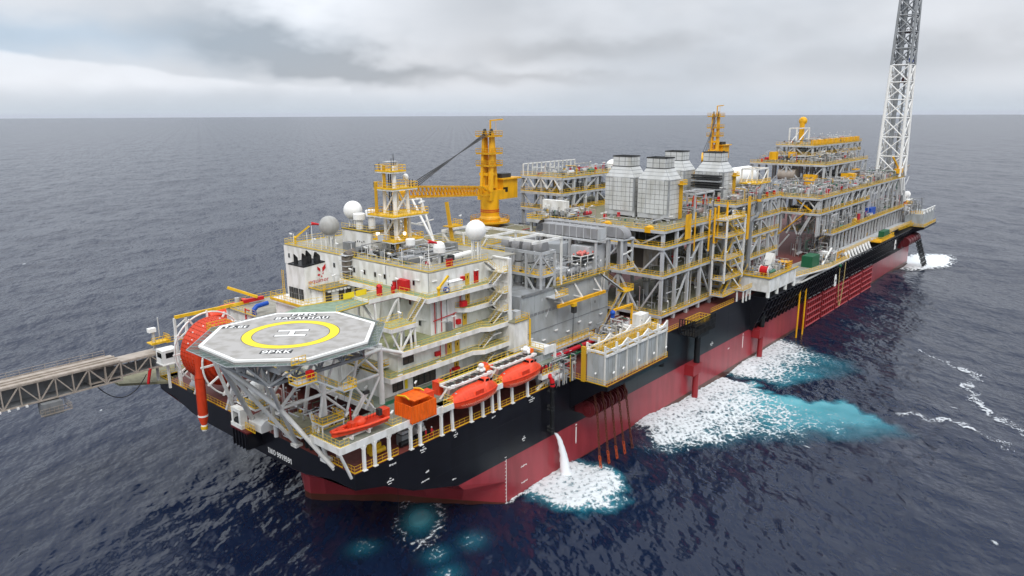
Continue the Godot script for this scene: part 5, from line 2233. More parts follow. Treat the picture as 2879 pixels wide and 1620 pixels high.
	part(o, "ventilation_trunk", mb, "trunk")
	mb = MB.new().apart()
	for i in 7:
		mb.box(V(25.7, YD + 2.0 + i * 1.05, -34), V(2.05, 0.1, 2.05))
	part(o, "trunk_band", mb, "steel")
	# things standing on the galleries
	var r := thing("fire_locker", "large red fire locker against the front wall above the stairs", "locker", V(25.4, YE, -17.2))
	mb = MB.new()
	mb.box(V(25.5, YE + 1.15, -17.2), V(1.1, 1.9, 2.4))
	part(r, "body", mb, "red")
	mb = MB.new()
	mb.box(V(25.5, YE + 0.1, -17.2), V(1.0, 0.2, 2.2))
	part(r, "foot", mb, "yellow")
	r = thing("hose_box", "narrow red fire hose box left of the large red locker", "locker", V(25.5, YE, -19.6))
	mb = MB.new()
	mb.box(V(25.6, YE + 0.7, -19.6), V(0.7, 1.4, 0.7))
	part(r, "body", mb, "red")
	mb = MB.new()
	mb.box(V(25.6, YE + 1.43, -19.6), V(0.8, 0.08, 0.8))
	part(r, "lid", mb, "maroon")
	for k in [[V(20.6, YE, -18.0), "red domed foam monitor beside the yellow notice boards on the green walkway", 0.75], [V(23.2, YE, -17.4), "small red fire monitor at the corner of the green walkway", 0.5]]:
		r = thing("fire_monitor", k[1], "fire monitor", k[0], "fire monitors by the helicopter deck")
		mb = MB.new()
		mb.tube(k[0], k[0] + V(0, 1.2 * k[2] * 1.6, 0), k[2] * 0.7, k[2] * 0.7, 12)
		part(r, "body", mb, "red")
		mb = MB.new()
		mb.ball(k[0] + V(0, 1.2 * k[2] * 1.6, 0), k[2] * 0.75, 12, 6)
		part(r, "cap", mb, "red")
		mb = MB.new()
		mb.tube(k[0] + V(0, 1.2, 0), k[0] + V(-1.2 * k[2], 1.7, 0.4), 0.1)
		part(r, "nozzle", mb, "maroon")
	r = thing("white_locker", "white locker with sloping lid and blue drum beside it under the yellow davit", "locker", V(31.6, YE, -10.2))
	mb = MB.new()
	mb.prism(PackedVector2Array([Vector2(0, 0), Vector2(0, 1.6), Vector2(0.9, 1.9), Vector2(0.9, 0)]), V(30.0, YE + 0.1, -9.7), V(0, 0, -1), Vector3.UP, V(3.2, 0, 0))
	part(r, "body", mb, "white")
	mb = MB.new()
	mb.box(V(31.6, YE + 1.83, -10.1), V(3.3, 0.08, 1.0))
	part(r, "lid", mb, "mark")
	r = thing("blue_drum", "bright blue round drum left of the white locker", "drum", V(29.4, YE, -10.0))
	mb = MB.new()
	mb.tube(V(29.4, YE + 0.55, -10.4), V(29.4, YE + 0.55, -9.8), 0.5, 0.5, 14)
	part(r, "body", mb, "blue")
	mb = MB.new()
	mb.tube(V(29.4, YE + 0.55, -9.85), V(29.4, YE + 0.55, -9.75), 0.25, 0.25, 12)
	part(r, "hub", mb, "mark")
	mini_davit(V(26.7, YE, -9.2), V(29.1, 44.0, -9.2), "yellow davit crane leaning right on the gallery before the side wall")
	mini_davit(V(27.8, YR, -54.7), V(30.0, 48.6, -52.4), "yellow davit crane at the far left corner of the roof")


func mini_davit(at: Vector3, tip: Vector3, label: String) -> void:
	var o := thing("davit_crane", label, "davit", at, "yellow davits of the accommodation")
	var mb := MB.new()
	mb.tube(at, at + V(0, 1.3, 0), 0.28, 0.24, 10)
	mb.ball(at + V(0, 1.4, 0), 0.4, 10, 6)
	part(o, "post", mb, "yellow")
	mb = MB.new()
	mb.bar(at + V(0, 1.4, 0), tip, 0.3, 0.36)
	part(o, "arm", mb, "yellow")
	mb = MB.new()
	mb.stick(tip, tip - V(0, 1.5, 0), 0.04)
	mb.box(tip - V(0, 1.6, 0), V(0.15, 0.3, 0.15))
	part(o, "hook", mb, "dark")


func funnel() -> void:
	var o := thing("funnel", "white tapered funnel with red emblem and black top before the accommodation wall", "funnel", V(20, YD, -38.4))
	var mb := MB.new()
	var y0 := 40.2
	var y1 := 43.9
	# body: straight at the left, sloping at the right
	var lo := [V(17, YD, -41.2), V(17, YD, -35.6), V(24.0, YD, -35.6), V(24.0, YD, -41.2)]
	var mid := [V(17, y0, -41.2), V(17, y0, -35.6), V(23.6, y0, -35.6), V(23.6, y0, -41.2)]
	var hi := [V(17.15, y1, -41.0), V(17.15, y1, -35.8), V(21.9, y1 + 0.35, -35.8), V(21.9, y1 + 0.35, -41.0)]
	for i in 4:
		var j := (i + 1) % 4
		var c := V(20.3, 40, -38.4)
		mb.face(lo[i], lo[j], mid[j], mid[i], (lo[i] + mid[j]) * 0.5 - c)
		mb.face(mid[i], mid[j], hi[j], hi[i], (mid[i] + hi[j]) * 0.5 - c)
	part(o, "casing", mb, "white")
	mb = MB.new()
	mb.face(hi[0], hi[1], hi[2], hi[3], Vector3.UP)
	for i in 4:
		mb.bar(hi[i], hi[(i + 1) % 4], 0.12, 0.2)
	part(o, "black_top", mb, "black")
	for k in [[V(18.0, y1, -39.6), 0.4, 2.0], [V(18.6, y1, -37.6), 0.55, 2.3], [V(19.9, y1, -38.2), 0.6, 2.6], [V(20.9, y1 + 0.2, -36.9), 0.65, 2.1]]:
		mb = MB.new()
		var p: Vector3 = k[0]
		mb.tube(p, p + V(0, k[2] * 0.6, 0), k[1], k[1], 12)
		mb.tube(p + V(0, k[2] * 0.55, 0), p + V(-0.5, k[2], 0.2), k[1], k[1] * 0.25, 12)
		part(o, "exhaust_pipe", mb, "soot")
	# emblem and word on the right face
	var face_at := func(x: float, y: float) -> Vector3:
		return V(x, y, -35.58 - (0.2 * clampf((y - y0) / (y1 - y0), 0, 1)) + 0.03)
	var e := [[[0.25, 0.1], [1.0, 0.75], [1.0, 1.6], [0.25, 0.95]], [[-0.25, 0.25], [-0.85, 0.75], [-0.85, 1.35], [-0.25, 0.85]], [[-0.6, -0.1], [-0.25, -0.35], [-0.6, -0.6], [-0.95, -0.35]], [[0.2, -0.1], [0.45, 0.05], [0.45, -0.25], [0.25, -0.4]], [[-0.05, -0.5], [0.2, -0.7], [0.05, -0.95], [-0.15, -0.75]]]
	for poly in e:
		mb = MB.new()
		var pv := PackedVector2Array()
		for p in poly:
			pv.append(Vector2(p[0], p[1]))
		mb.prism(pv, face_at.call(20.9, 42.25), Vector3.RIGHT, Vector3.UP, V(0, 0, 0.03))
		part(o, "emblem_piece", mb, "red")
	text(o, "lettering", "equinor", face_at.call(20.2, 40.75), Vector3.RIGHT, Vector3.UP, 4.4, 0.95, "red", "Droid Sans", 0.02, false)
	for k in [-40.2, -38.6, -36.9]:
		mb = MB.new()
		mb.box(V(16.94, 38.4, k), V(0.12, 2.2, 1.35))
		var f := part(o, "louvre", mb, "dark")
		mb = MB.new()
		mb.box(V(16.88, 38.4, k), V(0.06, 0.1, 1.3))
		mb.box(V(16.88, 38.4, k), V(0.06, 2.1, 0.1))
		var p := MeshInstance3D.new()
		p.name = "frame"
		p.mesh = mb.mesh()
		p.material_override = M["grey"]
		f.add_child(p, true)
	mb = MB.new()
	for z in [-42.6, -42.0]:
		mb.stick(V(16.6, YD, z), V(16.6, 42.6, z), 0.06)
	for i in 14:
		mb.stick(V(16.6, YD + 0.3 + i * 0.4, -42.6), V(16.6, YD + 0.3 + i * 0.4, -42.0), 0.035)
	part(o, "ladder", mb, "yellow")
	# plant room at its right foot
	var h := thing("plant_room", "white plant room with dark louvres right of the funnel", "building", V(22, YD, -34))
	mb = MB.new()
	mb.span(V(18.2, YD, -35.5), V(25.8, 39.7, -32.0))
	part(h, "wall", mb, "white")
	mb = MB.new()
	mb.span(V(17.6, 39.7, -35.5), V(26.0, 39.9, -31.4))
	part(h, "roof", mb, "grating")
	mb = MB.new()
	mb.rail([V(17.7, 39.9, -35.4), V(17.7, 39.9, -31.5), V(25.9, 39.9, -31.5)], 1.15, 1.0)
	part(h, "railing", mb, "yellow")
	for k in [[19.6, 1.3], [22.6, 1.3], [24.2, 1.3]]:
		mb = MB.new()
		mb.box(V(k[0], 38.2, -31.96), V(k[1], 2.2, 0.12))
		part(h, "louvre", mb, "louvre")
	mb = MB.new().apart()
	for i in 7:
		mb.box(V(19.4 + i * 0.9, 39.45, -31.5), V(0.5, 0.3, 0.8))
	part(h, "vent_cowl", mb, "white")
	mb = MB.new()
	for z in [-31.2, -30.7]:
		mb.stick(V(18.0, YD, z), V(18.0, 41.0, z), 0.06)
	for i in 10:
		mb.stick(V(18.0, YD + 0.3 + i * 0.4, -31.2), V(18.0, YD + 0.3 + i * 0.4, -30.7), 0.035)
	part(h, "ladder", mb, "yellow")
	lamp(h, V(21, 39.9, -31.8), 0.4, 2.4)
	# platform they stand on
	var q := thing("funnel_platform", "yellow edged platform carrying the funnel over the white deckhouse", "platform", V(19, YD, -38))
	mb = MB.new()
	mb.span(V(15.2, YD - 0.6, -45), V(26.3, YD, -30.4))
	part(q, "slab", mb, "white")
	mb = MB.new()
	mb.span(V(15.1, YD - 0.3, -45.1), V(15.2, YD + 0.1, -30.3))
	part(q, "kick_plate", mb, "yellow")
	mb = MB.new()
	mb.rail([V(15.2, YD, -45), V(15.2, YD, -30.4), V(17.6, YD, -30.4)], 1.15, 1.0, 0.045)
	part(q, "railing", mb, "yellow")
	mb = MB.new().apart()
	for k in [V(16, YC, -31), V(16, YC, -38), V(16, YC, -44)]:
		mb.bar(k, V(k.x, YD - 0.6, k.z), 0.4)
	part(q, "post", mb, "white")
	mb = MB.new()
	mb.span(V(15.9, YC, -44.5), V(26.4, YD - 0.6, -30.6))
	part(q, "wall", mb, "white")
	mb = MB.new()
	mb.span(V(15.84, YC + 0.6, -36.5), V(15.9, YD - 1.0, -33.0))
	part(q, "louvre", mb, "louvre")


func aft_house() -> void:
	var o := thing("aft_deckhouse", "low white deckhouse with blue pipe left of the funnel", "building", V(18, YA, -50))
	var mb := MB.new()
	mb.span(V(12, DK, -57), V(26.4, YC + 0.4, -45.2))
	part(o, "wall", mb, "white")
	mb = MB.new()
	mb.span(V(11.6, YC + 0.4, -57.4), V(26.4, YC + 0.6, -45.1))
	part(o, "roof", mb, "roof")
	mb = MB.new()
	mb.rail([V(11.8, YC + 0.6, -45.3), V(11.8, YC + 0.6, -57.2), V(26, YC + 0.6, -57.2)], 1.15, 1.2)
	part(o, "railing", mb, "railing")
	mb = MB.new()
	mb.pipe([V(12.3, YC - 2.0, -46.6), V(12.3, YC + 1.6, -46.6), V(13.0, YC + 2.2, -46.6), V(15.4, YC + 2.4, -46.6)], 0.45, 10)
	part(o, "blue_pipe", mb, "blue")
	mb = MB.new().apart()
	mb.tube(V(11.8, DK + 4, -49), V(11.8, YC + 1.6, -49), 0.14)
	mb.tube(V(11.8, YC + 1.4, -49), V(11.8, YC + 1.4, -47.4), 0.12)
	part(o, "red_pipe", mb, "red")
	o = thing("port_davit", "yellow boom crane at the far left edge beside orange boats", "crane", V(14, YC, -56))
	mb = MB.new()
	mb.tube(V(14, YC + 0.6, -56), V(14, YC + 2.2, -56), 0.5)
	part(o, "post", mb, "steel")
	mb = MB.new()
	mb.bar(V(17.5, YC + 2.0, -54), V(13.2, YC + 4.2, -58), 0.4, 0.5)
	part(o, "boom", mb, "yellow")
	mb = MB.new()
	mb.box(V(17.0, YC + 1.4, -55), V(4.6, 0.7, 0.8))
	part(o, "red_housing", mb, "red")
	o = thing("port_lifeboat", "orange lifeboat half hidden beyond the left deckhouse", "lifeboat", V(18, 30, -64.5))
	lifeboat(o, V(17.0, 30.5, -63.5))


func radome(called: String, label: String, at: Vector3, r: float, base: float, mat: String) -> void:
	var o := thing(called, label, "radome", at, "round radomes on the accommodation roof")
	var mb := MB.new()
	mb.ball(at + V(0, base + r * 0.92, 0), r, 32, 18)
	part(o, "sphere", mb, mat)
	mb = MB.new()
	for i in 8:
		var a := TAU * i / 8.0
		mb.stick(at + V(cos(a), 0, sin(a)) * r * 0.5 + V(0, base, 0), at + V(cos(a), 0, sin(a)) * r * 0.5 + V(0, base + 0.3, 0), 0.1)
	mb.tube(at + V(0, base - 0.25, 0), at + V(0, base + 0.15, 0), r * 0.5, r * 0.5, 18)
	part(o, "collar", mb, "steel")
	for i in 4:
		mb = MB.new()
		var a := TAU * i / 4.0 + 0.4
		var q := at + V(cos(a), 0, sin(a)) * r * 0.42
		mb.bar(q, q + V(0, base - 0.2, 0), 0.22)
		part(o, "leg", mb, "white")
	mb = MB.new()
	mb.box(at + V(0.3, base * 0.5, 0.2), V(0.5, 0.9, 0.4))
	mb.stick(at + V(-0.2, 0, 0.8), at + V(-0.2, base, 0.8), 0.06)
	part(o, "cabinet", mb, "steel")


func windsock(at: Vector3, label: String, lie: Vector3) -> void:
	var o := thing("windsock", label, "windsock", at, "red windsocks on the roof")
	var mb := MB.new()
	for i in 3:
		var a := TAU * i / 3.0
		mb.stick(at + V(cos(a) * 0.7, 0, sin(a) * 0.7), at + V(0, 1.8, 0), 0.06)
	mb.tube(at + V(0, 0.8, 0), at + V(0, 5.0, 0), 0.09, 0.06)
	part(o, "mast", mb, "mark")
	mb = MB.new()
	mb.tube(at + V(0, 4.9, 0), at + V(0, 4.8, 0) + lie, 0.36, 0.16, 10)
	part(o, "sock", mb, "red")


func roof_things() -> void:
	radome("grey_radome", "weathered grey radome ball on legs at the left of the roof", V(29.6, YR, -44.6), 2.05, 2.9, "radome_grey")
	radome("white_radome", "white radome ball farthest back above the roof penthouse", V(36.5, YR, -45.5), 2.0, 5.4, "mark")
	radome("side_radome", "white radome ball on white legs at the right edge of the roof", V(41.0, YR, -13.6), 2.0, 3.7, "mark")
	windsock(V(29.2, YR, -14.2), "red windsock near the right front corner of the roof", V(1.6, -0.35, 0.6))
	windsock(V(28.6, YR, -49.5), "red windsock left of the weathered grey radome", V(1.5, -0.2, 0.7))
	var o := thing("roof_penthouse", "small white penthouse on the roof with drum antennas on top", "penthouse", V(36, YR, -40))
	var mb := MB.new()
	mb.span(V(33.4, YR, -45.5), V(42, YR + 3.6, -36))
	part(o, "wall", mb, "white")
	mb = MB.new()
	mb.span(V(33.3, YR + 3.6, -45.6), V(42.1, YR + 3.75, -35.9))
	part(o, "roof", mb, "dark")
	mb = MB.new()
	mb.rail([V(42, YR + 3.75, -36), V(33.4, YR + 3.75, -36), V(33.4, YR + 3.75, -45.5)], 1.15, 1.2)
	part(o, "railing", mb, "railing")
	mb = MB.new().apart()
	for i in 5:
		mb.box(V(33.36, YR + 1.6 + rng.randf_range(-0.6, 0.6), -41 + i * 0.7), V(0.1, 0.3, 0.2))
	mb.box(V(35.5, YR + 2.6, -35.95), V(0.4, 0.5, 0.1))
	part(o, "wall_fitting", mb, "dark")
	for k in [[V(35.0, YR + 3.75, -41.5), 1.25, 2.0, "white drum antenna at the front of the penthouse roof"], [V(37.2, YR + 3.75, -40.2), 1.25, 2.6, "white drum antenna behind its lower twin on the penthouse roof"], [V(35.8, YR, -26.6), 0.95, 1.9, "white drum antenna on a dark box in the middle of the roof"]]:
		o = thing("drum_antenna", k[3], "antenna", k[0], "white drum antennas")
		mb = MB.new()
		mb.lathe(k[0] + V(0, k[2], 0), [Vector2(0, 0), Vector2(k[1], 0.05), Vector2(k[1], 1.2), Vector2(k[1] * 0.9, 1.3), Vector2(0, 1.35)], 24)
		part(o, "drum", mb, "mark")
		mb = MB.new()
		mb.tube(k[0], k[0] + V(0, k[2], 0), k[1] * 0.6, k[1] * 0.6, 14)
		part(o, "pedestal", mb, "mark")
	o = thing("dome_antenna", "white domed antenna on a post by the roof's right front corner", "antenna dome", V(32.9, YR, -15.3))
	mb = MB.new()
	mb.lathe(V(32.9, YR + 2.2, -15.3), [Vector2(0, 0), Vector2(1.1, 0.05), Vector2(1.15, 1.0), Vector2(0.95, 1.7), Vector2(0.5, 2.05), Vector2(0, 2.15)], 24)
	part(o, "dome", mb, "mark")
	mb = MB.new()
	mb.tube(V(32.9, YR, -15.3), V(32.9, YR + 2.3, -15.3), 0.25)
	part(o, "post", mb, "steel")
	o = thing("vent_duct", "white horizontal duct with dark mouth lying at the roof edge", "duct", V(37.5, YR, -13.8))
	mb = MB.new()
	mb.tube(V(35.2, YR + 1.1, -14.2), V(40.4, YR + 1.2, -14.6), 0.5, 0.5, 14)
	part(o, "tube", mb, "mark")
	mb = MB.new()
	mb.box(V(34.8, YR + 1.1, -14.2), V(0.9, 1.0, 1.0))
	part(o, "mouth", mb, "dark")
	o = thing("roof_red_box", "red cabinet at the roof railing right of the windsock", "cabinet", V(32.0, YR, -11.7))
	mb = MB.new()
	mb.box(V(32.0, YR + 0.9, -11.8), V(1.3, 1.3, 0.5))
	part(o, "body", mb, "red")
	mb = MB.new()
	mb.box(V(32.0, YR + 1.6, -11.8), V(1.4, 0.1, 0.6))
	part(o, "lid", mb, "maroon")
	o = thing("roof_air_plant", "row of grey air conditioning plant and pipes across the roof", "air plant", V(33, YR, -25))
	mb = MB.new().apart()
	for k in [[V(31, YR + 0.6, -20.0), V(4.5, 1.1, 1.6)], [V(34, YR + 0.7, -22.5), V(3, 1.4, 3)], [V(30.6, YR + 0.9, -39.5), V(1.6, 1.8, 2.2)], [V(31.8, YR + 0.5, -37), V(2.4, 1, 1.2)], [V(44.5, YR + 0.8, -24), V(2, 1.6, 2)]]:
		mb.box(k[0], k[1])
	part(o, "casing", mb, "grey")
	mb = MB.new().apart()
	for i in 8:
		mb.box(V(29.8 + (i % 2) * 0.3, YR + 0.45, -34.5 + i * 1.35), V(0.9, 0.9, 0.7))
	part(o, "fan_unit", mb, "dark")
	clutter(o, 28, 40, YR, YR + 2.0, -34, -16, 150, 41)
	for i in 16:
		lamp(o, V(26.9 + rng.randf_range(0, 1.2), YR, -55 + i * 2.7), 1.2 + rng.randf() * 0.4, rng.randf_range(1.8, 2.6)) if i % 3 == 0 else null
	mb = MB.new()
	for i in 9:
		var p := V(27.0, YR, -54 + i * 5.0)
		mb.cut()
		mb.stick(p, p + V(0, rng.randf_range(2.2, 3.4), 0), 0.07)
	part(o, "rod", mb, "mark")


func mast_tower() -> void:
	var o := thing("mast_tower", "white and yellow lattice mast tower with ladders standing on the roof", "tower", V(36, YR, -30))
	var mb := MB.new()
	# four legs, two of them raked
	for k in [[V(35, YR, -29.8), V(35, 62, -29.8), 0.42], [V(38.6, 47.5, -29.8), V(38.2, 57.6, -29.8), 0.36], [V(35, YR, -33), V(35, 62, -33), 0.36], [V(38.6, YR, -33), V(38.2, 57.6, -33), 0.36], [V(36.6, YR, -27.5), V(35.0, 48, -29.5), 0.34], [V(40, YR, -31), V(38.4, 48, -30), 0.3]]:
		mb = MB.new()
		mb.tube(k[0], k[1], k[2], k[2], 10)
		part(o, "leg", mb, "white")
	mb = MB.new()
	for y in [48.0, 52.6]:
		mb.bar(V(35, y, -29.8), V(38.5, y + 4.4, -29.8), 0.25)
		mb.bar(V(38.5, y, -33), V(35, y + 4.4, -33), 0.25)
		mb.bar(V(35, y, -33), V(35, y + 4.4, -29.8), 0.25)
		mb.bar(V(38.5, y, -29.8), V(38.5, y + 4.4, -33), 0.25)
		mb.bar(V(35, y + 4.4, -33), V(38.5, y + 4.4, -33), 0.25)
	part(o, "bracing", mb, "white")
	var decks := [[47.4, 32.6, 40.4, -34.2, -27.8], [52.4, 32.2, 41.6, -35, -27.4], [57.6, 33.4, 40.0, -34.2, -28.6], [61.0, 33.6, 37.4, -33.8, -29.0]]
	for d in decks:
		mb = MB.new()
		mb.span(V(d[1], d[0] - 0.35, d[3]), V(d[2], d[0] - 0.1, d[4]))
		part(o, "platform", mb, "white")
		mb = MB.new()
		mb.span(V(d[1] - 0.06, d[0] - 0.1, d[3] - 0.06), V(d[2] + 0.06, d[0] + 0.06, d[4] + 0.06))
		part(o, "platform_edge", mb, "yellow")
		mb = MB.new()
		mb.rail([V(d[1], d[0], d[3]), V(d[1], d[0], d[4]), V(d[2], d[0], d[4]), V(d[2], d[0], d[3]), V(d[1], d[0], d[3])], 1.2, 0.9, 0.05)
		part(o, "railing", mb, "yellow")
	mb = MB.new().apart()
	for k in [[V(33.4, 52.6, -33.6), V(33.4, 58.8, -33.6)], [V(34.0, 57.6, -31.6), V(34.0, 62.2, -31.6)], [V(36.8, 47.5, -29.0), V(36.8, 52.4, -29.0)], [V(34.2, YR, -28.6), V(34.2, 47.6, -28.6)]]:
		mb.bar(k[0], k[1], 0.7, 0.25)
	part(o, "ladder_cage", mb, "ladder")
	mb = MB.new()
	for z in [-31.8, -31.2]:
		mb.bar(V(35.3, YR, z), V(35.3, 61, z), 0.16)
	for i in 22:
		mb.bar(V(35.3, YR + 0.7 * i, -31.8), V(35.3, YR + 0.7 * i, -31.2), 0.08)
	part(o, "cable_tray", mb, "dark")
	mb = MB.new().apart()
	for k in [V(34, 61, -33), V(34.6, 61, -30), V(36.8, 61, -32), V(39.4, 57.6, -29.4), V(38.2, 57.6, -28.9), V(36, 62.4, -31)]:
		mb.tube(k, k + V(0, rng.randf_range(1.6, 2.6), 0), 0.09, 0.06, 6)
	part(o, "whip_antenna", mb, "dark")
	mb = MB.new()
	mb.ball(V(38.6, 59.6, -30.5), 0.6, 14, 9, 1.2)
	mb.tube(V(38.6, 57.6, -30.5), V(38.6, 59.2, -30.5), 0.12)
	part(o, "small_dome", mb, "mark")
	mb = MB.new()
	mb.tube(V(36.8, 61, -31.0), V(36.8, 62.6, -31.0), 0.35)
	mb.box(V(35.6, 62.8, -31.4), V(2.6, 0.15, 1.6))
	part(o, "top_frame", mb, "steel")
	mb = MB.new()
	mb.box(V(33.2, 47.9, -31.6), V(1.5, 1.3, 1.9), 0.5)
	part(o, "radar_box", mb, "steel")
	mb = MB.new()
	mb.box(V(32.9, 48.6, -33.0), V(0.5, 0.5, 0.5))
	mb.cut()
	mb.box(V(35.6, 48.8, -28.0), V(0.4, 0.6, 0.4))
	part(o, "floodlight", mb, "lit")
	mb = MB.new()
	mb.box(V(40.6, 54.6, -28.2), V(2.8, 0.25, 0.4), 0.5)
	mb.tube(V(40.6, 52.4, -28.2), V(40.6, 54.6, -28.2), 0.2)
	part(o, "radar_scanner", mb, "mark")
	# boom rest behind: white trestle the crane lies on
	o = thing("boom_rest", "white braced trestle with yellow ladder holding up the crane boom", "trestle", V(46, YR, -32))
	mb = MB.new()
	var feet := [V(44, YR, -27.8), V(50, 34, -30.5), V(46, YR, -46), V(52, 34, -46)]
	var tops := [V(49.0, 53.4, -40.5), V(51.5, 53.4, -40.5), V(49.0, 53.4, -44.5), V(51.5, 53.4, -44.5)]
	for i in 4:
		mb = MB.new()
		mb.tube(feet[i], tops[i], 0.28, 0.28, 8)
		part(o, "leg", mb, "white")
	mb = MB.new()
	for k in [[0, 1], [2, 3], [0, 2], [1, 3]]:
		var a: Vector3 = feet[k[0]]
		var b: Vector3 = feet[k[1]]
		var at: Vector3 = tops[k[0]]
		var bt: Vector3 = tops[k[1]]
		mb.bar(a.lerp(at, 0.45), b.lerp(bt, 0.45), 0.3)
		mb.bar(at, bt, 0.3)
		mb.bar(a, b.lerp(bt, 0.45), 0.22)
	mb.bar(V(44, 49.2, -34), V(51, 49.2, -36), 0.22)
	part(o, "bracing", mb, "white")
	mb = MB.new().apart()
	mb.bar(V(50.3, YR, -29.4), V(50.3, 53.5, -31), 0.9, 0.3)
	mb.span(V(49.4, 48.2, -31.4), V(52.6, 48.4, -28.6))
	part(o, "ladder_cage", mb, "ladder")
	mb = MB.new()
	mb.rail([V(49.4, 48.4, -28.6), V(52.6, 48.4, -28.6), V(52.6, 48.4, -31.4)], 1.2, 0.7, 0.05)
	mb.rail([V(48.4, YR, -27), V(52.4, YR, -27), V(52.4, YR, -32)], 1.3, 0.6, 0.05)
	part(o, "railing", mb, "yellow")
	lamp(o, V(52.2, 48.4, -28.8), 0.4, 2.2)


# ------------------------------------------------------------------ process modules
func process_side() -> void:
	clad_hall()
	duct_frames()
	side_house()
	stack_module()
	stair_tower()
	middle_module()
	far_module()
	upper_module()
	cranes()
	flare()
	balcony()
	hull_side_things()


# a storeyed steel frame: columns, beams, floors, bracing, handrails, lamps and pipework
func frame(o: Node3D, x0: float, x1: float, zf: float, zb: float, levels: Array, step: float, dense: float, seed_: int, left := true, foot := DK) -> void:
	var cols := int(round((x1 - x0) / step))
	var top: float = levels[-1]
	var rows := [zf - 0.5, lerpf(zf, zb, 0.5), zb + 0.5]
	for i in cols + 1:
		var x := lerpf(x0 + 0.5, x1 - 0.5, float(i) / cols)
		for r in 2:
			if r == 1 and i > 0 and i < cols and i % 2 == 0:
				continue
			var mb := MB.new()
			mb.bar(V(x, foot, rows[r]), V(x, top - 0.4, rows[r]), 0.75, 0.75, Vector3.RIGHT)
			part(o, "column", mb, "steel")
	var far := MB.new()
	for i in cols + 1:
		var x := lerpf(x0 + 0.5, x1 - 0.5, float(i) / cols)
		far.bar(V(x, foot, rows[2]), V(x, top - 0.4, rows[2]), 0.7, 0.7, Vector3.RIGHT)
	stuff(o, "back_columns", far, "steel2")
	for k in levels.size():
		var y: float = levels[k]
		var mb := MB.new()
		mb.span(V(x0, y - 0.14, zb), V(x1, y, zf))
		part(o, "floor", mb, "grating")
		mb = MB.new()
		mb.bar(V(x0 - 0.15, y - 0.4, zf - 0.1), V(x1 + 0.15, y - 0.4, zf - 0.1), 0.3, 0.75)
		part(o, "edge_beam", mb, "steel")
		mb = MB.new()
		mb.bar(V(x0 - 0.05, y - 0.4, zf - 0.25), V(x0 - 0.05, y - 0.4, zb), 0.3, 0.75)
		part(o, "edge_beam", mb, "steel")
		mb = MB.new()
		mb.rail([V(x0 + 0.05, y, zf + 0.02), V(x1 - 0.05, y, zf + 0.02)], 1.15, 1.5, 0.05)
		if left:
			mb.rail([V(x0 + 0.05, y, zf + 0.02), V(x0 + 0.05, y, zb)], 1.15, 1.5, 0.05)
		part(o, "railing", mb, "yellow")
		mb = MB.new()
		mb.bar(V(x0, y + 0.06, zf + 0.08), V(x1, y + 0.06, zf + 0.08), 0.06, 0.28)
		if left:
			mb.cut()
			mb.bar(V(x0 - 0.03, y + 0.06, zf), V(x0 - 0.03, y + 0.06, zb), 0.06, 0.28)
		part(o, "kick_plate", mb, "yellow")
	# joists below the floors
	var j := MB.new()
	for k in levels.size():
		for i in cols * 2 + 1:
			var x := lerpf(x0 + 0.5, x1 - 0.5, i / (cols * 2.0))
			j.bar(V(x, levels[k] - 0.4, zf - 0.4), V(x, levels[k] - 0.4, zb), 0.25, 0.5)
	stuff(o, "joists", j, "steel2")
	# bracing in the front and on the left side
	var lo: float = foot
	for k in levels.size():
		var y: float = levels[k]
		if y - lo > 3.0:
			for i in cols:
				if (i + k) % 2 == 0:
					var xa := lerpf(x0 + 0.5, x1 - 0.5, float(i) / cols)
					var xb := lerpf(x0 + 0.5, x1 - 0.5, (i + 1.0) / cols)
					var mb := MB.new()
					if (i / 2 + k) % 2 == 0:
						mb.bar(V(xa, y - 0.7, zf - 0.5), V(xb, lo + 0.2, zf - 0.5), 0.42, 0.42)
					else:
						mb.bar(V(xa, lo + 0.2, zf - 0.5), V(xb, y - 0.7, zf - 0.5), 0.42, 0.42)
					part(o, "brace", mb, "steel")
			if left:
				for i in 2:
					var mb := MB.new()
					mb.bar(V(x0 + 0.5, y - 0.7, rows[i]), V(x0 + 0.5, lo + 0.2, lerpf(rows[i], rows[i + 1], 0.48)), 0.42, 0.42)
					mb.bar(V(x0 + 0.5, y - 0.7, rows[i + 1]), V(x0 + 0.5, lo + 0.2, lerpf(rows[i], rows[i + 1], 0.52)), 0.42, 0.42)
					part(o, "brace", mb, "steel")
		# light hangers and stiffening posts
		var n := int((x1 - x0) * 0.16)
		for i in n:
			lamp(o, V(lerpf(x0 + 1, x1 - 1, (i + rng.randf()) / n), lo, zf - rng.randf_range(0.2, 1.8)), rng.randf_range(-0.5, 0.5), rng.randf_range(2.2, minf(4.0, maxf(2.3, y - lo - 0.6))))
		var cells := int(dense * (x1 - x0) * (y - lo) * 0.25)
		clutter(o, x0 + 1, x1 - 0.5, lo, y - 0.7, maxf(zb, zf - 14), zf - 1.0, cells, seed_ + k)
		lo = y


# loose equipment standing on an open deck
func topside(o: Node3D, x0: float, x1: float, z0: float, z1: float, y: float, h: float, n: int, seed_: int) -> void:
	clutter(o, x0, x1, y, y + h, z0, z1, n, seed_)
	for i in int(n * 0.06):
		lamp(o, V(rng.randf_range(x0, x1), y, rng.randf_range(z0, z1)), rng.randf_range(-0.6, 0.6), rng.randf_range(2.0, h + 1.0))
	var mb := MB.new()
	for i in int(n * 0.02) + 1:
		mb.cut()
		var p := V(rng.randf_range(x0, x1), y + 0.8, rng.randf_range(z0, z1))
		mb.box(p, V(0.7, 1.3, 0.6))
	part(o, "fire_cabinet", mb, "red")


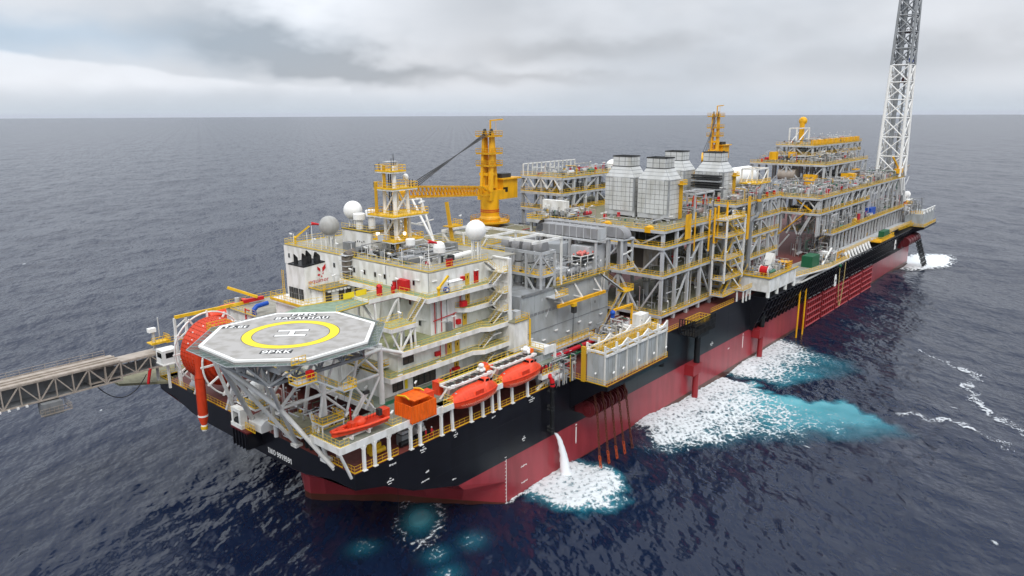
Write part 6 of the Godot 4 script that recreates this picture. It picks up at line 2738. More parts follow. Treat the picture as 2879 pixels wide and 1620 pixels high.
func clad_hall() -> void:
	var o := thing("clad_hall", "long grey ribbed metal hall beside the accommodation with a yellow hoist beam", "building", V(63, DK, -16))
	var mb := MB.new()
	mb.span(V(47.5, 24.0, -30), V(79, 36.6, -8.1))
	part(o, "core", mb, "steel2")
	for i in 8:
		mb = MB.new()
		var a := 48.0 + i * 3.87
		mb.span(V(a + 0.03, 24.2, -8.1), V(a + 3.84, 36.4, -7.98))
		for k in 9:
			mb.span(V(a + 0.1 + k * 0.42, 24.2, -7.98), V(a + 0.32 + k * 0.42, 36.4, -7.91))
		part(o, "wall_panel", mb, "cladding")
	mb = MB.new().apart()
	for i in 26:
		mb.box(V(48.6 + i * 1.2, 32.2, -7.9), V(0.95, 0.55, 0.06))
	part(o, "louvre", mb, "grey")
	mb = MB.new().apart()
	mb.span(V(48, 28.4, -7.92), V(79, 28.52, -7.84))
	mb.span(V(48, 36.4, -8.1), V(79, 36.9, -7.7))
	part(o, "wall_rail", mb, "grey")
	for i in 7:
		lamp(o, V(50.5 + i * 4.2, 27.4 if i % 2 == 0 else 26.2, -7.6), 0.1, 0.0)
	door(o, 73.5, 28.6, -7.95, "cladding", 3.4, 2.8)
	# walkway along its foot
	mb = MB.new()
	mb.span(V(48, 23.6, -8.0), V(71.5, 23.95, -5.8))
	part(o, "walkway", mb, "steel")
	mb = MB.new()
	mb.rail([V(48, 24, -5.9), V(70.5, 24, -5.9)], 1.15, 1.2, 0.045)
	mb.rail([V(48.2, 24, -7.4), V(70.5, 24, -7.4)], 1.15, 1.4, 0.045)
	part(o, "railing", mb, "yellow")
	for i in 8:
		mb = MB.new()
		mb.bar(V(49 + i * 3.8, DK, -7.4), V(49 + i * 3.8, 24, -7.4), 0.6)
		part(o, "column", mb, "steel2")
	clutter(o, 44, 78, DK, 23.4, -12, -5.0, 260, 51)
	# roof deck
	mb = MB.new()
	mb.span(V(58, 36.6, -30), V(79.2, 36.95, -7.4))
	part(o, "roof_deck", mb, "grating")
	mb = MB.new()
	mb.rail([V(58.8, 37, -7.5), V(78, 37, -7.5)], 1.15, 1.2, 0.05)
	part(o, "railing", mb, "yellow")
	mb = MB.new().apart()
	for k in [[V(75.6, 40, -11.5), V(6.4, 6, 5.0)], [V(62.0, 38.6, -10), V(3.6, 3.0, 2.2)], [V(70, 38.6, -20), V(6, 3, 8)]]:
		mb.box(k[0], k[1])
	part(o, "plant_casing", mb, "steel")
	mb = MB.new()
	mb.tube(V(70.5, 37, -17), V(70.5, 43.6, -17), 3.0, 3.0, 24)
	part(o, "tank", mb, "steel2")
	clutter(o, 59, 76, 37, 41, -15, -8.5, 150, 52)
	for i in 6:
		lamp(o, V(60.5 + i * 3, 37, -7.9), 0.5, rng.randf_range(2.4, 4.0))
	# yellow hoist beam, its braces, trolley and hook
	mb = MB.new()
	mb.span(V(57.2, 32.75, -6.25), V(74.6, 33.3, -5.75))
	mb.cut()
	mb.span(V(57.2, 33.3, -6.35), V(74.6, 33.4, -5.65))
	part(o, "hoist_beam", mb, "crane")
	for x in [58.5, 65.4, 72.8]:
		mb = MB.new()
		mb.bar(V(x, 36.6, -8), V(x + 0.6, 33.4, -6), 0.26)
		mb.bar(V(x, 33.6, -8), V(x + 0.6, 33.5, -6), 0.2)
		part(o, "beam_bracket", mb, "white")
	mb = MB.new()
	mb.box(V(62.8, 32.4, -6), V(1.2, 0.7, 0.9))
	part(o, "trolley", mb, "yellow")
	mb = MB.new()
	mb.box(V(62.9, 31.3, -6), V(0.9, 1.4, 0.9))
	for d in [-0.15, 0.15]:
		mb.stick(V(62.8 + d, 31, -6), V(62.4 + d, 21.4, -6), 0.05)
	part(o, "hook_block", mb, "dark")
	# yellow stair from the roof deck down to the walkway
	for f in [[V(73.2, 37.2, -6.2), V(80.4, 32.4, -5.0)], [V(80.2, 32.3, -4.4), V(71.4, 24.2, -4.4)]]:
		mb = MB.new()
		mb.strings(f[0], f[1], 1.2)
		part(o, "stair_string", mb, "steel")
		mb = MB.new()
		mb.steps(f[0], f[1], 1.1)
		stuff(o, "treads", mb, "yellow")
		mb = MB.new()
		mb.hand(f[0], f[1], 1.25)
		part(o, "stair_railing", mb, "yellow")
	mb = MB.new()
	mb.span(V(79.6, 32.2, -6), V(83, 32.4, -3.6))
	part(o, "landing", mb, "yellow")
	mb = MB.new()
	mb.rail([V(80.6, 32.4, -3.7), V(83, 32.4, -3.7), V(83, 32.4, -6), V(80, 32.4, -6)], 1.2, 0.7, 0.055)
	part(o, "railing", mb, "yellow")
	mb = MB.new()
	mb.bar(V(82, 32.2, -4), V(81, 28, -8), 0.26)
	part(o, "brace", mb, "steel")
	mb = MB.new()
	for z in [-7.8, -7.2]:
		mb.bar(V(76, 33, z), V(76, 37, z), 0.22)
	part(o, "post", mb, "white")
	# stepped platform beside it
	mb = MB.new()
	mb.span(V(55.6, 35.0, -8.0), V(60.4, 35.2, -5.6))
	part(o, "side_platform", mb, "steel")
	mb = MB.new()
	mb.rail([V(56, 35.2, -5.7), V(60.3, 35.2, -5.7), V(60.3, 35.2, -8)], 1.15, 0.9, 0.05)
	part(o, "railing", mb, "yellow")
	# white screen frame with the boat landing, right of the lifeboats
	o = thing("screen_wall", "white framed screen wall with slanted strut at the end of the boat deck", "wall", V(48, DK, -4))
	mb = MB.new()
	mb.span(V(46.2, 27.3, -8.5), V(49.6, 27.5, -0.8))
	mb.span(V(46.2, 26.6, -1.0), V(49.7, 28.1, -0.7))
	mb.span(V(49.2, 22.0, -1.0), V(49.7, 28.1, -0.6))
	mb.span(V(44.0, 22.3, -0.6), V(49.7, 23.2, 0.4))
	mb.bar(V(49.4, 22.3, -0.8), V(43.2, DK + 0.2, -0.4), 0.35, 0.5)
	part(o, "frame", mb, "white")
	for i in 9:
		mb = MB.new()
		mb.span(V(41.2 + i * 0.9, 22.2, -1.5), V(42.06 + i * 0.9, 26.5, -1.42))
		mb.span(V(41.2 + i * 0.9, 22.2, -1.42), V(41.35 + i * 0.9, 26.5, -1.34))
		part(o, "wall_panel", mb, "cladding")
	mb = MB.new()
	mb.rail([V(44.2, 23.2, 0.35), V(49.4, 23.2, 0.35)], 1.1, 0.8, 0.05)
	mb.rail([V(46.3, 27.5, -1.1), V(46.3, 27.5, -8.2)], 1.0, 1.0, 0.045)
	part(o, "railing", mb, "railing")
	# wide red fire main on the deck
	o = thing("red_main", "thick crimson pipe lying along the deck below the grey hall", "pipe", V(65, 23, -4.6))
	for i in 4:
		mb = MB.new()
		mb.tube(V(50 + i * 6.9, 23.2, -4.7), V(56.5 + i * 6.9, 23.2, -4.7), 0.5, 0.5, 12)
		part(o, "pipe_length", mb, "redpipe")
		mb = MB.new()
		mb.tube(V(56.4 + i * 6.9, 23.2, -4.7), V(56.9 + i * 6.9, 23.2, -4.7), 0.62, 0.62, 12)
		part(o, "flange", mb, "steel" if i % 2 == 0 else "green")
	mb = MB.new()
	mb.tube(V(52, 22.4, -3.9), V(74, 22.4, -3.9), 0.18, 0.18, 8)
	part(o, "green_pipe", mb, "green")
	for i in 6:
		mb = MB.new()
		mb.bar(V(51 + i * 4.6, DK, -4.7), V(51 + i * 4.6, 22.7, -4.7), 0.25)
		part(o, "support", mb, "steel2")


func hood(o: Node3D, x: float, y: float, z: float, r: float, w: float, mat: String) -> void:
	var pv := PackedVector2Array()
	pv.append(Vector2(-r, -r * 0.35))
	for i in 13:
		var a := PI - PI * i / 12.0
		pv.append(Vector2(cos(a) * r, sin(a) * r * 1.15))
	pv.append(Vector2(r, -r * 0.35))
	var mb := MB.new()
	mb.prism(pv, V(x, y, z), Vector3.RIGHT, Vector3.UP, V(0, 0, w))
	part(o, "hood", mb, mat)


func duct_frames() -> void:
	var o := thing("intake_frame", "white steel frame with four grey hooded air intakes in a row", "frame", V(56.5, 34.5, -14))
	var X := [54.3, 58.8]
	var zs := [-8.2, -12.1, -16.0, -20.0]
	for x in X:
		for z in zs:
			var mb := MB.new()
			mb.bar(V(x, 34.8, z), V(x, 44.3, z), 0.42, 0.42, Vector3.RIGHT)
			part(o, "column", mb, "steel")
	for y in [34.8, 39.5, 44.3]:
		var mb := MB.new()
		mb.bar(V(X[0], y, -7.9), V(X[0], y, -23), 0.4, 0.55)
		mb.bar(V(X[0], y, -8.2), V(X[1], y, -8.2), 0.4, 0.55)
		mb.bar(V(X[1], y, -8.0), V(X[1], y, -20), 0.4, 0.5)
		mb.bar(V(X[0], y, -20), V(X[1], y, -20), 0.4, 0.5)
		part(o, "ring_beam", mb, "steel")
		if y < 44.0:
			mb = MB.new()
			mb.span(V(X[0] + 0.2, y + 0.1, -22), V(X[1] - 0.2, y + 0.22, -8.4))
			part(o, "floor", mb, "yellow" if y > 39.0 else "grating")
			mb = MB.new()
			mb.rail([V(X[0] - 0.1, y + 0.25, -22), V(X[0] - 0.1, y + 0.25, -8.1), V(X[1], y + 0.25, -8.1)], 1.2, 1.0, 0.05)
			part(o, "railing", mb, "yellow")
	var br := [[V(54.3, 44.0, -8.2), V(54.3, 39.7, -11.2)], [V(54.3, 39.3, -12), V(54.3, 35, -8.8)], [V(54.3, 44, -8.2), V(58.6, 39.7, -8.2)], [V(58.6, 39.3, -8.2), V(54.6, 35, -8.2)], [V(54.3, 34.6, -16), V(54.3, 31, -10.8)], [V(54.3, 34.6, -8.2), V(54.3, 30.2, -13)], [V(58.6, 34.6, -8.2), V(55.6, 30.8, -8.0)], [V(54.3, 44, -20), V(54.3, 39.8, -22.6)]]
	for b in br:
		var mb := MB.new()
		mb.bar(b[0], b[1], 0.32)
		part(o, "brace", mb, "steel")
	for i in 4:
		var z := -9.9 - i * 2.95
		var mb := MB.new()
		mb.lathe(V(56.4, 35.0, z), [Vector2(0.95, 0), Vector2(0.95, 4.4), Vector2(1.25, 4.5), Vector2(0.9, 6.6), Vector2(0.9, 9.4)], 16)
		part(o, "intake_pipe", mb, "steel")
		mb = MB.new()
		mb.tube(V(56.4, 41.6, z), V(56.4, 41.8, z), 0.96, 0.96, 16)
		part(o, "clamp", mb, "dark")
		mb = MB.new()
		mb.tube(V(56.4, 34.9, z), V(56.4, 37.2, z), 1.0, 1.0, 16)
		part(o, "sleeve", mb, "duct")
		hood(o, 56.5, 45.0, z - 1.0, 1.35, 2.05, "duct")
	var mb := MB.new()
	mb.span(V(54.6, 31.6, -22), V(59, 34.5, -9.5))
	part(o, "plenum", mb, "dark")
	clutter(o, 55, 66, 36, 43, -22, -12, 110, 61)
	# light open frame above, reaching back to the crane
	o = thing("roof_frame", "white open overhead beam frame between the side radome and the hooded intakes", "frame", V(55, 47, -20))
	mb = MB.new()
	mb.bar(V(60.3, 47.0, -7.4), V(50.7, 47.0, -7.6), 0.3, 0.5)
	mb.bar(V(60.3, 47.0, -7.4), V(60.3, 47.0, -33), 0.3, 0.5)
	mb.bar(V(53.0, 47.0, -7.4), V(50.6, 47.0, -33), 0.3, 0.5)
	for z in [-13.5, -20.0, -27.0, -33.0]:
		mb.bar(V(50.8, 47.0, z), V(60.3, 47.0, z), 0.28, 0.45)
	part(o, "beams", mb, "white")
	for k in [V(60.3, 37, -7.6), V(60.3, 37, -20), V(60.3, 37, -33), V(51.2, 34, -27), V(51, 34, -33)]:
		mb = MB.new()
		mb.bar(k, V(k.x, 46.8, k.z), 0.4)
		part(o, "column", mb, "white")
	mb = MB.new()
	mb.bar(V(50.8, 46.6, -33), V(51.2, 40, -27), 0.32)
	mb.bar(V(51, 46.6, -20), V(51.2, 40, -25), 0.32)
	part(o, "brace", mb, "white")
	clutter(o, 46, 60, 37, 44, -40, -22, 150, 62)
	# the two big ducts
	for i in 2:
		var x := 74.2 if i == 0 else 79.2
		var z0 := -23.5 if i == 0 else -27.0
		var z1 := -7.9 if i == 0 else -6.4
		o = thing("air_duct", "long grey box duct nearer the hooded intakes, squared at its end" if i == 0 else "long grey box duct behind, bending down at its right end", "duct", V(x + 1.5, 44.4, -15), "large grey air ducts")
		var n := 8
		for k in n:
			var a := lerpf(z0, z1, float(k) / n)
			var b := lerpf(z0, z1, (k + 1.0) / n)
			mb = MB.new()
			mb.span(V(x, 44.6, a + 0.06), V(x + 2.9, 46.9, b - 0.06))
			part(o, "duct_length", mb, "duct")
			mb = MB.new()
			mb.span(V(x - 0.12, 44.5, b - 0.07), V(x + 3.02, 47.02, b + 0.07))
			part(o, "joint", mb, "steel")
		mb = MB.new()
		for k in 6:
			var a0 := PI / 2 + PI / 2 * k / 6.0
			var a1 := PI / 2 + PI / 2 * (k + 1) / 6.0
			mb.face(V(x, 44.6 + 2.3 * sin(a0), z0 + 2.3 * cos(a0)), V(x + 2.9, 44.6 + 2.3 * sin(a0), z0 + 2.3 * cos(a0)), V(x + 2.9, 44.6 + 2.3 * sin(a1), z0 + 2.3 * cos(a1)), V(x, 44.6 + 2.3 * sin(a1), z0 + 2.3 * cos(a1)), V(0, 1, -1))
		part(o, "bend", mb, "duct")
		if i == 1:
			hood(o, x + 1.5, 44.9, -6.4, 1.5, 0.01, "duct")
			mb = MB.new()
			for k in 8:
				var a0 := PI / 2 * k / 8.0
				var a1 := PI / 2 * (k + 1) / 8.0
				mb.face(V(x, 44.6 + 2.3 * cos(a0), z1 + 2.3 * sin(a0)), V(x + 2.9, 44.6 + 2.3 * cos(a0), z1 + 2.3 * sin(a0)), V(x + 2.9, 44.6 + 2.3 * cos(a1), z1 + 2.3 * sin(a1)), V(x, 44.6 + 2.3 * cos(a1), z1 + 2.3 * sin(a1)), V(0, 1, 1))
				for sx in [0.0, 2.9]:
					mb.tri(V(x + sx, 44.6, z1), V(x + sx, 44.6 + 2.3 * cos(a0), z1 + 2.3 * sin(a0)), V(x + sx, 44.6 + 2.3 * cos(a1), z1 + 2.3 * sin(a1)))
			part(o, "bend", mb, "duct")
			mb = MB.new()
			mb.tube(V(x + 1.5, 37.6, -5.6), V(x + 1.5, 44.5, -5.6), 1.1, 1.1, 14)
			part(o, "down_pipe", mb, "duct")
	o = thing("duct_frame", "grey steel trestle with a railed balcony carrying the two big ducts", "frame", V(78, 37, -14))
	mb = MB.new()
	mb.span(V(73.2, 44.1, -26), V(78.4, 44.4, -7.6))
	mb.cut()
	mb.span(V(78.6, 44.0, -27), V(83.6, 44.38, -4.2))
	part(o, "deck", mb, "steel")
	for k in [V(73.6, 37, -8), V(78.2, 37, -8), V(73.6, 37, -16), V(73.6, 37, -25), V(78.9, 37.5, -4.6), V(83.3, 37.5, -4.6), V(78.9, 37.5, -8), V(83.3, 37.5, -8), V(83.3, 37.5, -20)]:
		mb = MB.new()
		mb.bar(k, V(k.x, 44.1, k.z), 0.45, 0.45, Vector3.RIGHT)
		part(o, "column", mb, "steel")
	mb = MB.new()
	mb.bar(V(78.9, 40.8, -4.6), V(83.3, 41.4, -4.6), 0.3)
	part(o, "rail_beam", mb, "white")
	mb = MB.new()
	mb.span(V(78.3, 37.1, -8.4), V(83.8, 37.5, -4.2))
	part(o, "balcony", mb, "steel")
	mb = MB.new()
	mb.rail([V(78.4, 37.5, -8), V(78.4, 37.5, -4.3), V(83.7, 37.5, -4.3), V(83.7, 37.5, -8)], 1.2, 0.8, 0.055)
	part(o, "railing", mb, "yellow")
	# cage of reddish valve heads
	o = thing("valve_cage", "white framed cage topped with pinkish valve heads on the hall roof", "cage", V(72, 37, -10))
	mb = MB.new()
	for x in [69.0, 71.6, 74.2]:
		for z in [-11.2, -8.8]:
			mb.bar(V(x, 37, z), V(x, 41.4, z), 0.18)
	for y in [39.6, 41.4]:
		mb.bar(V(69, y, -8.8), V(74.2, y, -8.8), 0.2)
		mb.bar(V(69, y, -11.2), V(69, y, -8.8), 0.2)
		mb.bar(V(74.2, y, -11.2), V(74.2, y, -8.8), 0.2)
		mb.bar(V(69, y, -11.2), V(74.2, y, -11.2), 0.2)
	part(o, "frame", mb, "white")
	for x in [69.2, 71.8]:
		mb = MB.new()
		mb.span(V(x, 39.7, -11.0), V(x + 2.2, 41.3, -8.95))
		part(o, "panel", mb, "dark")
	mb = MB.new()
	for i in 34:
		mb.ball(V(rng.randf_range(69.2, 74), 41.6 + rng.randf_range(0, 0.5), rng.randf_range(-11, -9)), rng.randf_range(0.2, 0.38), 7, 4)
	stuff(o, "valve_heads", mb, "pinkvalve")


func side_house() -> void:
	# platform built out from the side, black underneath
	var o := thing("side_platform", "black sided platform built out over the water with the grey winch house on it", "platform", V(65.5, 18, 4.5))
	var mb := MB.new()
	mb.tint(BLACK)
	mb.prism(PackedVector2Array([Vector2(0, DK - 0.02), Vector2(9.0, DK - 0.02), Vector2(9.0, DK - 0.9), Vector2(7.6, DK - 1.0), Vector2(0, 13.4)]), V(53.6, 0, 0.0), Vector3.BACK, Vector3.UP, V(1.2, 0, 0))
	mb.prism(PackedVector2Array([Vector2(0, DK - 0.02), Vector2(9.0, DK - 0.02), Vector2(9.0, DK - 0.9), Vector2(0, DK - 0.9)]), V(54.8, 0, 0.0), Vector3.BACK, Vector3.UP, V(22.8, 0, 0))
	for i in 8:
		mb.prism(PackedVector2Array([Vector2(0, DK - 0.9), Vector2(8.6, DK - 0.9), Vector2(8.2, DK - 1.5), Vector2(0, 15.4)]), V(56.6 + i * 2.8, 0, 0), Vector3.BACK, Vector3.UP, V(0.25, 0, 0))
	part(o, "bracket_plating", mb, "hull")
	mb = MB.new()
	mb.span(V(53.7, DK - 0.02, 0.02), V(77.5, DK + 0.06, 8.9))
	part(o, "deck", mb, "reddeck")
	o = thing("winch_house", "grey ribbed house open at the top standing on the side platform", "building", V(65.5, DK, 6))
	for i in 16:
		mb = MB.new()
		var a := 54.0 + i * 1.5
		mb.span(V(a, DK, 7.7), V(a + 1.46, 26.2, 7.8))
		mb.span(V(a, DK, 7.8), V(a + 0.22, 26.2, 7.92))
		mb.span(V(a + 0.7, DK, 7.8), V(a + 0.85, 26.2, 7.86))
		part(o, "wall_panel", mb, "cladding")
	for i in 3:
		mb = MB.new()
		mb.span(V(54.0, DK, 3.9 + i * 1.27), V(54.1, 26.2, 5.12 + i * 1.27))
		mb.span(V(53.9, DK, 3.9 + i * 1.27), V(54.0, 26.2, 4.05 + i * 1.27))
		part(o, "wall_panel", mb, "cladding")
	mb = MB.new().apart()
	mb.span(V(77.9, DK, 3.9), V(78.0, 26.2, 7.8))
	mb.span(V(54, DK, 3.8), V(78, 26.2, 3.9))
	part(o, "back_wall", mb, "cladding")
	mb = MB.new()
	for z in [8.0, 3.8]:
		mb.bar(V(53.9, 27.0, z), V(78.1, 27.0, z), 0.3, 0.4)
		mb.bar(V(53.9, 26.0, z), V(78.1, 26.0, z), 0.3, 0.4)
		for i in 7:
			var x := 54.0 + i * 4.0
			mb.bar(V(x, 26, z), V(x, 28.2, z), 0.36)
			if i < 6:
				if i % 2 == 0:
					mb.bar(V(x, 28.0, z), V(x + 4, 26.1, z), 0.28)
				else:
					mb.bar(V(x, 26.1, z), V(x + 4, 28.0, z), 0.28)
	mb.bar(V(53.9, 26.8, 3.8), V(53.9, 26.8, 8), 0.3, 0.4)
	part(o, "top_truss", mb, "white")
	for i in 7:
		mb = MB.new()
		mb.bar(V(54 + i * 4.0, DK, 8.0), V(54 + i * 4.0, 26, 8.0), 0.3, 0.25, Vector3.RIGHT)
		part(o, "post", mb, "white")
	mb = MB.new()
	for y in [24.6, 26.0]:
		mb.rail([V(54.4, y, 7.2), V(77.6, y, 7.2)], 1.2, 1.0, 0.06)
		mb.rail([V(54.4, y, 5.8), V(77.6, y, 5.8)], 1.2, 1.0, 0.06)
		mb.rail([V(54.4, y, 4.4), V(77.6, y, 4.4)], 1.2, 1.0, 0.06)
	part(o, "railing", mb, "yellow")
	mb = MB.new()
	mb.span(V(54.3, 24.2, 4.0), V(77.7, 24.4, 7.6))
	part(o, "inner_floor", mb, "grating")
	mb = MB.new()
	mb.bar(V(53.4, DK, 3.4), V(53.4, 27.4, 3.4), 0.9, 0.5)
	part(o, "ladder_cage", mb, "ladder")
	for k in [V(56.5, DK, 8.5), V(60, DK, 8.5), V(66, DK, 8.5), V(72, DK, 8.5), V(77.2, DK, 8.5), V(53.9, DK, 6)]:
		lamp(o, k, 0.4, 2.2)
	clutter(o, 46, 54, DK, 26, -3.5, 1.5, 120, 71)
	# railed pump platform above its inner end
	o = thing("pump_platform", "railed platform with white cabinet, pumps and yellow jib above the winch house", "platform", V(71, 25, 0))
	mb = MB.new()
	mb.prism(PackedVector2Array([Vector2(63.8, -2.6), Vector2(63.8, 0.4), Vector2(74.4, 3.8), Vector2(82, 3.8), Vector2(82, -3.4)]), V(0, 25.0, 0), Vector3.RIGHT, Vector3.BACK, V(0, 0.4, 0))
	part(o, "floor", mb, "steel")
	mb = MB.new()
	mb.rail([V(64, 25.4, -2.4), V(64, 25.4, 0.4), V(74.4, 25.4, 3.7), V(81.9, 25.4, 3.7), V(81.9, 25.4, -3)], 1.2, 0.9, 0.055)
	part(o, "railing", mb, "yellow")
	mb = MB.new()
	mb.bar(V(64, 25.3, 0.45), V(74.4, 25.3, 3.85), 0.1, 0.35)
	mb.bar(V(74.4, 25.3, 3.85), V(82, 25.3, 3.85), 0.1, 0.35)
	part(o, "kick_plate", mb, "yellow")
	mb = MB.new()
	mb.bar(V(75.5, 25.4, 0.6), V(75.5, 31.0, 0.6), 0.4)
	mb.bar(V(75.7, 31.0, 0.6), V(68.0, 31.2, 0.6), 0.4, 0.45)
	part(o, "jib", mb, "crane")
	mb = MB.new()
	mb.ball(V(67.8, 30.7, 0.6), 0.6, 8, 5)
	mb.box(V(67.8, 30.0, 0.6), V(0.6, 0.8, 0.6))
	part(o, "blue_hoist", mb, "blue")
	clutter(o, 65, 74, 25.4, 28.6, -2.2, 1.6, 80, 72)
	mb = MB.new().apart()
	mb.tube(V(71, 27.4, 1.2), V(75.4, 25.6, 2.6), 0.4, 0.4, 12)
	mb.tube(V(69.8, 27.6, 0.8), V(72.5, 26, 2.4), 0.25, 0.25, 10)
	part(o, "white_pipe", mb, "white")
	for k in [V(66, DK, -2), V(80, DK, -2.4), V(81, DK, -0.6), V(72, DK, -2.4)]:
		mb = MB.new()
		mb.bar(k, V(k.x, 25, k.z), 0.45)
		part(o, "post", mb, "steel")
	var c := thing("white_cabinet", "plain white cabinet with a dark mark on the pump platform corner", "cabinet", V(77, 25.4, 1.6))
	mb = MB.new()
	mb.box(V(77.2, 27.1, 1.8), V(3.4, 3.4, 2.2))
	part(c, "body", mb, "white")
	mb = MB.new()
	mb.box(V(75.9, 27.6, 2.92), V(0.5, 0.4, 0.04))
	part(c, "mark", mb, "dark")


func stack(o: Node3D, x0: float, x1: float, z0: float, z1: float) -> void:
	var yb := 45.6
	var ys := 54.7
	var yn := 57.6
	var yt := 60.3
	var mb := MB.new()
	mb.span(V(x0 + 0.1, 44.3, z0 + 0.1), V(x1 - 0.1, yb + 0.2, z1 - 0.1))
	for x in [x0 + 0.3, x1 - 0.3]:
		mb.bar(V(x, 44, z1), V(x, 46, z1), 0.7)
	part(o, "plinth", mb, "steel")
	mb = MB.new()
	mb.span(V(x0 + 0.08, yb, z0 + 0.08), V(x1 - 0.08, ys, z1 - 0.08))
	part(o, "core", mb, "dark")
	# cladding panels in courses, with dark joints
	var rows := 7
	for side in 2:
		var cols := 7 if side == 0 else 4
		for r in rows:
			var ya := lerpf(yb, ys, float(r) / rows) + 0.045
			var yc := lerpf(yb, ys, (r + 1.0) / rows) - 0.045
			for k in cols:
				mb = MB.new()
				if side == 0:
					var a := lerpf(z0, z1, float(k) / cols) + 0.045
					var b := lerpf(z0, z1, (k + 1.0) / cols) - 0.045
					var d := 0.14 if k >= 2 and k <= 5 else 0.0
					mb.span(V(x0 - d, ya, a), V(x0 + 0.1, yc, b))
				else:
					var a := lerpf(x0, x1, float(k) / cols) + 0.045
					var b := lerpf(x0, x1, (k + 1.0) / cols) - 0.045
					mb.span(V(a, ya, z1 - 0.1), V(b, yc, z1))
				part(o, "panel", mb, "stackpanel")
	mb = MB.new()
	mb.span(V(x0 - 0.2, yb, z1 - 0.25), V(x0 + 0.2, ys, z1 + 0.2))
	mb.cut()
	mb.span(V(x0 - 0.12, yb, lerpf(z0, z1, 0.28) - 0.08), V(x0 + 0.1, ys - 0.4, lerpf(z0, z1, 0.28) + 0.06))
	part(o, "edge_post", mb, "steel2")
	# shoulder and square neck
	var cx := (x0 + x1) * 0.5 + 0.2
	var cz := (z0 + z1) * 0.5
	var lo := [V(x0 - 0.1, ys, z0), V(x0 - 0.1, ys, z1 + 0.1), V(x1, ys, z1 + 0.1), V(x1, ys, z0)]
	var hi := [V(cx - 2.3, yn, cz - 2.9), V(cx - 2.3, yn, cz + 2.9), V(cx + 2.3, yn, cz + 2.9), V(cx + 2.3, yn, cz - 2.9)]
	for i in 4:
		var j := (i + 1) % 4
		for r in 3:
			for k in 5:
				mb = MB.new()
				var out: Vector3 = ((lo[i] + lo[j]) * 0.5 - V(cx, ys, cz)).normalized() + V(0, 0.6, 0)
				var q: Array = []
				for uv in [[k, r], [k + 1, r], [k + 1, r + 1], [k, r + 1]]:
					var u: float = (uv[0] - 2.5) / 5.0 * 0.985 + 0.5
					var w: float = uv[1] / 3.0
					u = clampf(u, 0.0, 1.0)
					var a: Vector3 = lo[i].lerp(lo[j], u)
					var b: Vector3 = hi[i].lerp(hi[j], u)
					q.append(a.lerp(b, clampf(w + (0.02 if uv[1] == r else -0.02), 0, 1)))
				mb.face(q[0], q[1], q[2], q[3], out)
				if i < 2:
					part(o, "shoulder_panel", mb, "stackpanel")
				else:
					part(o, "shoulder_panel", mb, "stackpanel") if k == 2 else null
	mb = MB.new()
	for i in 4:
		var j := (i + 1) % 4
		mb.face(lo[i] - V(0, 0.12, 0), lo[j] - V(0, 0.12, 0), hi[j] - V(0, 0.12, 0), hi[i] - V(0, 0.12, 0), (lo[i] + lo[j]) * 0.5 - V(cx, ys - 2, cz))
	part(o, "shoulder", mb, "steel2")
	mb = MB.new()
	for i in 4:
		var j := (i + 1) % 4
		for r in 2:
			for k in 3:
				mb.cut()
				var a: Vector3 = hi[i].lerp(hi[j], (k + 0.03) / 3.0)
				var b: Vector3 = hi[i].lerp(hi[j], (k + 0.97) / 3.0)
				var ya := yn + (yt - yn) * (r + 0.03) / 2.0
				var yc := yn + (yt - yn) * (r + 0.97) / 2.0
				mb.face(V(a.x, ya, a.z), V(b.x, ya, b.z), V(b.x, yc, b.z), V(a.x, yc, a.z), (hi[i] + hi[j]) * 0.5 - V(cx, yn, cz))
	part(o, "neck_panel", mb, "stackpanel")
	mb = MB.new()
	mb.span(V(cx - 2.22, yn, cz - 2.82), V(cx + 2.22, yt - 0.1, cz + 2.82))
	part(o, "flue", mb, "dark")
	mb = MB.new()
	for i in 4:
		var a: Vector3 = hi[i] + V(0, yt - yn, 0)
		var b: Vector3 = hi[(i + 1) % 4] + V(0, yt - yn, 0)
		mb.bar(a, b, 0.18, 0.3)
		mb.bar(hi[i], hi[(i + 1) % 4], 0.2, 0.2)
	part(o, "rim", mb, "dark")
	mb = MB.new()
	mb.bar(V(x1 - 0.6, 44, z1 + 0.5), V(x1 - 0.6, 54.2, z1 + 0.5), 0.9, 0.35)
	part(o, "ladder_cage", mb, "ladder")
	mb = MB.new()
	mb.span(V(x1 - 1.6, 53.2, z1), V(x1 + 0.6, 53.4, z1 + 1.6))
	mb.rail([V(x1 - 1.6, 53.4, z1 + 1.5), V(x1 + 0.6, 53.4, z1 + 1.5), V(x1 + 0.6, 53.4, z1)], 1.1, 0.7, 0.06)
	part(o, "service_platform", mb, "yellow")


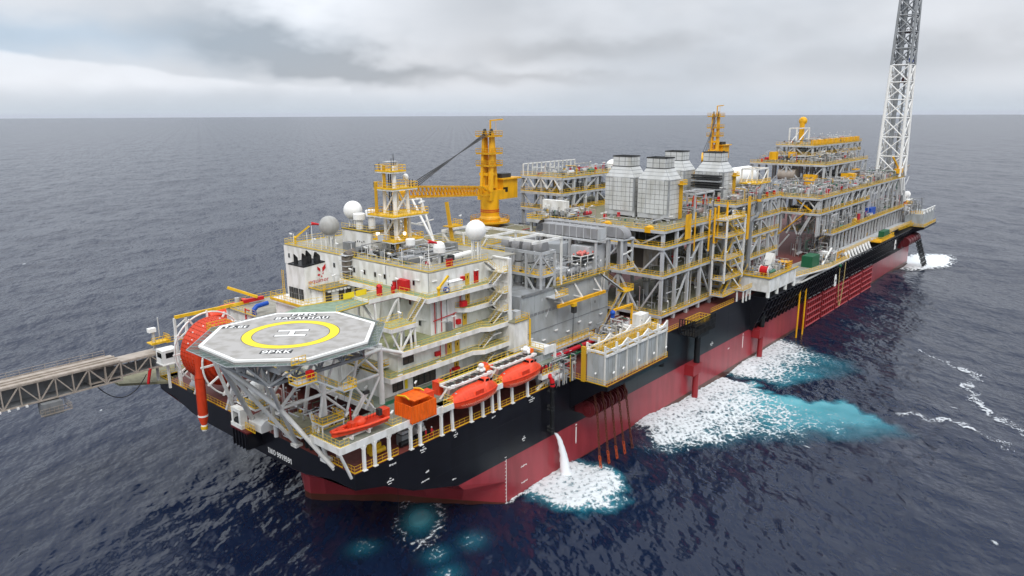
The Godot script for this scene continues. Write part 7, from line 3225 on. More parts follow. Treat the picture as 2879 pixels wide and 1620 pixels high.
func stack_module() -> void:
	var o := thing("stack_module", "storeyed grey steel module under the four square exhaust stacks", "process module", V(120, DK, -20))
	frame(o, 98.6, 134, -5, -31, [22.3, 32.4, 39.7, 43.8], 7.1, 1.0, 100)
	# back part of the top deck reaches farther left
	var mb := MB.new()
	mb.span(V(95.5, 43.0, -46), V(134, 43.7, -31))
	part(o, "rear_deck", mb, "grating")
	mb = MB.new()
	mb.rail([V(98.8, 43.7, -31), V(95.6, 43.7, -31), V(95.6, 43.7, -46), V(134, 43.7, -46)], 1.2, 1.3, 0.06)
	part(o, "railing", mb, "yellow")
	mb = MB.new()
	mb.bar(V(95.4, 43.2, -31), V(95.4, 43.2, -46), 0.3, 0.9)
	part(o, "edge_beam", mb, "steel")
	for z in [-32.0, -39.0, -45.0]:
		mb = MB.new()
		mb.bar(V(96.4, DK, z), V(96.4, 43, z), 0.7)
		part(o, "column", mb, "steel")
	topside(o, 97, 110, -45, -33, 43.8, 3.0, 130, 111)
	topside(o, 121, 132, -30, -7, 43.8, 6.0, 200, 112)
	topside(o, 99.5, 112, -30, -6.5, 43.8, 1.4, 60, 113)
	mb = MB.new().apart()
	for z in [-9.5, -22.0]:
		mb.ball(V(99.4, 43.9, z), 1.15, 12, 6, 0.7, 0.0)
	for z in [-9.5, -22.0]:
		mb.bar(V(99, 43.0, z), V(99, 44.4, z), 1.6, 1.6)
	part(o, "lifting_pad", mb, "crane")
	mb = MB.new()
	mb.span(V(100, 45.6, -44), V(101.6, 48.6, -36))
	part(o, "white_container", mb, "white")
	for i in 4:
		mb = MB.new()
		mb.box(V(100.8, 45.0 + 0.4, -43 + i * 2), V(2.0, 1.2, 1.4))
		part(o, "cooler", mb, "steel2")
	# yellow screens and pipes hung in front
	mb = MB.new().apart()
	mb.span(V(108.4, 40.4, -4.5), V(111.4, 46.8, -4.4))
	mb.span(V(113, 36.8, -4.3), V(113.6, 47, -4.2))
	mb.span(V(121.2, 35.6, -4.3), V(121.9, 46.8, -4.1))
	part(o, "hanging_screen", mb, "crane")
	mb = MB.new().apart()
	mb.tube(V(124.5, 37.4, -4.2), V(124.5, 47, -4.2), 0.3, 0.3, 8)
	mb.tube(V(126.5, 37.4, -4.2), V(126.5, 47.4, -4.2), 0.3, 0.3, 8)
	mb.tube(V(131.6, 38.6, -4), V(131.6, 48.0, -4), 0.32, 0.32, 8)
	mb.tube(V(124.5, 37.4, -4.2), V(126.5, 37.4, -4.2), 0.3, 0.3, 8)
	part(o, "yellow_pipe", mb, "crane")
	# steel frame and orange bottles right of the stacks
	mb = MB.new()
	for x in [121.0, 127.0, 132.0]:
		for z in [-8.5, -14.0]:
			mb.bar(V(x, 43.8, z), V(x, 50.6, z), 0.4)
	for z in [-8.5, -14.0]:
		mb.bar(V(121, 50.6, z), V(132, 50.6, z), 0.4)
	for x in [121.0, 127.0, 132.0]:
		mb.bar(V(x, 50.6, -14), V(x, 50.6, -8.5), 0.4)
	part(o, "bottle_frame", mb, "steel")
	mb = MB.new()
	for i in 5:
		mb.cut()
		var p := V(122.5 + i * 2.1, 46.8 + (i % 2) * 1.2, -9.5 - (i % 3))
		mb.tube(p, p + V(0, 1.8, 0), 0.75, 0.4, 10)
	part(o, "orange_valve", mb, "orange")
	# brown faced container on the left of the second deck
	var c := thing("brown_container", "grey equipment container with dark brown face on the module's lower balcony", "container", V(105, 32.5, -16))
	mb = MB.new()
	mb.span(V(102.6, 32.6, -18.4), V(110, 38.6, -12.8))
	part(c, "body", mb, "beige")
	for i in 2:
		mb = MB.new()
		mb.span(V(102.45, 33.0, -18.1 + i * 2.7), V(102.6, 38.0, -15.6 + i * 2.7))
		part(c, "dark_panel", mb, "louvre")
	mb = MB.new()
	for i in 5:
		mb.box(V(104 + i * 1.2, 38.75, -15.6), V(0.7, 0.3, 4.6))
	part(c, "roof_ribs", mb, "steel2")
	# the four stacks
	var names := ["white square exhaust stack at the front left of the four", "white square exhaust stack at the front, second from the left", "white square exhaust stack half hidden at the back, yellow crane behind it", "white square exhaust stack farthest right of the four, dark finned coil beside it"]
	var at := [[113.6, 119.6, -32.4, -23.0], [112.6, 119.0, -21.3, -11.9], [144.0, 151.0, -33.5, -24.0], [145.6, 152.8, -21.5, -12.2]]
	for i in 4:
		var p: Array = at[i]
		var s := thing("exhaust_stack", names[i], "exhaust stack", V((p[0] + p[1]) / 2, 44, (p[2] + p[3]) / 2), "square exhaust stacks")
		stack(s, p[0], p[1], p[2], p[3])
	# finned coil between the rear stacks
	c = thing("finned_coil", "dark finned coil bank in the open side of the right hand stack", "coil bank", V(143.5, 47, -17))
	for i in 9:
		mb = MB.new()
		mb.span(V(143.2, 47.2 + i * 0.78, -21.4), V(145.2, 47.6 + i * 0.78, -12.4))
		part(c, "fin_row", mb, "dark" if i % 3 else "steel2")
	# vessels
	for k in [[V(152, 44, -54), 3.0, 13.0, "tall white domed vessel behind the front left stack"], [V(170, 48.6, -18.5), 3.2, 0.0, "large white rounded vessel end right of the last stack"]]:
		c = thing("pressure_vessel", k[3], "vessel", k[0])
		mb = MB.new()
		if k[2] > 0.0:
			mb.tube(k[0], k[0] + V(0, k[2] - 2, 0), k[1], k[1], 20)
			mb.ball(k[0] + V(0, k[2] - 2, 0), k[1], 20, 8, 0.6, 0.0)
		else:
			mb.tube(k[0] + V(-4, 2.8, 0), k[0] + V(8, 2.8, 0), k[1], k[1], 24)
			mb.ball(k[0] + V(-4, 2.8, 0), k[1], 20, 10, 1.0)
		part(c, "shell", mb, "mark")
		mb = MB.new()
		mb.box(k[0] + V(0.6, 0.4, 0), V(3.0, 1.0, 4.0))
		part(c, "saddle", mb, "steel")
	# port side module behind, with white lattice fence on top
	c = thing("port_module", "small latticed module far left behind the stacks", "process module", V(130, DK, -52))
	frame(c, 112, 150, -46.5, -62, [44.0, 49.0, 53.6], 6.3, 0.5, 140)
	mb = MB.new()
	for i in 13:
		mb.bar(V(112 + i * 2.2, 53.6, -61), V(112 + i * 2.2, 57.0, -61), 0.3)
	for i in 6:
		mb.bar(V(112, 50 + (i % 2) * 3.4, -47 - i * 2.4), V(112, 50 + ((i + 1) % 2) * 3.4, -47 - (i + 1) * 2.4), 0.35)
	mb.bar(V(112, 57, -61), V(138.6, 57, -61), 0.3)
	stuff(c, "lattice_fence", mb, "white")
	topside(c, 113, 148, -61, -48, 53.6, 2.6, 120, 150)
	c = thing("port_cooler", "jumble of dark pipes and white lattice on the port side deck left of the stacks", "equipment", V(80, DK, -58))
	clutter(c, 60, 108, DK + 12, 41, -62, -42, 420, 151)
	frame(c, 62, 104, -40, -62, [30.0, 40.0], 7.0, 0.3, 155)


func stair_tower() -> void:
	var o := thing("stair_tower", "white framed stair tower with zigzag yellow stairs on the module's face", "stair tower", V(131, DK, -2.4))
	var xs := [124.6, 136.2]
	for x in xs:
		for z in [-4.2, -0.6]:
			var mb := MB.new()
			mb.bar(V(x, 22.6 if z < -1 else 26.6, z), V(x, 44.4, z), 0.4, 0.4, Vector3.RIGHT)
			part(o, "column", mb, "white")
	var lv := [23.0, 27.4, 33.0, 39.2, 43.9]
	for k in lv.size():
		var y: float = lv[k]
		var mb := MB.new()
		mb.span(V(124.4, y - 0.3, -4.3), V(136.4, y, -0.5))
		part(o, "landing", mb, "steel")
		mb = MB.new()
		mb.rail([V(124.5, y, -4.2), V(124.5, y, -0.6), V(136.3, y, -0.6), V(136.3, y, -4.2)], 1.2, 0.9, 0.06)
		part(o, "railing", mb, "yellow")
		mb = MB.new()
		mb.bar(V(124.4, y + 0.06, -0.44), V(136.4, y + 0.06, -0.44), 0.06, 0.3)
		part(o, "kick_plate", mb, "yellow")
		if k > 0:
			var yl: float = lv[k - 1]
			var a := V(126.4 if k % 2 else 134.4, yl, -2.0)
			var b := V(134.2 if k % 2 else 126.6, y, -2.8)
			mb = MB.new()
			mb.strings(a, b, 1.2)
			part(o, "stair_string", mb, "yellow")
			mb = MB.new()
			mb.steps(a, b, 1.1)
			stuff(o, "treads", mb, "yellow")
			mb = MB.new()
			mb.hand(a, b, 1.2)
			part(o, "stair_railing", mb, "yellow")
			mb = MB.new()
			mb.bar(V(136.2, yl + 0.1, -0.7), V(136.2, y - 0.3, -4.1), 0.3)
			part(o, "brace", mb, "white")
			mb = MB.new()
			mb.bar(V(130.5, y - 0.3, -0.6), V(136.1, yl + 0.1, -0.6), 0.3)
			part(o, "brace", mb, "white")
	for k in [V(130, 27.4, -0.8), V(134, 33.0, -0.8), V(126, 33, -0.8), V(132, 39.2, -0.8), V(135, 43.9, -0.8), V(128, 43.9, -0.8)]:
		lamp(o, k, 0.3, 2.2)
	var q := thing("tall_vent", "big grey bent vent pipe with yellow band beside the stair tower", "vent pipe", V(150, 23, -3.4))
	var mb := MB.new()
	mb.pipe([V(147, 26, -3.6), V(147, 41, -3.6), V(148.5, 41.8, -3.6), V(151, 41.8, -3.6), V(152.2, 43, -3.6), V(152.2, 48.6, -3.6), V(154.6, 50.4, -3.6)], 0.6, 12)
	part(q, "pipe", mb, "grey")
	mb = MB.new()
	mb.tube(V(152.2, 46.2, -3.6), V(152.2, 46.9, -3.6), 0.68, 0.68, 12)
	part(q, "band", mb, "crane")
	mb = MB.new()
	mb.span(V(143.4, 36, -3.2), V(145, 48.5, -3.0))
	part(q, "yellow_screen", mb, "crane")
	# short gantry legs and stair at deck level
	q = thing("deck_stair", "yellow stair and landing on white legs at the deck edge below the tower", "stair", V(136, DK, 0.5))
	mb = MB.new()
	mb.span(V(131.8, 23.4, -0.6), V(137.6, 23.7, 2.2))
	part(q, "landing", mb, "steel")
	for k in [V(132.4, DK, 1.9), V(132.4, DK, 0.1), V(134.6, DK, 1.9), V(137, DK, 1.9)]:
		mb = MB.new()
		mb.bar(k, V(k.x, 23.4, k.z), 0.35)
		part(q, "leg", mb, "white")
	mb = MB.new()
	mb.rail([V(131.9, 23.7, -0.5), V(131.9, 23.7, 2.1), V(137.5, 23.7, 2.1)], 1.2, 0.7, 0.06)
	mb.hand(V(135, 23.7, -1.6), V(141, 28.6, -1.6), 1.3)
	mb.hand(V(127, 22.4, -2.2), V(131.5, 27.0, -2.2), 1.3)
	part(q, "railing", mb, "yellow")
	mb = MB.new()
	mb.steps(V(135, 23.7, -1.6), V(141, 28.6, -1.6), 1.2)
	stuff(q, "treads", mb, "yellow")


func middle_module() -> void:
	var o := thing("middle_module", "grey process module between the stair tower and the white pipe stands", "process module", V(155, DK, -15))
	frame(o, 138, 172, -4.6, -26, [22.6, 29.2, 36.0, 41.0, 46.4], 6.8, 1.0, 200)
	topside(o, 140, 171, -12, -5.5, 46.5, 4.0, 170, 210)
	var mb := MB.new()
	for x in [158.0, 166.0]:
		for z in [-12.0, -7.0]:
			mb.bar(V(x, 46.4, z), V(x, 55, z), 0.4)
	for z in [-12.0, -7.0]:
		mb.bar(V(158, 55, z), V(166, 55, z), 0.4)
		mb.bar(V(158, 47, z), V(166, 55, z), 0.3)
	for x in [158.0, 166.0]:
		mb.bar(V(x, 55, -12), V(x, 55, -7), 0.4)
	part(o, "portal_frame", mb, "white")
	mb = MB.new()
	mb.span(V(157, 50.6, -12.4), V(167, 50.8, -6.4))
	mb.rail([V(157, 50.8, -12), V(157, 50.8, -6.5), V(167, 50.8, -6.5)], 1.2, 0.9, 0.07)
	part(o, "portal_platform", mb, "yellow")
	# recess behind to the next module
	o = thing("recess_module", "shaded grey framework set back between two process modules", "process module", V(190, DK, -24))
	frame(o, 172, 206, -16.5, -40, [28.7, 36.7, 42.4], 6.8, 1.3, 230, false)
	topside(o, 174, 204, -38, -17.5, 42.5, 4.0, 330, 240)
	# lower laydown platform
	o = thing("laydown_house", "pale grey box platform on white legs at the hull side, winches on top", "platform", V(153, DK, 1))
	mb = MB.new()
	mb.span(V(142.9, 21.4, -4), V(164, 25.4, 5.0))
	part(o, "box", mb, "white")
	mb = MB.new()
	mb.span(V(142.6, 25.4, -4), V(164.4, 25.75, 5.3))
	part(o, "deck", mb, "roof")
	mb = MB.new()
	mb.span(V(142.5, 25.6, 5.3), V(164.4, 25.95, 5.4))
	mb.cut()
	mb.span(V(142.5, 25.6, -4), V(142.6, 25.95, 5.4))
	part(o, "kick_plate", mb, "yellow")
	for k in [V(143.4, DK, 4.6), V(150, DK, 4.6), V(156.6, DK, 4.6), V(163.4, DK, 4.6), V(143.4, DK, -1)]:
		mb = MB.new()
		mb.tube(k - V(0, 0.3, 0), k + V(0, 5.2, 0), 0.55, 0.55, 12)
		part(o, "leg", mb, "white")
	mb = MB.new()
	mb.rail([V(142.7, 25.8, -3.8), V(142.7, 25.8, 5.2), V(158, 25.8, 5.2)], 1.2, 1.0, 0.055)
	part(o, "railing", mb, "yellow")
	clutter(o, 143.5, 162, 25.8, 28.6, -3, 4, 130, 250)
	mb = MB.new()
	mb.tube(V(145.6, 27.2, 1.2), V(145.6, 27.2, 3.6), 1.3, 1.3, 16)
	part(o, "red_drum", mb, "red")
	mb = MB.new().apart()
	mb.tube(V(145.6, 27.2, 1.0), V(145.6, 27.2, 1.2), 1.6, 1.6, 16)
	mb.tube(V(145.6, 27.2, 3.6), V(145.6, 27.2, 3.8), 1.6, 1.6, 16)
	mb.prism(PackedVector2Array([Vector2(0, 0), Vector2(4.4, 0), Vector2(4.4, 4.2), Vector2(3.4, 4.6)]), V(153.6, 25.8, -2), Vector3.RIGHT, Vector3.UP, V(0, 0, 2.4))
	part(o, "winch_housing", mb, "white")
	mb = MB.new()
	for i in 3:
		mb.box(V(159.4, 26.4 + i * 0.7, 3.0), V(3.6, 0.12, 3.0))
	for i in 10:
		mb.box(V(157.7 + (i % 5) * 0.85, 27, 1.6 + 2.9 * (i / 5)), V(0.12, 2.4, 0.12))
	part(o, "yellow_cage", mb, "crane")
	# second laydown platform
	o = thing("laydown_platform", "railed platform with green box and slewing gear farther along the hull side", "platform", V(188, DK, 3))
	mb = MB.new()
	mb.prism(PackedVector2Array([Vector2(165, -4), Vector2(165, 4.5), Vector2(187, 8.0), Vector2(207, 8.0), Vector2(207, -2)]), V(0, 21.9, 0), Vector3.RIGHT, Vector3.BACK, V(0, 0.4, 0))
	part(o, "deck", mb, "roof")
	mb = MB.new()
	mb.rail([V(165, 22.3, 4.4), V(187, 22.3, 7.9), V(207, 22.3, 7.9)], 1.25, 1.1, 0.06)
	part(o, "railing", mb, "yellow")
	mb = MB.new()
	mb.bar(V(165, 22.1, 4.6), V(187, 22.1, 8.1), 0.12, 0.5)
	mb.bar(V(187, 22.1, 8.1), V(207, 22.1, 8.1), 0.12, 0.5)
	part(o, "edge_beam", mb, "white")
	mb = MB.new()
	mb.prism(PackedVector2Array([Vector2(165, 21.8), Vector2(186, 21.8), Vector2(166, 19.0)]), V(0, 0, 4.0), Vector3.RIGHT, Vector3.UP, V(0, 0, 0.3))
	mb.cut()
	mb.bar(V(167, 19.4, 4.4), V(195, 21.8, 7.6), 0.4)
	part(o, "bracket", mb, "white")
	mb = MB.new()
	mb.span(V(181, 22.3, 0.5), V(188, 26, 4))
	part(o, "green_box", mb, "green")
	mb = MB.new()
	mb.bar(V(188, 22.4, 5), V(199, 26.4, 4.2), 0.5)
	mb.tube(V(196, 22.3, 3), V(196, 25.6, 3), 1.2, 1.2, 14)
	part(o, "slewing_arm", mb, "white")
	clutter(o, 188, 206, 22.3, 26, -1, 7, 130, 260)
	mb = MB.new()
	mb.rail([V(198, 22.3, 6.4), V(206, 22.3, 6.4)], 3.0, 0.8, 0.09)
	part(o, "yellow_cage", mb, "crane")


func far_module() -> void:
	var o := thing("far_module", "very long far process module crowded with pipes on three storeys", "process module", V(265, DK, -12))
	frame(o, 205, 320, -3.0, -30, [42.3], 7.6, 0.0, 300, true, 28.7)
	var x := 207.0
	# stepped second storey, lower gallery
	for k in [[205.0, 266.0, 36.9, -3.0], [215.0, 332.0, 28.9, -1.0]]:
		var mb := MB.new()
		mb.span(V(k[0], k[2] - 0.2, -19), V(k[1], k[2], k[3]))
		part(o, "floor", mb, "grating")
		mb = MB.new()
		mb.bar(V(k[0], k[2] - 0.4, k[3]), V(k[1], k[2] - 0.4, k[3]), 0.3, 0.8)
		mb.cut()
		mb.bar(V(k[0], k[2] - 0.4, k[3]), V(k[0], k[2] - 0.4, -19), 0.3, 0.8)
		part(o, "edge_beam", mb, "steel")
		mb = MB.new()
		mb.rail([V(k[0], k[2], -19), V(k[0], k[2], k[3] - 0.1), V(k[1], k[2], k[3] - 0.1)], 1.25, 1.6, 0.075)
		part(o, "railing", mb, "yellow")
		mb = MB.new()
		mb.bar(V(k[0], k[2] + 0.12, k[3] + 0.16), V(k[1], k[2] + 0.12, k[3] + 0.16), 0.07, 0.4)
		part(o, "kick_plate", mb, "yellow")
	var n := 0
	while x < 330.0:
		var mb := MB.new()
		mb.bar(V(x + 9, DK, -1.4), V(x + 9, 28.6, -1.4), 0.6) if x + 9 < 331 else mb.bar(V(x, DK, -1.4), V(x, 28.6, -1.4), 0.6)
		part(o, "post", mb, "steel")
		if n % 2 == 0 and x < 318.0:
			mb = MB.new()
			mb.bar(V(x, 28.9, -3.2), V(x, 42.0, -3.2), 0.55)
			part(o, "column", mb, "steel")
		x += 4.4
		n += 1
	var mb := MB.new()
	for i in 16:
		mb.cut()
		mb.bar(V(220 + i * 7.0, 38, -3.2), V(225 + i * 7.0, 41.6, -3.2), 0.35)
	for i in 3:
		mb.cut()
		mb.bar(V(205.4, DK if i == 0 else 29.0, -19 + i * 5), V(205.4, 28.5 if i == 0 else 41.8, -13 + i * 5), 0.5)
	part(o, "brace", mb, "steel")
	mb = MB.new()
	mb.bar(V(206, 36.6, -3.6), V(216, 29.2, -12), 0.45)
	mb.cut()
	mb.bar(V(206, 42, -8), V(206, 37, -3.4), 0.4)
	part(o, "strut", mb, "white")
	# deep crowd of pipework on every storey
	clutter(o, 207, 330, DK, 28.2, -14, -2.4, 900, 310)
	clutter(o, 207, 326, 29, 36.3, -13, -1.6, 1000, 311)
	clutter(o, 206, 320, 37, 41.8, -13, -3.6, 800, 312)
	clutter(o, 206, 320, 42.4, 46.4, -28, -3.4, 1700, 313)
	for i in 46:
		lamp(o, V(rng.randf_range(207, 318), 42.4, rng.randf_range(-26, -3.5)), 0.4, rng.randf_range(2.5, 4.6))
	for i in 26:
		lamp(o, V(rng.randf_range(216, 330), 29.0, rng.randf_range(-4, -1.3)), 0.4, rng.randf_range(2.0, 3.4))
	for i in 16:
		lamp(o, V(207 + i * 6.5, 37.0, rng.randf_range(-5, -3.2)), 0.4, 2.4)
	mb = MB.new()
	for i in 12:
		mb.cut()
		mb.box(V(rng.randf_range(208, 316), 43.4, rng.randf_range(-10, -4)), V(0.9, 1.8, 0.9))
	part(o, "fire_cabinet", mb, "redpipe")
	mb = MB.new().apart()
	mb.span(V(262, 44.6, -14), V(266, 47.0, -9))
	mb.span(V(283, 44.8, -20), V(288, 47.4, -14))
	mb.span(V(231, 44, -18), V(234, 46.2, -15))
	part(o, "yellow_platform", mb, "crane")
	mb = MB.new()
	mb.span(V(263, 46.6, -22), V(290, 47.0, -12))
	part(o, "grey_canopy", mb, "grey")
	mb = MB.new()
	mb.box(V(268, 31.4, -3), V(7, 3.2, 3))
	part(o, "blue_container", mb, "blue")
	mb = MB.new()
	mb.bar(V(206.2, 36.9, -5), V(206.2, 42.3, -13), 1.2, 0.3)
	mb.cut()
	mb.bar(V(205.2, 28.7, -16.5), V(205.2, 36.7, -8), 1.2, 0.3)
	part(o, "yellow_stair", mb, "crane")
	# bow end house and its dome
	var h := thing("end_house", "pale far house with white dome and orange door at the far end of the ship", "building", V(326, DK, 2))
	mb = MB.new()
	mb.span(V(315.5, DK, 0.5), V(338, 25.8, 7.8))
	part(h, "wall", mb, "cladding")
	mb = MB.new()
	mb.bar(V(315.5, 27.8, 7.9), V(338, 27.8, 7.9), 0.4)
	for i in 8:
		mb.bar(V(315.5 + i * 2.8, 26 + (i % 2) * 1.8, 7.9), V(318.3 + i * 2.8, 26 + ((i + 1) % 2) * 1.8, 7.9), 0.35)
	part(h, "top_truss", mb, "white")
	mb = MB.new()
	mb.rail([V(314.8, DK, 0.3), V(314.8, DK, 8.7), V(338.8, DK, 8.7)], 1.3, 1.2, 0.08)
	mb.rail([V(292, 21, 3.6), V(314, 21, 4.6)], 1.3, 1.4, 0.08)
	mb.rail([V(316, 26, 0.6), V(316, 26, 7.4)], 1.3, 1.0, 0.08)
	part(h, "railing", mb, "yellow")
	clutter(h, 306, 334, 26, 32, -10, 4, 220, 320)
	mb = MB.new()
	mb.span(V(325, 30.6, -6), V(334, 31.0, -1))
	mb.bar(V(329, DK, -4), V(329, 30.8, -4), 1.2)
	part(h, "dome_stand", mb, "white")
	mb = MB.new()
	mb.ball(V(331, 33.0, -3.4), 1.7, 16, 10)
	part(h, "dome", mb, "mark")
	mb = MB.new()
	mb.box(V(322, 28.5, -2), V(2.4, 3.0, 2.0))
	part(h, "orange_door", mb, "orange")
	mb = MB.new()
	mb.pipe([V(314, 28.9, -1.6), V(314, 34, -1.6), V(316, 36, -1.6)], 0.6, 8)
	part(h, "grey_vent", mb, "grey")
	var s := thing("end_platform", "black underside platform jutting from the hull's far end", "platform", V(326, 18, 4))
	mb = MB.new()
	mb.tint(BLACK)
	mb.prism(PackedVector2Array([Vector2(0, DK), Vector2(9, DK), Vector2(9, DK - 0.9), Vector2(0, 15.2)]), V(315, 0, 0), Vector3.BACK, Vector3.UP, V(24, 0, 0))
	part(s, "plating", mb, "hull")
	mb = MB.new()
	mb.span(V(315, DK, 0), V(339, DK + 0.08, 9.0))
	part(s, "deck", mb, "roof")


func upper_module() -> void:
	var o := thing("upper_module", "high set module with crowded pipes standing above the far deck", "process module", V(275, 43, -30))
	frame(o, 244.5, 302, -15, -46, [51.2], 8.2, 0.5, 400, true, 42.4)
	topside(o, 246, 300, -44, -16, 51.3, 4.2, 700, 410)
	var mb := MB.new()
	mb.tube(V(247, 46.6, -34), V(247, 46.6, -27), 2.6, 2.6, 18)
	part(o, "drum", mb, "beige")
	mb = MB.new().apart()
	mb.span(V(243.6, 45.0, -23), V(246, 47.2, -18))
	mb.span(V(247, 52.4, -39), V(249, 55.6, -36))
	mb.span(V(255, 53, -34), V(258, 55.4, -31))
	part(o, "yellow_platform", mb, "crane")
	mb = MB.new().apart()
	for i in 5:
		mb.pipe([V(257 + i * 1.1, 51.4, -33), V(257 + i * 1.1, 55.4, -33), V(258 + i * 1.1, 56.2, -32), V(261 + i * 1.1, 56.2, -30)], 0.5, 8)
	part(o, "bent_pipe", mb, "steel")
	var q := thing("top_module", "highest railed deck of vessels and yellow platforms at the far end", "process module", V(285, 51, -30))
	frame(q, 256, 322, -24, -40, [54.2, 58.2], 8.2, 0.5, 430, true, 44.0)
	topside(q, 257, 321, -39, -25, 58.2, 2.6, 260, 440)
	mb = MB.new()
	for i in 9:
		mb.cut()
		mb.span(V(258 + i * 7.2, 58.4, -26), V(262 + i * 7.2, 60.4, -24.4))
	part(q, "yellow_screen", mb, "crane")
	for i in 6:
		lamp(q, V(264 + i * 10, 58.2, -27), 0.3, 4.6)
	q = thing("white_lattice_tower", "square white lattice tower with yellow top behind the high module", "tower", V(268, 52, -35))
	for x in [260.0, 275.0]:
		for z in [-36.0, -33.0]:
			mb = MB.new()
			mb.bar(V(x, 51, z), V(x, 65, z), 0.5)
			part(q, "leg", mb, "white")
	mb = MB.new()
	for z in [-36.0, -33.0]:
		for y in [58.0, 65.0]:
			mb.bar(V(260, y, z), V(275, y, z), 0.5)
			mb.bar(V(260, y - 7, z), V(275, y, z), 0.35)
	part(q, "bracing", mb, "white")
	mb = MB.new()
	mb.tube(V(270, 55, -34.5), V(270, 69, -34.5), 1.1, 1.1, 10)
	mb.cut()
	mb.ball(V(270.6, 68.0, -34.5), 1.8, 10, 6)
	part(q, "yellow_mast", mb, "crane")


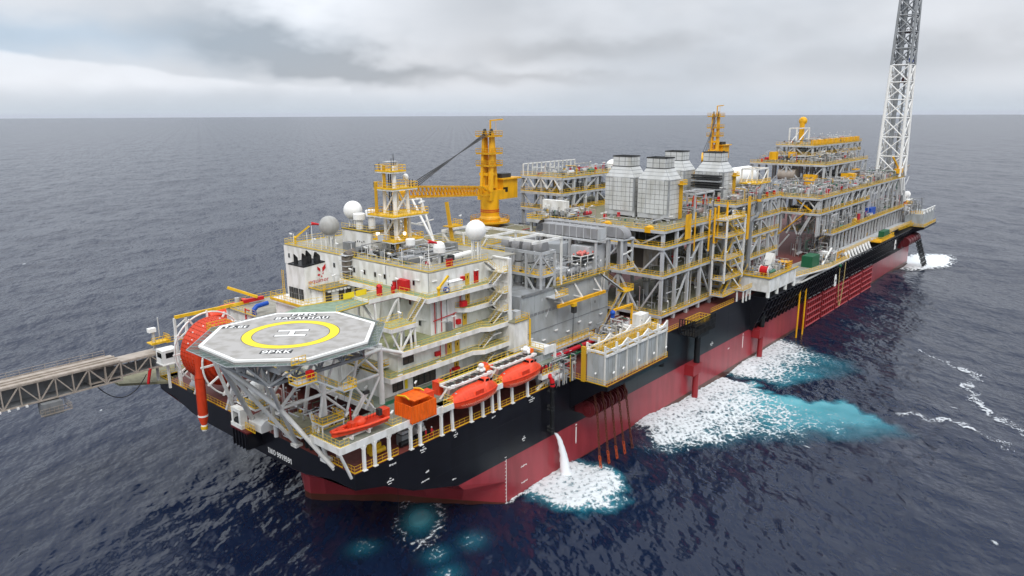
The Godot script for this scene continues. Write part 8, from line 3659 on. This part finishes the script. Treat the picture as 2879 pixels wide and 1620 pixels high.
func cranes() -> void:
	for i in 2:
		var c := V(96.8, 0, -61) if i == 0 else V(241, 4.5, -61)
		var o := thing("pedestal_crane", "nearer yellow pedestal crane with its long boom laid on the white rest" if i == 0 else "far yellow pedestal crane behind the stacks", "crane", c + V(0, DK, 0), "yellow pedestal cranes on the port side")
		var mb := MB.new()
		mb.lathe(c, [Vector2(3.4, DK - c.y), Vector2(3.4, 33), Vector2(2.9, 38), Vector2(2.9, 41.4), Vector2(3.2, 42.2), Vector2(2.7, 43), Vector2(2.7, 48.6)], 24)
		part(o, "pedestal", mb, "crane")
		mb = MB.new()
		mb.tube(c + V(0, 41.2, 0), c + V(0, 41.5, 0), 5.8, 5.8, 24)
		part(o, "ring_platform", mb, "crane")
		mb = MB.new()
		var ring: Array = []
		for k in 17:
			ring.append(c + V(cos(TAU * k / 16) * 5.7, 41.5, sin(TAU * k / 16) * 5.7))
		mb.rail(ring, 1.3, 2.0, 0.07)
		part(o, "railing", mb, "ladder")
		mb = MB.new()
		for k in 2:
			mb.tube(c + V(0, 44.2 + k * 0.5, 0), c + V(0, 44.4 + k * 0.5, 0), 2.8, 2.8, 20)
		stuff(o, "red_rings", mb, "redpipe")
		mb = MB.new()
		mb.span(c + V(-2.5, 47.6, -2.5), c + V(4, 50.4, 2.5))
		part(o, "slew_deck", mb, "crane")
		# machinery cab to the right
		mb = MB.new()
		mb.span(c + V(3.2, 47.6, -2.0), c + V(9.6, 53.2, 2.4))
		part(o, "machinery_house", mb, "crane")
		mb = MB.new()
		mb.span(c + V(2.6, 53.2, -2.6), c + V(10.8, 53.6, 3.0))
		part(o, "house_roof", mb, "crane")
		mb = MB.new()
		mb.span(c + V(3.6, 53.6, -1.6), c + V(7.6, 54.8, 1.6))
		part(o, "radiator", mb, "dark")
		mb = MB.new()
		mb.span(c + V(3.2, 49.6, 2.42), c + V(5.2, 51.0, 2.46))
		part(o, "window", mb, "glass")
		# A frame, raked legs and platforms
		var dir := V(-0.93, 0, 0.37)
		var side := V(0.37, 0, 0.93)
		for s in [-1.3, 1.3]:
			mb = MB.new()
			mb.bar(c + side * s + dir * 2.6 + V(0, 50, 0), c + side * s * 0.8 + dir * 0.6 + V(0, 66.6, 0), 0.9, 1.2)
			part(o, "mast_leg", mb, "crane")
			mb = MB.new()
			mb.bar(c + side * s - dir * 1.6 + V(0, 50, 0), c + side * s * 0.8 + dir * 0.3 + V(0, 66.0, 0), 0.9, 1.1)
			part(o, "mast_leg", mb, "crane")
		mb = MB.new().apart()
		for y in [51.0, 54.6]:
			mb.span(c + V(-2.6, y, -1.6), c + V(1.4, y + 0.8, 1.6))
		for y in [57.2, 60.6, 65.4]:
			mb.span(c + V(-2.8, y, -2.6), c + V(2.8, y + 0.3, 2.6))
		part(o, "mast_platform", mb, "crane")
		mb = MB.new()
		for y in [57.5, 60.9, 65.7]:
			mb.rail([c + V(-2.8, y, -2.6), c + V(-2.8, y, 2.6), c + V(2.8, y, 2.6), c + V(2.8, y, -2.6)], 1.3, 1.3, 0.08)
		part(o, "railing", mb, "ladder")
		mb = MB.new()
		for s in [-1.0, 1.0]:
			mb.tube(c + side * s + dir * 0.8 + V(0, 66.6, 0) - side * 0.2, c + side * s + dir * 0.8 + V(0, 66.6, 0) + side * 0.2, 1.1, 1.1, 14)
			mb.cut()
		part(o, "sheave", mb, "dark")
		mb = MB.new()
		mb.bar(c + V(0.6, 66, 0), c + V(0.6, 70.0, 0), 0.35)
		mb.bar(c + V(0.5, 69.9, 0), c + V(5.2, 70.2, 0.6), 0.35)
		mb.stick(c + V(2.6, 70, 0.3), c + V(2.6, 66.4, 0.3), 0.06)
		part(o, "top_jib", mb, "crane")
		# boom: four chords and lacing
		var heel := c + dir * 2.0 + V(0, 49.2, 0)
		var tip := V(45.6, 54.2, -41.2) if i == 0 else V(189, 55.0, -40)
		var d := (tip - heel)
		var bs := V(-d.z, 0, d.x).normalized()
		var L := d.length()
		for sy in [0.0, 2.3]:
			for sz in [-1.1, 1.1]:
				mb = MB.new()
				mb.bar(heel + bs * sz + V(0, sy * 0.3, 0), heel + d * 0.12 + bs * sz + V(0, sy, 0), 0.42)
				mb.bar(heel + d * 0.12 + bs * sz + V(0, sy, 0), heel + d * 0.9 + bs * sz + V(0, sy, 0), 0.42)
				mb.bar(heel + d * 0.9 + bs * sz + V(0, sy, 0), tip + bs * sz * 0.7 + V(0, sy * 0.4, 0), 0.42)
				part(o, "chord", mb, "crane")
		mb = MB.new()
		var m := 20
		for k in m:
			var a := heel + d * (0.1 + 0.8 * k / m)
			var b := heel + d * (0.1 + 0.8 * (k + 1) / m)
			for sz in [-1.1, 1.1]:
				mb.bar(a + bs * sz, b + bs * sz + V(0, 2.3, 0), 0.2)
				mb.bar(b + bs * sz, b + bs * sz + V(0, 2.3, 0), 0.2)
			mb.bar(a - bs * 1.1 + V(0, 2.3, 0), b + bs * 1.1 + V(0, 2.3, 0), 0.2)
			mb.bar(a - bs * 1.1, b + bs * 1.1, 0.2)
			mb.bar(b - bs * 1.1 + V(0, 2.3, 0), b + bs * 1.1 + V(0, 2.3, 0), 0.2)
		stuff(o, "lacing", mb, "crane")
		mb = MB.new()
		mb.span(heel + d * 0.5 - V(0.1, 0, 0.1), heel + d * 0.5 + V(0.1, 0.1, 0.1))
		for k in m:
			var a := heel + d * (0.12 + 0.78 * k / m) + bs * 0.1 + V(0, 0.3, 0)
			mb.bar(a, a + d * 0.039, 1.4, 0.1)
		stuff(o, "boom_walkway", mb, "crane")
		mb = MB.new()
		mb.tube(tip - bs * 0.9 + V(0, 0.4, 0), tip + bs * 0.9 + V(0, 0.4, 0), 1.2, 1.2, 12)
		part(o, "tip_sheave", mb, "crane")
		mb = MB.new()
		for s in [-1.2, -0.5, 0.2, 1.1]:
			mb.cut()
			mb.tube(c + side * s * 0.8 + dir * 1.2 + V(0, 66.4, 0), heel + d * 0.86 + bs * s + V(0, 2.6, 0), 0.11, 0.11, 5, false)
		part(o, "pendant_rope", mb, "dark")


func flare() -> void:
	var o := thing("flare_tower", "tall tapering lattice flare tower, white below and grey above, at the far end", "tower", V(313, 43, -7.5))
	var at := func(k: int, y: float) -> Vector3:
		var w := lerpf(4.9, 3.3, (y - 44.0) / 78.0)
		return V(313.4 + w * (1 if k == 1 or k == 2 else -1), y, -7.5 + w * (1 if k >= 2 else -1))
	var ys := [43.0, 52.0, 60.5, 69.0, 77.0, 84.6, 92.0, 99.0, 106.0, 113.0, 120.0, 127.0, 134.0]
	for k in 4:
		for half in 2:
			var mb := MB.new()
			mb.tube(at.call(k, 43.0 if half == 0 else 92.0), at.call(k, 92.0 if half == 0 else 134.0), 0.72 if half == 0 else 0.55, 0.6 if half == 0 else 0.5, 8)
			part(o, "leg", mb, "mark" if half == 0 else "steel2")
	for i in ys.size() - 1:
		var mb := MB.new()
		for k in 4:
			var j := (k + 1) % 4
			mb.tube(at.call(k, ys[i]), at.call(j, ys[i + 1]), 0.3, 0.3, 6, false)
			mb.tube(at.call(j, ys[i]), at.call(k, ys[i + 1]), 0.3, 0.3, 6, false)
			mb.tube(at.call(k, ys[i + 1]), at.call(j, ys[i + 1]), 0.3, 0.3, 6, false)
		part(o, "bracing", mb, "mark" if ys[i] < 91.0 else "steel2")
	for k in [[-1.8, -1.0, 1.0], [0.4, -1.6, 0.7], [-0.4, 1.6, 0.5]]:
		var mb := MB.new()
		mb.tube(V(313.4 + k[0], 44, -7.5 + k[1]), V(313.4 + k[0], 134, -7.5 + k[1]), k[2], k[2], 10)
		part(o, "riser", mb, "steel2")
	for y in [60.5, 84.6, 106.0]:
		var mb := MB.new()
		mb.box(V(313.4, y, -7.5), V(5.4, 0.4, 5.0))
		mb.rail([V(311, y, -5), V(316, y, -5), V(316, y, -10)], 1.4, 1.0, 0.1)
		part(o, "platform", mb, "rust" if y > 80 else "beige")
	var mb := MB.new().apart()
	mb.box(V(314.5, 85.8, -6.5), V(2.4, 2.0, 1.6))
	part(o, "red_cabinet", mb, "maroon")
	mb = MB.new()
	mb.box(V(316.0, 94.2, -5.0), V(3.4, 1.8, 1.2))
	part(o, "blue_cover", mb, "blue")
	mb = MB.new()
	for i in 24:
		mb.box(V(314.8, 46 + i * 3.6, -8.6), V(0.5, 2.6, 0.5))
	stuff(o, "ladder_run", mb, "steel2")
	mb = MB.new()
	mb.span(V(307, 44.5, -4.6), V(314, 46.6, -2.4))
	mb.bar(V(309, 46, -3), V(304, 52, -5), 0.6)
	part(o, "foot_platform", mb, "crane")
	mb = MB.new()
	mb.bar(V(314, 46.4, -3), V(327, 47.2, -3), 0.5)
	mb.bar(V(320, 42.4, -3), V(326.6, 47, -3), 0.2)
	part(o, "davit_boom", mb, "beige")
	mb = MB.new()
	for i in 3:
		mb.cut()
		mb.bar(V(311 + i * 3, 42, -2.6), V(315 + i * 2.4, 31, -1.4), 0.5)
	part(o, "raker", mb, "mark")


func balcony() -> void:
	var o := thing("riser_balcony", "black ribbed riser balcony sloping out along the far half of the hull", "balcony", V(235, 15, 3))
	var rib: ArrayMesh
	for i in 62:
		var x := 143.0 + i * 3.0
		if rib == null:
			var mb := MB.new()
			mb.tint(BLACK)
			mb.prism(PackedVector2Array([Vector2(0, 19.6), Vector2(4.6, 19.6), Vector2(4.7, 18.4), Vector2(0.9, 9.2), Vector2(0, 9.4)]), Vector3.ZERO, Vector3.BACK, Vector3.UP, V(0.45, 0, 0))
			rib = mb.mesh()
		var p := MeshInstance3D.new()
		p.name = "rib"
		p.mesh = rib
		p.material_override = M["hull"]
		p.position = V(x, 0, 0) - o.position
		o.add_child(p, true)
	var mb := MB.new()
	mb.tint(BLACK)
	for k in [[4.3, 18.2], [3.0, 15.0], [1.7, 11.8]]:
		mb.cut()
		mb.bar(V(142.8, k[1], k[0]), V(328, k[1], k[0]), 0.25, 0.25)
	part(o, "stringer", mb, "hull")
	mb = MB.new()
	mb.tint(BLACK)
	mb.span(V(142.8, 19.3, 0), V(328, 19.7, 4.9))
	part(o, "deck", mb, "hull")
	# white posts and walkway standing on it
	mb = MB.new()
	mb.span(V(207, 21.3, -1.4), V(315, 21.7, 2.8))
	part(o, "walkway", mb, "steel")
	mb = MB.new()
	mb.rail([V(207, 21.7, 2.7), V(252, 21.7, 2.7)], 1.3, 1.3, 0.075)
	mb.rail([V(252, 21.7, 2.7), V(254, 21.7, 6.4), V(272, 21.7, 6.4), V(274, 21.7, 2.7), V(314, 21.7, 3.6)], 1.3, 1.3, 0.08)
	part(o, "railing", mb, "yellow")
	mb = MB.new()
	mb.span(V(252, 21.2, 2.8), V(273, 21.65, 6.5))
	part(o, "side_landing", mb, "crane")
	mb = MB.new()
	mb.span(V(260, 21.7, 3.4), V(268, 24.6, 5.6))
	part(o, "green_cover", mb, "green")
	for i in 12:
		mb = MB.new()
		mb.tube(V(208 + i * 3.6, 18.8, 4.4), V(208 + i * 3.6, 22, 2.9), 0.5, 0.5, 8)
		part(o, "white_post", mb, "white")
		mb = MB.new()
		mb.tube(V(208 + i * 3.6, 19.4, 4.2), V(211.6 + i * 3.6, 21.4, 2.4), 0.24, 0.24, 6)
		part(o, "brace", mb, "white")
	# red lattice guards at the waterline
	for g in 5:
		var r := thing("riser_guard", ["red lattice guard frame nearest the two yellow poles", "second red lattice guard frame from the yellow poles", "third red lattice guard frame, middle of the row", "fourth red lattice guard frame from the yellow poles", "red lattice guard frame farthest along the hull"][g], "guard frame", V(194 + g * 15.6, 0, 1), "red lattice guards along the waterline")
		var x0 := 187.6 + g * 15.8
		for k in 7:
			mb = MB.new()
			mb.bar(V(x0 + k * 2.2, -1, 1.4), V(x0 + k * 2.2, 9.4, 1.4), 0.4, 0.5)
			part(r, "upright", mb, "hullred")
		for k in 5:
			mb = MB.new()
			mb.bar(V(x0 - 0.3, 0.6 + k * 2.1, 1.75), V(x0 + 13.5, 0.6 + k * 2.1, 1.75), 0.4, 0.3)
			part(r, "crossbar", mb, "guardpink")
		mb = MB.new()
		mb.span(V(x0 - 1.8, -1, 0.1), V(x0 - 0.4, 9.6, 1.2))
		part(r, "end_plate", mb, "maroon")
		mb = MB.new()
		for k in 3:
			mb.bar(V(x0 + 1 + k * 4.4, 10.2, 1.4), V(x0 + 4 + k * 4.4, 10.2, 1.4), 0.16, 0.16)
			mb.cut()
		part(r, "grab_rail", mb, "steel2")


func chain(o: Node3D, a: Vector3, b: Vector3, mat: String, size := 0.55) -> void:
	var d := (b - a).normalized()
	var L := a.distance_to(b)
	var n := int(L / (size * 1.5))
	var u := d.cross(Vector3.RIGHT).normalized()
	var w := d.cross(u)
	var mb := MB.new()
	for i in n:
		var c := a + d * (L * (i + 0.5) / n)
		var s := u if i % 2 == 0 else w
		var h := d * size
		var q := s * (size * 0.42)
		mb.bar(c - h * 0.9 - q, c + h * 0.9 - q, size * 0.3)
		mb.bar(c - h * 0.9 + q, c + h * 0.9 + q, size * 0.3)
		mb.bar(c - h * 0.95 - q, c - h * 0.95 + q, size * 0.3)
		mb.bar(c + h * 0.95 - q, c + h * 0.95 + q, size * 0.3)
	stuff(o, "links", mb, mat)


func hull_side_things() -> void:
	# fairleads and anchor chains under the side platform
	for i in 5:
		var sx := 56.6 + i * 2.72
		var wx := 55.8 + i * 3.1
		var ord: String = ["first", "second", "third", "fourth", "fifth"][i]
		var f := thing("chain_fairlead", "dark red wheel fairlead on the hull, %s from the near end" % ord, "fairlead", V(sx, 13.4, 2.4), "dark red chain fairleads")
		var mb := MB.new()
		for s in [-0.75, 0.0, 0.75]:
			mb.cut()
			mb.tube(V(sx + s - 0.14, 13.3, 3.0), V(sx + s + 0.14, 13.3, 3.0), 1.75, 1.75, 18)
		part(f, "wheel", mb, "maroon")
		mb = MB.new()
		mb.tube(V(sx - 1.1, 13.3, 3.0), V(sx + 1.1, 13.3, 3.0), 0.9, 0.9, 14)
		part(f, "hub", mb, "maroon")
		mb = MB.new()
		mb.span(V(sx - 1.2, 12.2, 0.0), V(sx + 1.2, 14.6, 2.2))
		part(f, "bracket", mb, "maroon")
		var c := thing("anchor_chain", "rusty anchor chain running down to the sea, %s from the near end" % ord, "chain", V(wx, 0, 6.6), "rusty anchor chains")
		chain(c, V(sx - 1.2, 18.8, 4.4), V(sx, 13.4, 4.6), "rust", 0.42)
		chain(c, V(sx, 13.6, 4.7), V(lerpf(sx, wx, 0.72), 3.8, 6.0), "rust", 0.42)
		chain(c, V(lerpf(sx, wx, 0.72), 3.8, 6.0), V(wx, -1.2, 6.9), "rustbright" if i < 4 else "rust", 0.5)
	# overboard pipe with its falling water
	var o := thing("overboard_pipe", "black overboard pipe with red elbow at the top spilling white water", "pipe", V(46.4, 10, 1))
	var mb := MB.new()
	mb.tube(V(46.4, 10.6, 1.1), V(46.3, 21.4, 1.1), 0.42, 0.42, 12)
	part(o, "pipe", mb, "black")
	mb = MB.new()
	for y in [11.2, 11.9, 15.6, 16.3, 19.4]:
		mb.cut()
		mb.tube(V(46.4, y, 1.1), V(46.4, y + 0.15, 1.1), 0.5, 0.5, 12)
		mb.span(V(46.1, y - 0.1, 0), V(46.7, y + 0.2, 0.8))
	part(o, "clamp", mb, "dark")
	mb = MB.new()
	mb.pipe([V(46.3, 21.3, 1.1), V(46.3, 22.4, 0.9), V(46.3, 22.8, -0.4), V(46.3, 22.6, -2.0)], 0.5, 10)
	mb.cut()
	mb.tube(V(46.38, 20.6, 1.1), V(46.38, 21.0, 1.1), 0.52, 0.52, 12)
	part(o, "red_elbow", mb, "red")
	# bent white and black pipe farther on
	o = thing("bent_outfall", "fat pipe bending from white to black down over the hull side", "pipe", V(88, 12, 1))
	mb = MB.new()
	mb.pipe([V(84.5, 23, -3), V(86.4, 23.4, -1), V(87.6, 22.8, 0.8), V(88, 21.4, 1.4), V(88.1, 19.8, 1.5)], 0.95, 14)
	part(o, "white_bend", mb, "white")
	mb = MB.new()
	mb.tube(V(88.1, 19.8, 1.5), V(88.2, 18.2, 1.5), 0.95, 0.95, 14)
	mb.cut()
	mb.tube(V(88.2, 17.6, 1.5), V(88.5, 13.4, 1.4), 0.95, 0.8, 14)
	part(o, "black_length", mb, "black")
	mb = MB.new()
	mb.tube(V(88.2, 18.2, 1.5), V(88.2, 17.6, 1.5), 0.98, 0.98, 14)
	part(o, "white_band", mb, "mark")
	# intake caissons
	for i in 2:
		var x := 106.6 if i == 0 else 148.4
		o = thing("caisson", "black over red caisson pipe on the hull under the black basket" if i == 0 else "black over red caisson pipe nearer the pale box platform", "caisson", V(x, 0, 1.6), "caisson pipes on the hull side")
		mb = MB.new()
		mb.tube(V(x, 9.4, 1.6), V(x, 19.5, 1.6), 0.8, 0.8, 14)
		part(o, "black_pipe", mb, "black")
		mb = MB.new()
		mb.tube(V(x, -1.0, 1.6), V(x, 9.4, 1.6), 0.8, 0.8, 14)
		part(o, "red_pipe", mb, "hullred")
		mb = MB.new()
		mb.span(V(x - 3.4, 6.6, 0.0), V(x + 1.0, 9.4, 2.5))
		part(o, "red_collar", mb, "hullred")
		mb = MB.new()
		mb.span(V(x - 1.0, 17.2, 0.0), V(x + 1.0, 19.4, 2.4))
		part(o, "black_collar", mb, "black")
	o = thing("black_basket", "black barred basket platform hanging outside the deck edge", "basket", V(105, 19, 2))
	mb = MB.new()
	mb.span(V(99, 18.4, 0.2), V(110, 18.6, 4.4))
	for y in [19.8, 21.2, 22.4]:
		mb.bar(V(99, y, 4.4), V(110, y, 4.4), 0.14)
		mb.bar(V(99, y, 0.2), V(99, y, 4.4), 0.14)
	for i in 16:
		mb.bar(V(99 + i * 0.73, 18.5, 4.4), V(99 + i * 0.73, 22.4, 4.4), 0.16)
	for i in 7:
		mb.bar(V(99, 18.5, 0.2 + i * 0.7), V(99, 22.4, 0.2 + i * 0.7), 0.2)
	part(o, "cage", mb, "black")
	mb = MB.new()
	mb.rail([V(101, 20.4, 0.5), V(109, 20.4, 0.5), V(109, 20.4, 3.4), V(101, 20.4, 3.4)], 1.6, 0.8, 0.07)
	part(o, "inner_railing", mb, "yellow")
	mb = MB.new()
	mb.span(V(103, 17.0, 0.0), V(109, 18.4, 3.4))
	part(o, "floor_beam", mb, "black")
	# yellow poles
	for i in 2:
		o = thing("yellow_pole", "tall yellow pole standing in the sea off the hull, the nearer" if i == 0 else "tall yellow pole standing in the sea off the hull, the farther", "pole", V(174.4 + i * 5.6, 0, 3.2), "yellow poles off the hull")
		mb = MB.new()
		mb.tube(V(174.4 + i * 5.6, -1, 3.2), V(174.4 + i * 5.6, 16, 3.2), 0.28, 0.28, 8)
		part(o, "shaft", mb, "crane")
		mb = MB.new()
		mb.tube(V(174.4 + i * 5.6, 15.9, 3.2), V(174.4 + i * 5.6, 16.4, 3.2), 0.34, 0.1, 8)
		part(o, "tip", mb, "yellow")
	# hanging sign plates and loops
	for i in 2:
		var p := V(192, 15.0, 8.4) if i == 0 else V(275, 15.5, 6.6)
		o = thing("hanging_plate", "white pointed plate hung under the railed platform with the green box" if i == 0 else "white pointed plate hung far along the black balcony", "sign plate", p, "white hanging plates")
		mb = MB.new()
		mb.prism(PackedVector2Array([Vector2(-0.8, 0), Vector2(0.8, 0), Vector2(0.8, 2.6), Vector2(0.25, 4.0), Vector2(-0.25, 4.0), Vector2(-0.8, 2.6)]), p, Vector3.RIGHT, Vector3.UP, V(0, 0, 0.25))
		part(o, "plate", mb, "mark")
		mb = MB.new()
		mb.box(p + V(0, 1.9, 0.28), V(0.8, 0.7, 0.06))
		mb.cut()
		mb.stick(p + V(0, 4.0, 0.1), p + V(0, 6.6, 0.1), 0.08)
		part(o, "mark_and_line", mb, "dark")
	o = thing("hanging_hose", "pale yellow hose loop hanging from the railed platform over the red guards", "hose", V(199, 14, 8.2))
	mb = MB.new()
	var pts: Array = []
	for k in 15:
		var t := k / 14.0
		pts.append(V(196.4 + t * 6.0, 21.6 - 15.0 * pow(sin(PI * t), 0.55), 8.3))
	mb.pipe(pts, 0.14, 5)
	part(o, "loop", mb, "hosepale")
	mb = MB.new()
	mb.ball(V(196.4, 21.2, 8.3), 0.6, 8, 5)
	part(o, "coupling", mb, "green")
	# far fairlead and chains
	o = thing("far_fairlead", "dark red barrel fairlead under the far end platform", "fairlead", V(313, 13, 4))
	mb = MB.new()
	for i in 5:
		mb.cut()
		mb.tube(V(303 + i * 4.4, 14.2, 4.2), V(306.4 + i * 4.4, 14.2, 4.2), 2.1, 2.1, 16)
	part(o, "barrel", mb, "maroon")
	mb = MB.new()
	mb.span(V(301, 11.6, 0), V(325, 15, 3.4))
	part(o, "bracket", mb, "maroon")
	for i in 3:
		o = thing("far_chain", ["black mooring chain at the far end, leftmost of three", "black mooring chain at the far end, middle of three", "black mooring chain at the far end, rightmost of three"][i], "chain", V(329, 0, 7.6 + i), "black far mooring chains")
		chain(o, V(316 + i * 3.4, 13.5, 6.2), V(327.5 + i * 3.2, -1, 8.2), "black", 0.9)


# ------------------------------------------------------------------ people
# One continuous body meshed from tapered limbs; colours by what covers them.
func body_mesh(pose: int) -> ArrayMesh:
	var J: Array = []
	var arm := 0.35 if pose == 0 else 0.9
	# from, to, radii, colour: 0 coverall, 1 skin, 2 helmet, 3 boot
	for s in [-1.0, 1.0]:
		var f: float = 0.0 if pose == 0 else 0.14 * s
		J.append([V(0.10 * s, 0.93, 0), V(0.12 * s, 0.50, f), 0.095, 0.07, 0])
		J.append([V(0.12 * s, 0.50, f), V(0.12 * s, 0.10, f * 0.4), 0.07, 0.05, 0])
		J.append([V(0.12 * s, 0.05, f * 0.4 - 0.03), V(0.14 * s, 0.04, f * 0.4 + 0.15), 0.055, 0.045, 3])
		J.append([V(0.19 * s, 1.40, 0), V(0.27 * s, 1.12, 0.05 * arm), 0.06, 0.05, 0])
		J.append([V(0.27 * s, 1.12, 0.05 * arm), V(0.24 * s, 0.90 + 0.2 * arm, 0.32 * arm), 0.05, 0.038, 0])
		J.append([V(0.24 * s, 0.90 + 0.2 * arm, 0.32 * arm), V(0.23 * s, 0.82 + 0.2 * arm, 0.38 * arm), 0.042, 0.03, 1])
	J.append([V(0, 0.95, 0), V(0, 1.20, 0), 0.15, 0.15, 0])
	J.append([V(0, 1.20, 0), V(0, 1.40, 0), 0.15, 0.14, 0])
	J.append([V(-0.17, 1.41, 0), V(0.17, 1.41, 0), 0.065, 0.065, 0])
	J.append([V(0, 1.42, 0), V(0, 1.55, 0.01), 0.055, 0.055, 1])
	J.append([V(0, 1.60, 0.02), V(0, 1.66, 0.01), 0.085, 0.095, 1])
	J.append([V(0, 1.61, 0.11), V(0, 1.60, 0.115), 0.02, 0.02, 1])
	J.append([V(0, 1.72, 0.0), V(0, 1.74, 0.02), 0.115, 0.10, 2])
	var tones := [Color(0.50, 0.018, 0.025), Color(0.42, 0.24, 0.17), Color(0.75, 0.75, 0.74), Color(0.03, 0.03, 0.03)]
	var cell := 0.034
	var nx := 26
	var ny := 58
	var nz := 26
	var org := V(-0.44, -0.04, -0.36)
	var field := PackedFloat32Array()
	var who := PackedByteArray()
	field.resize(nx * ny * nz)
	who.resize(nx * ny * nz)
	for k in nz:
		for j in ny:
			for i in nx:
				var p := org + V(i, j, k) * cell
				var best := 9.0
				var soft := 0.0
				var c := 0
				for b in J:
					var a: Vector3 = b[0]
					var ab: Vector3 = b[1] - a
					var t := clampf((p - a).dot(ab) / maxf(ab.length_squared(), 1e-6), 0, 1)
					var d: float = p.distance_to(a + ab * t) - lerpf(b[2], b[3], t)
					if d < best:
						best = d
						c = b[4]
					soft += exp(-d * 45.0)
				field[(k * ny + j) * nx + i] = -log(soft) / 45.0
				who[(k * ny + j) * nx + i] = c
	var mb := MB.new()
	mb.colored = true
	var at := {}
	for k in nz - 1:
		for j in ny - 1:
			for i in nx - 1:
				var sum := Vector3.ZERO
				var n := 0
				var c0 := field[(k * ny + j) * nx + i] < 0.0
				for e in 12:
					var ax := e / 4
					var u := (e & 1)
					var w := (e >> 1) & 1
					var o := [0, 0, 0]
					o[(ax + 1) % 3] = u
					o[(ax + 2) % 3] = w
					var o2 := o.duplicate()
					o2[ax] = 1
					var f0 := field[((k + o[2]) * ny + j + o[1]) * nx + i + o[0]]
					var f1 := field[((k + o2[2]) * ny + j + o2[1]) * nx + i + o2[0]]
					if (f0 < 0.0) != (f1 < 0.0):
						var t := f0 / (f0 - f1)
						sum += V(i + o[0], j + o[1], k + o[2]).lerp(V(i + o2[0], j + o2[1], k + o2[2]), t)
						n += 1
				if n > 0:
					at[(k * ny + j) * nx + i] = mb.v.size()
					mb.col = tones[who[(k * ny + j) * nx + i]]
					mb._p(org + sum / n * cell, Vector3.ZERO)
	for k in range(1, nz - 1):
		for j in range(1, ny - 1):
			for i in range(1, nx - 1):
				var id := (k * ny + j) * nx + i
				var steps_ := [1, nx, nx * ny]
				for ax in 3:
					var f0 := field[id]
					var f1 := field[id + steps_[ax]]
					if (f0 < 0.0) == (f1 < 0.0):
						continue
					var u: int = steps_[(ax + 1) % 3]
					var w: int = steps_[(ax + 2) % 3]
					var q := [at[id], at[id - u], at[id - u - w], at[id - w]]
					if f0 < 0.0:
						mb.ix.append_array([q[0], q[2], q[1], q[0], q[3], q[2]])
					else:
						mb.ix.append_array([q[0], q[1], q[2], q[0], q[2], q[3]])
	for i in range(0, mb.ix.size(), 3):
		var a := mb.v[mb.ix[i]]
		var nn := (mb.v[mb.ix[i + 2]] - a).cross(mb.v[mb.ix[i + 1]] - a)
		for t in 3:
			mb.n[mb.ix[i + t]] += nn
	for i in mb.n.size():
		mb.n[i] = mb.n[i].normalized()
	return mb.mesh()


func people() -> void:
	var meshes := [body_mesh(0), body_mesh(1)]
	var groups := [
		["person in red coveralls and white helmet standing in the group on the screen wall landing", "people in red by the farther lifeboat's stern", [V(44.8, 23.2, -0.1), V(45.4, 23.2, -1.0), V(46.0, 23.2, -0.2), V(46.7, 23.2, -0.9), V(47.3, 23.2, -0.1), V(48.1, 23.2, -0.7), V(45.0, 23.2, -1.3)]],
		["person in red coveralls and white helmet on the main deck below the grey hall", "people in red on the main deck by the side platform", [V(50.4, DK, -1.2), V(51.2, DK, -2.0), V(51.9, DK, -1.0), V(52.6, DK, -2.4), V(50.2, DK, -2.6)]],
		["person in red coveralls and white helmet behind the rail under the orange container", "pair of people under the orange container", [V(15.2, DK, -1.0), V(16.4, DK, -0.9)]],
		["person in red coveralls and white helmet beside the yellow door on the boat deck", "", [V(28.6, YA, -8.7)]],
	]
	for g in groups:
		for i in g[2].size():
			var p := MeshInstance3D.new()
			p.name = numbered("person")
			p.mesh = meshes[i % 2]
			p.material_override = M["many"]
			p.position = g[2][i]
			p.rotation.y = rng.randf_range(-2.5, 2.5)
			add_child(p)
			tag(p, g[0], "person", g[1])


# a wisp of steam drifting between the rear stacks
func steam(env: Environment) -> void:
	env.volumetric_fog_enabled = true
	env.volumetric_fog_density = 0.0
	var fm := FogMaterial.new()
	fm.albedo = Color(0.97, 0.97, 0.97)
	fm.density = 0.35
	for k in [[V(137.5, 53.0, -17.5), V(5, 2.6, 3.5)], [V(141, 52.4, -16), V(6, 2.0, 3)]]:
		var f := FogVolume.new()
		f.name = numbered("steam")
		f.shape = RenderingServer.FOG_VOLUME_SHAPE_ELLIPSOID
		f.size = k[1]
		f.material = fm
		f.position = k[0]
		f.set_meta("kind", "stuff")
		add_child(f)
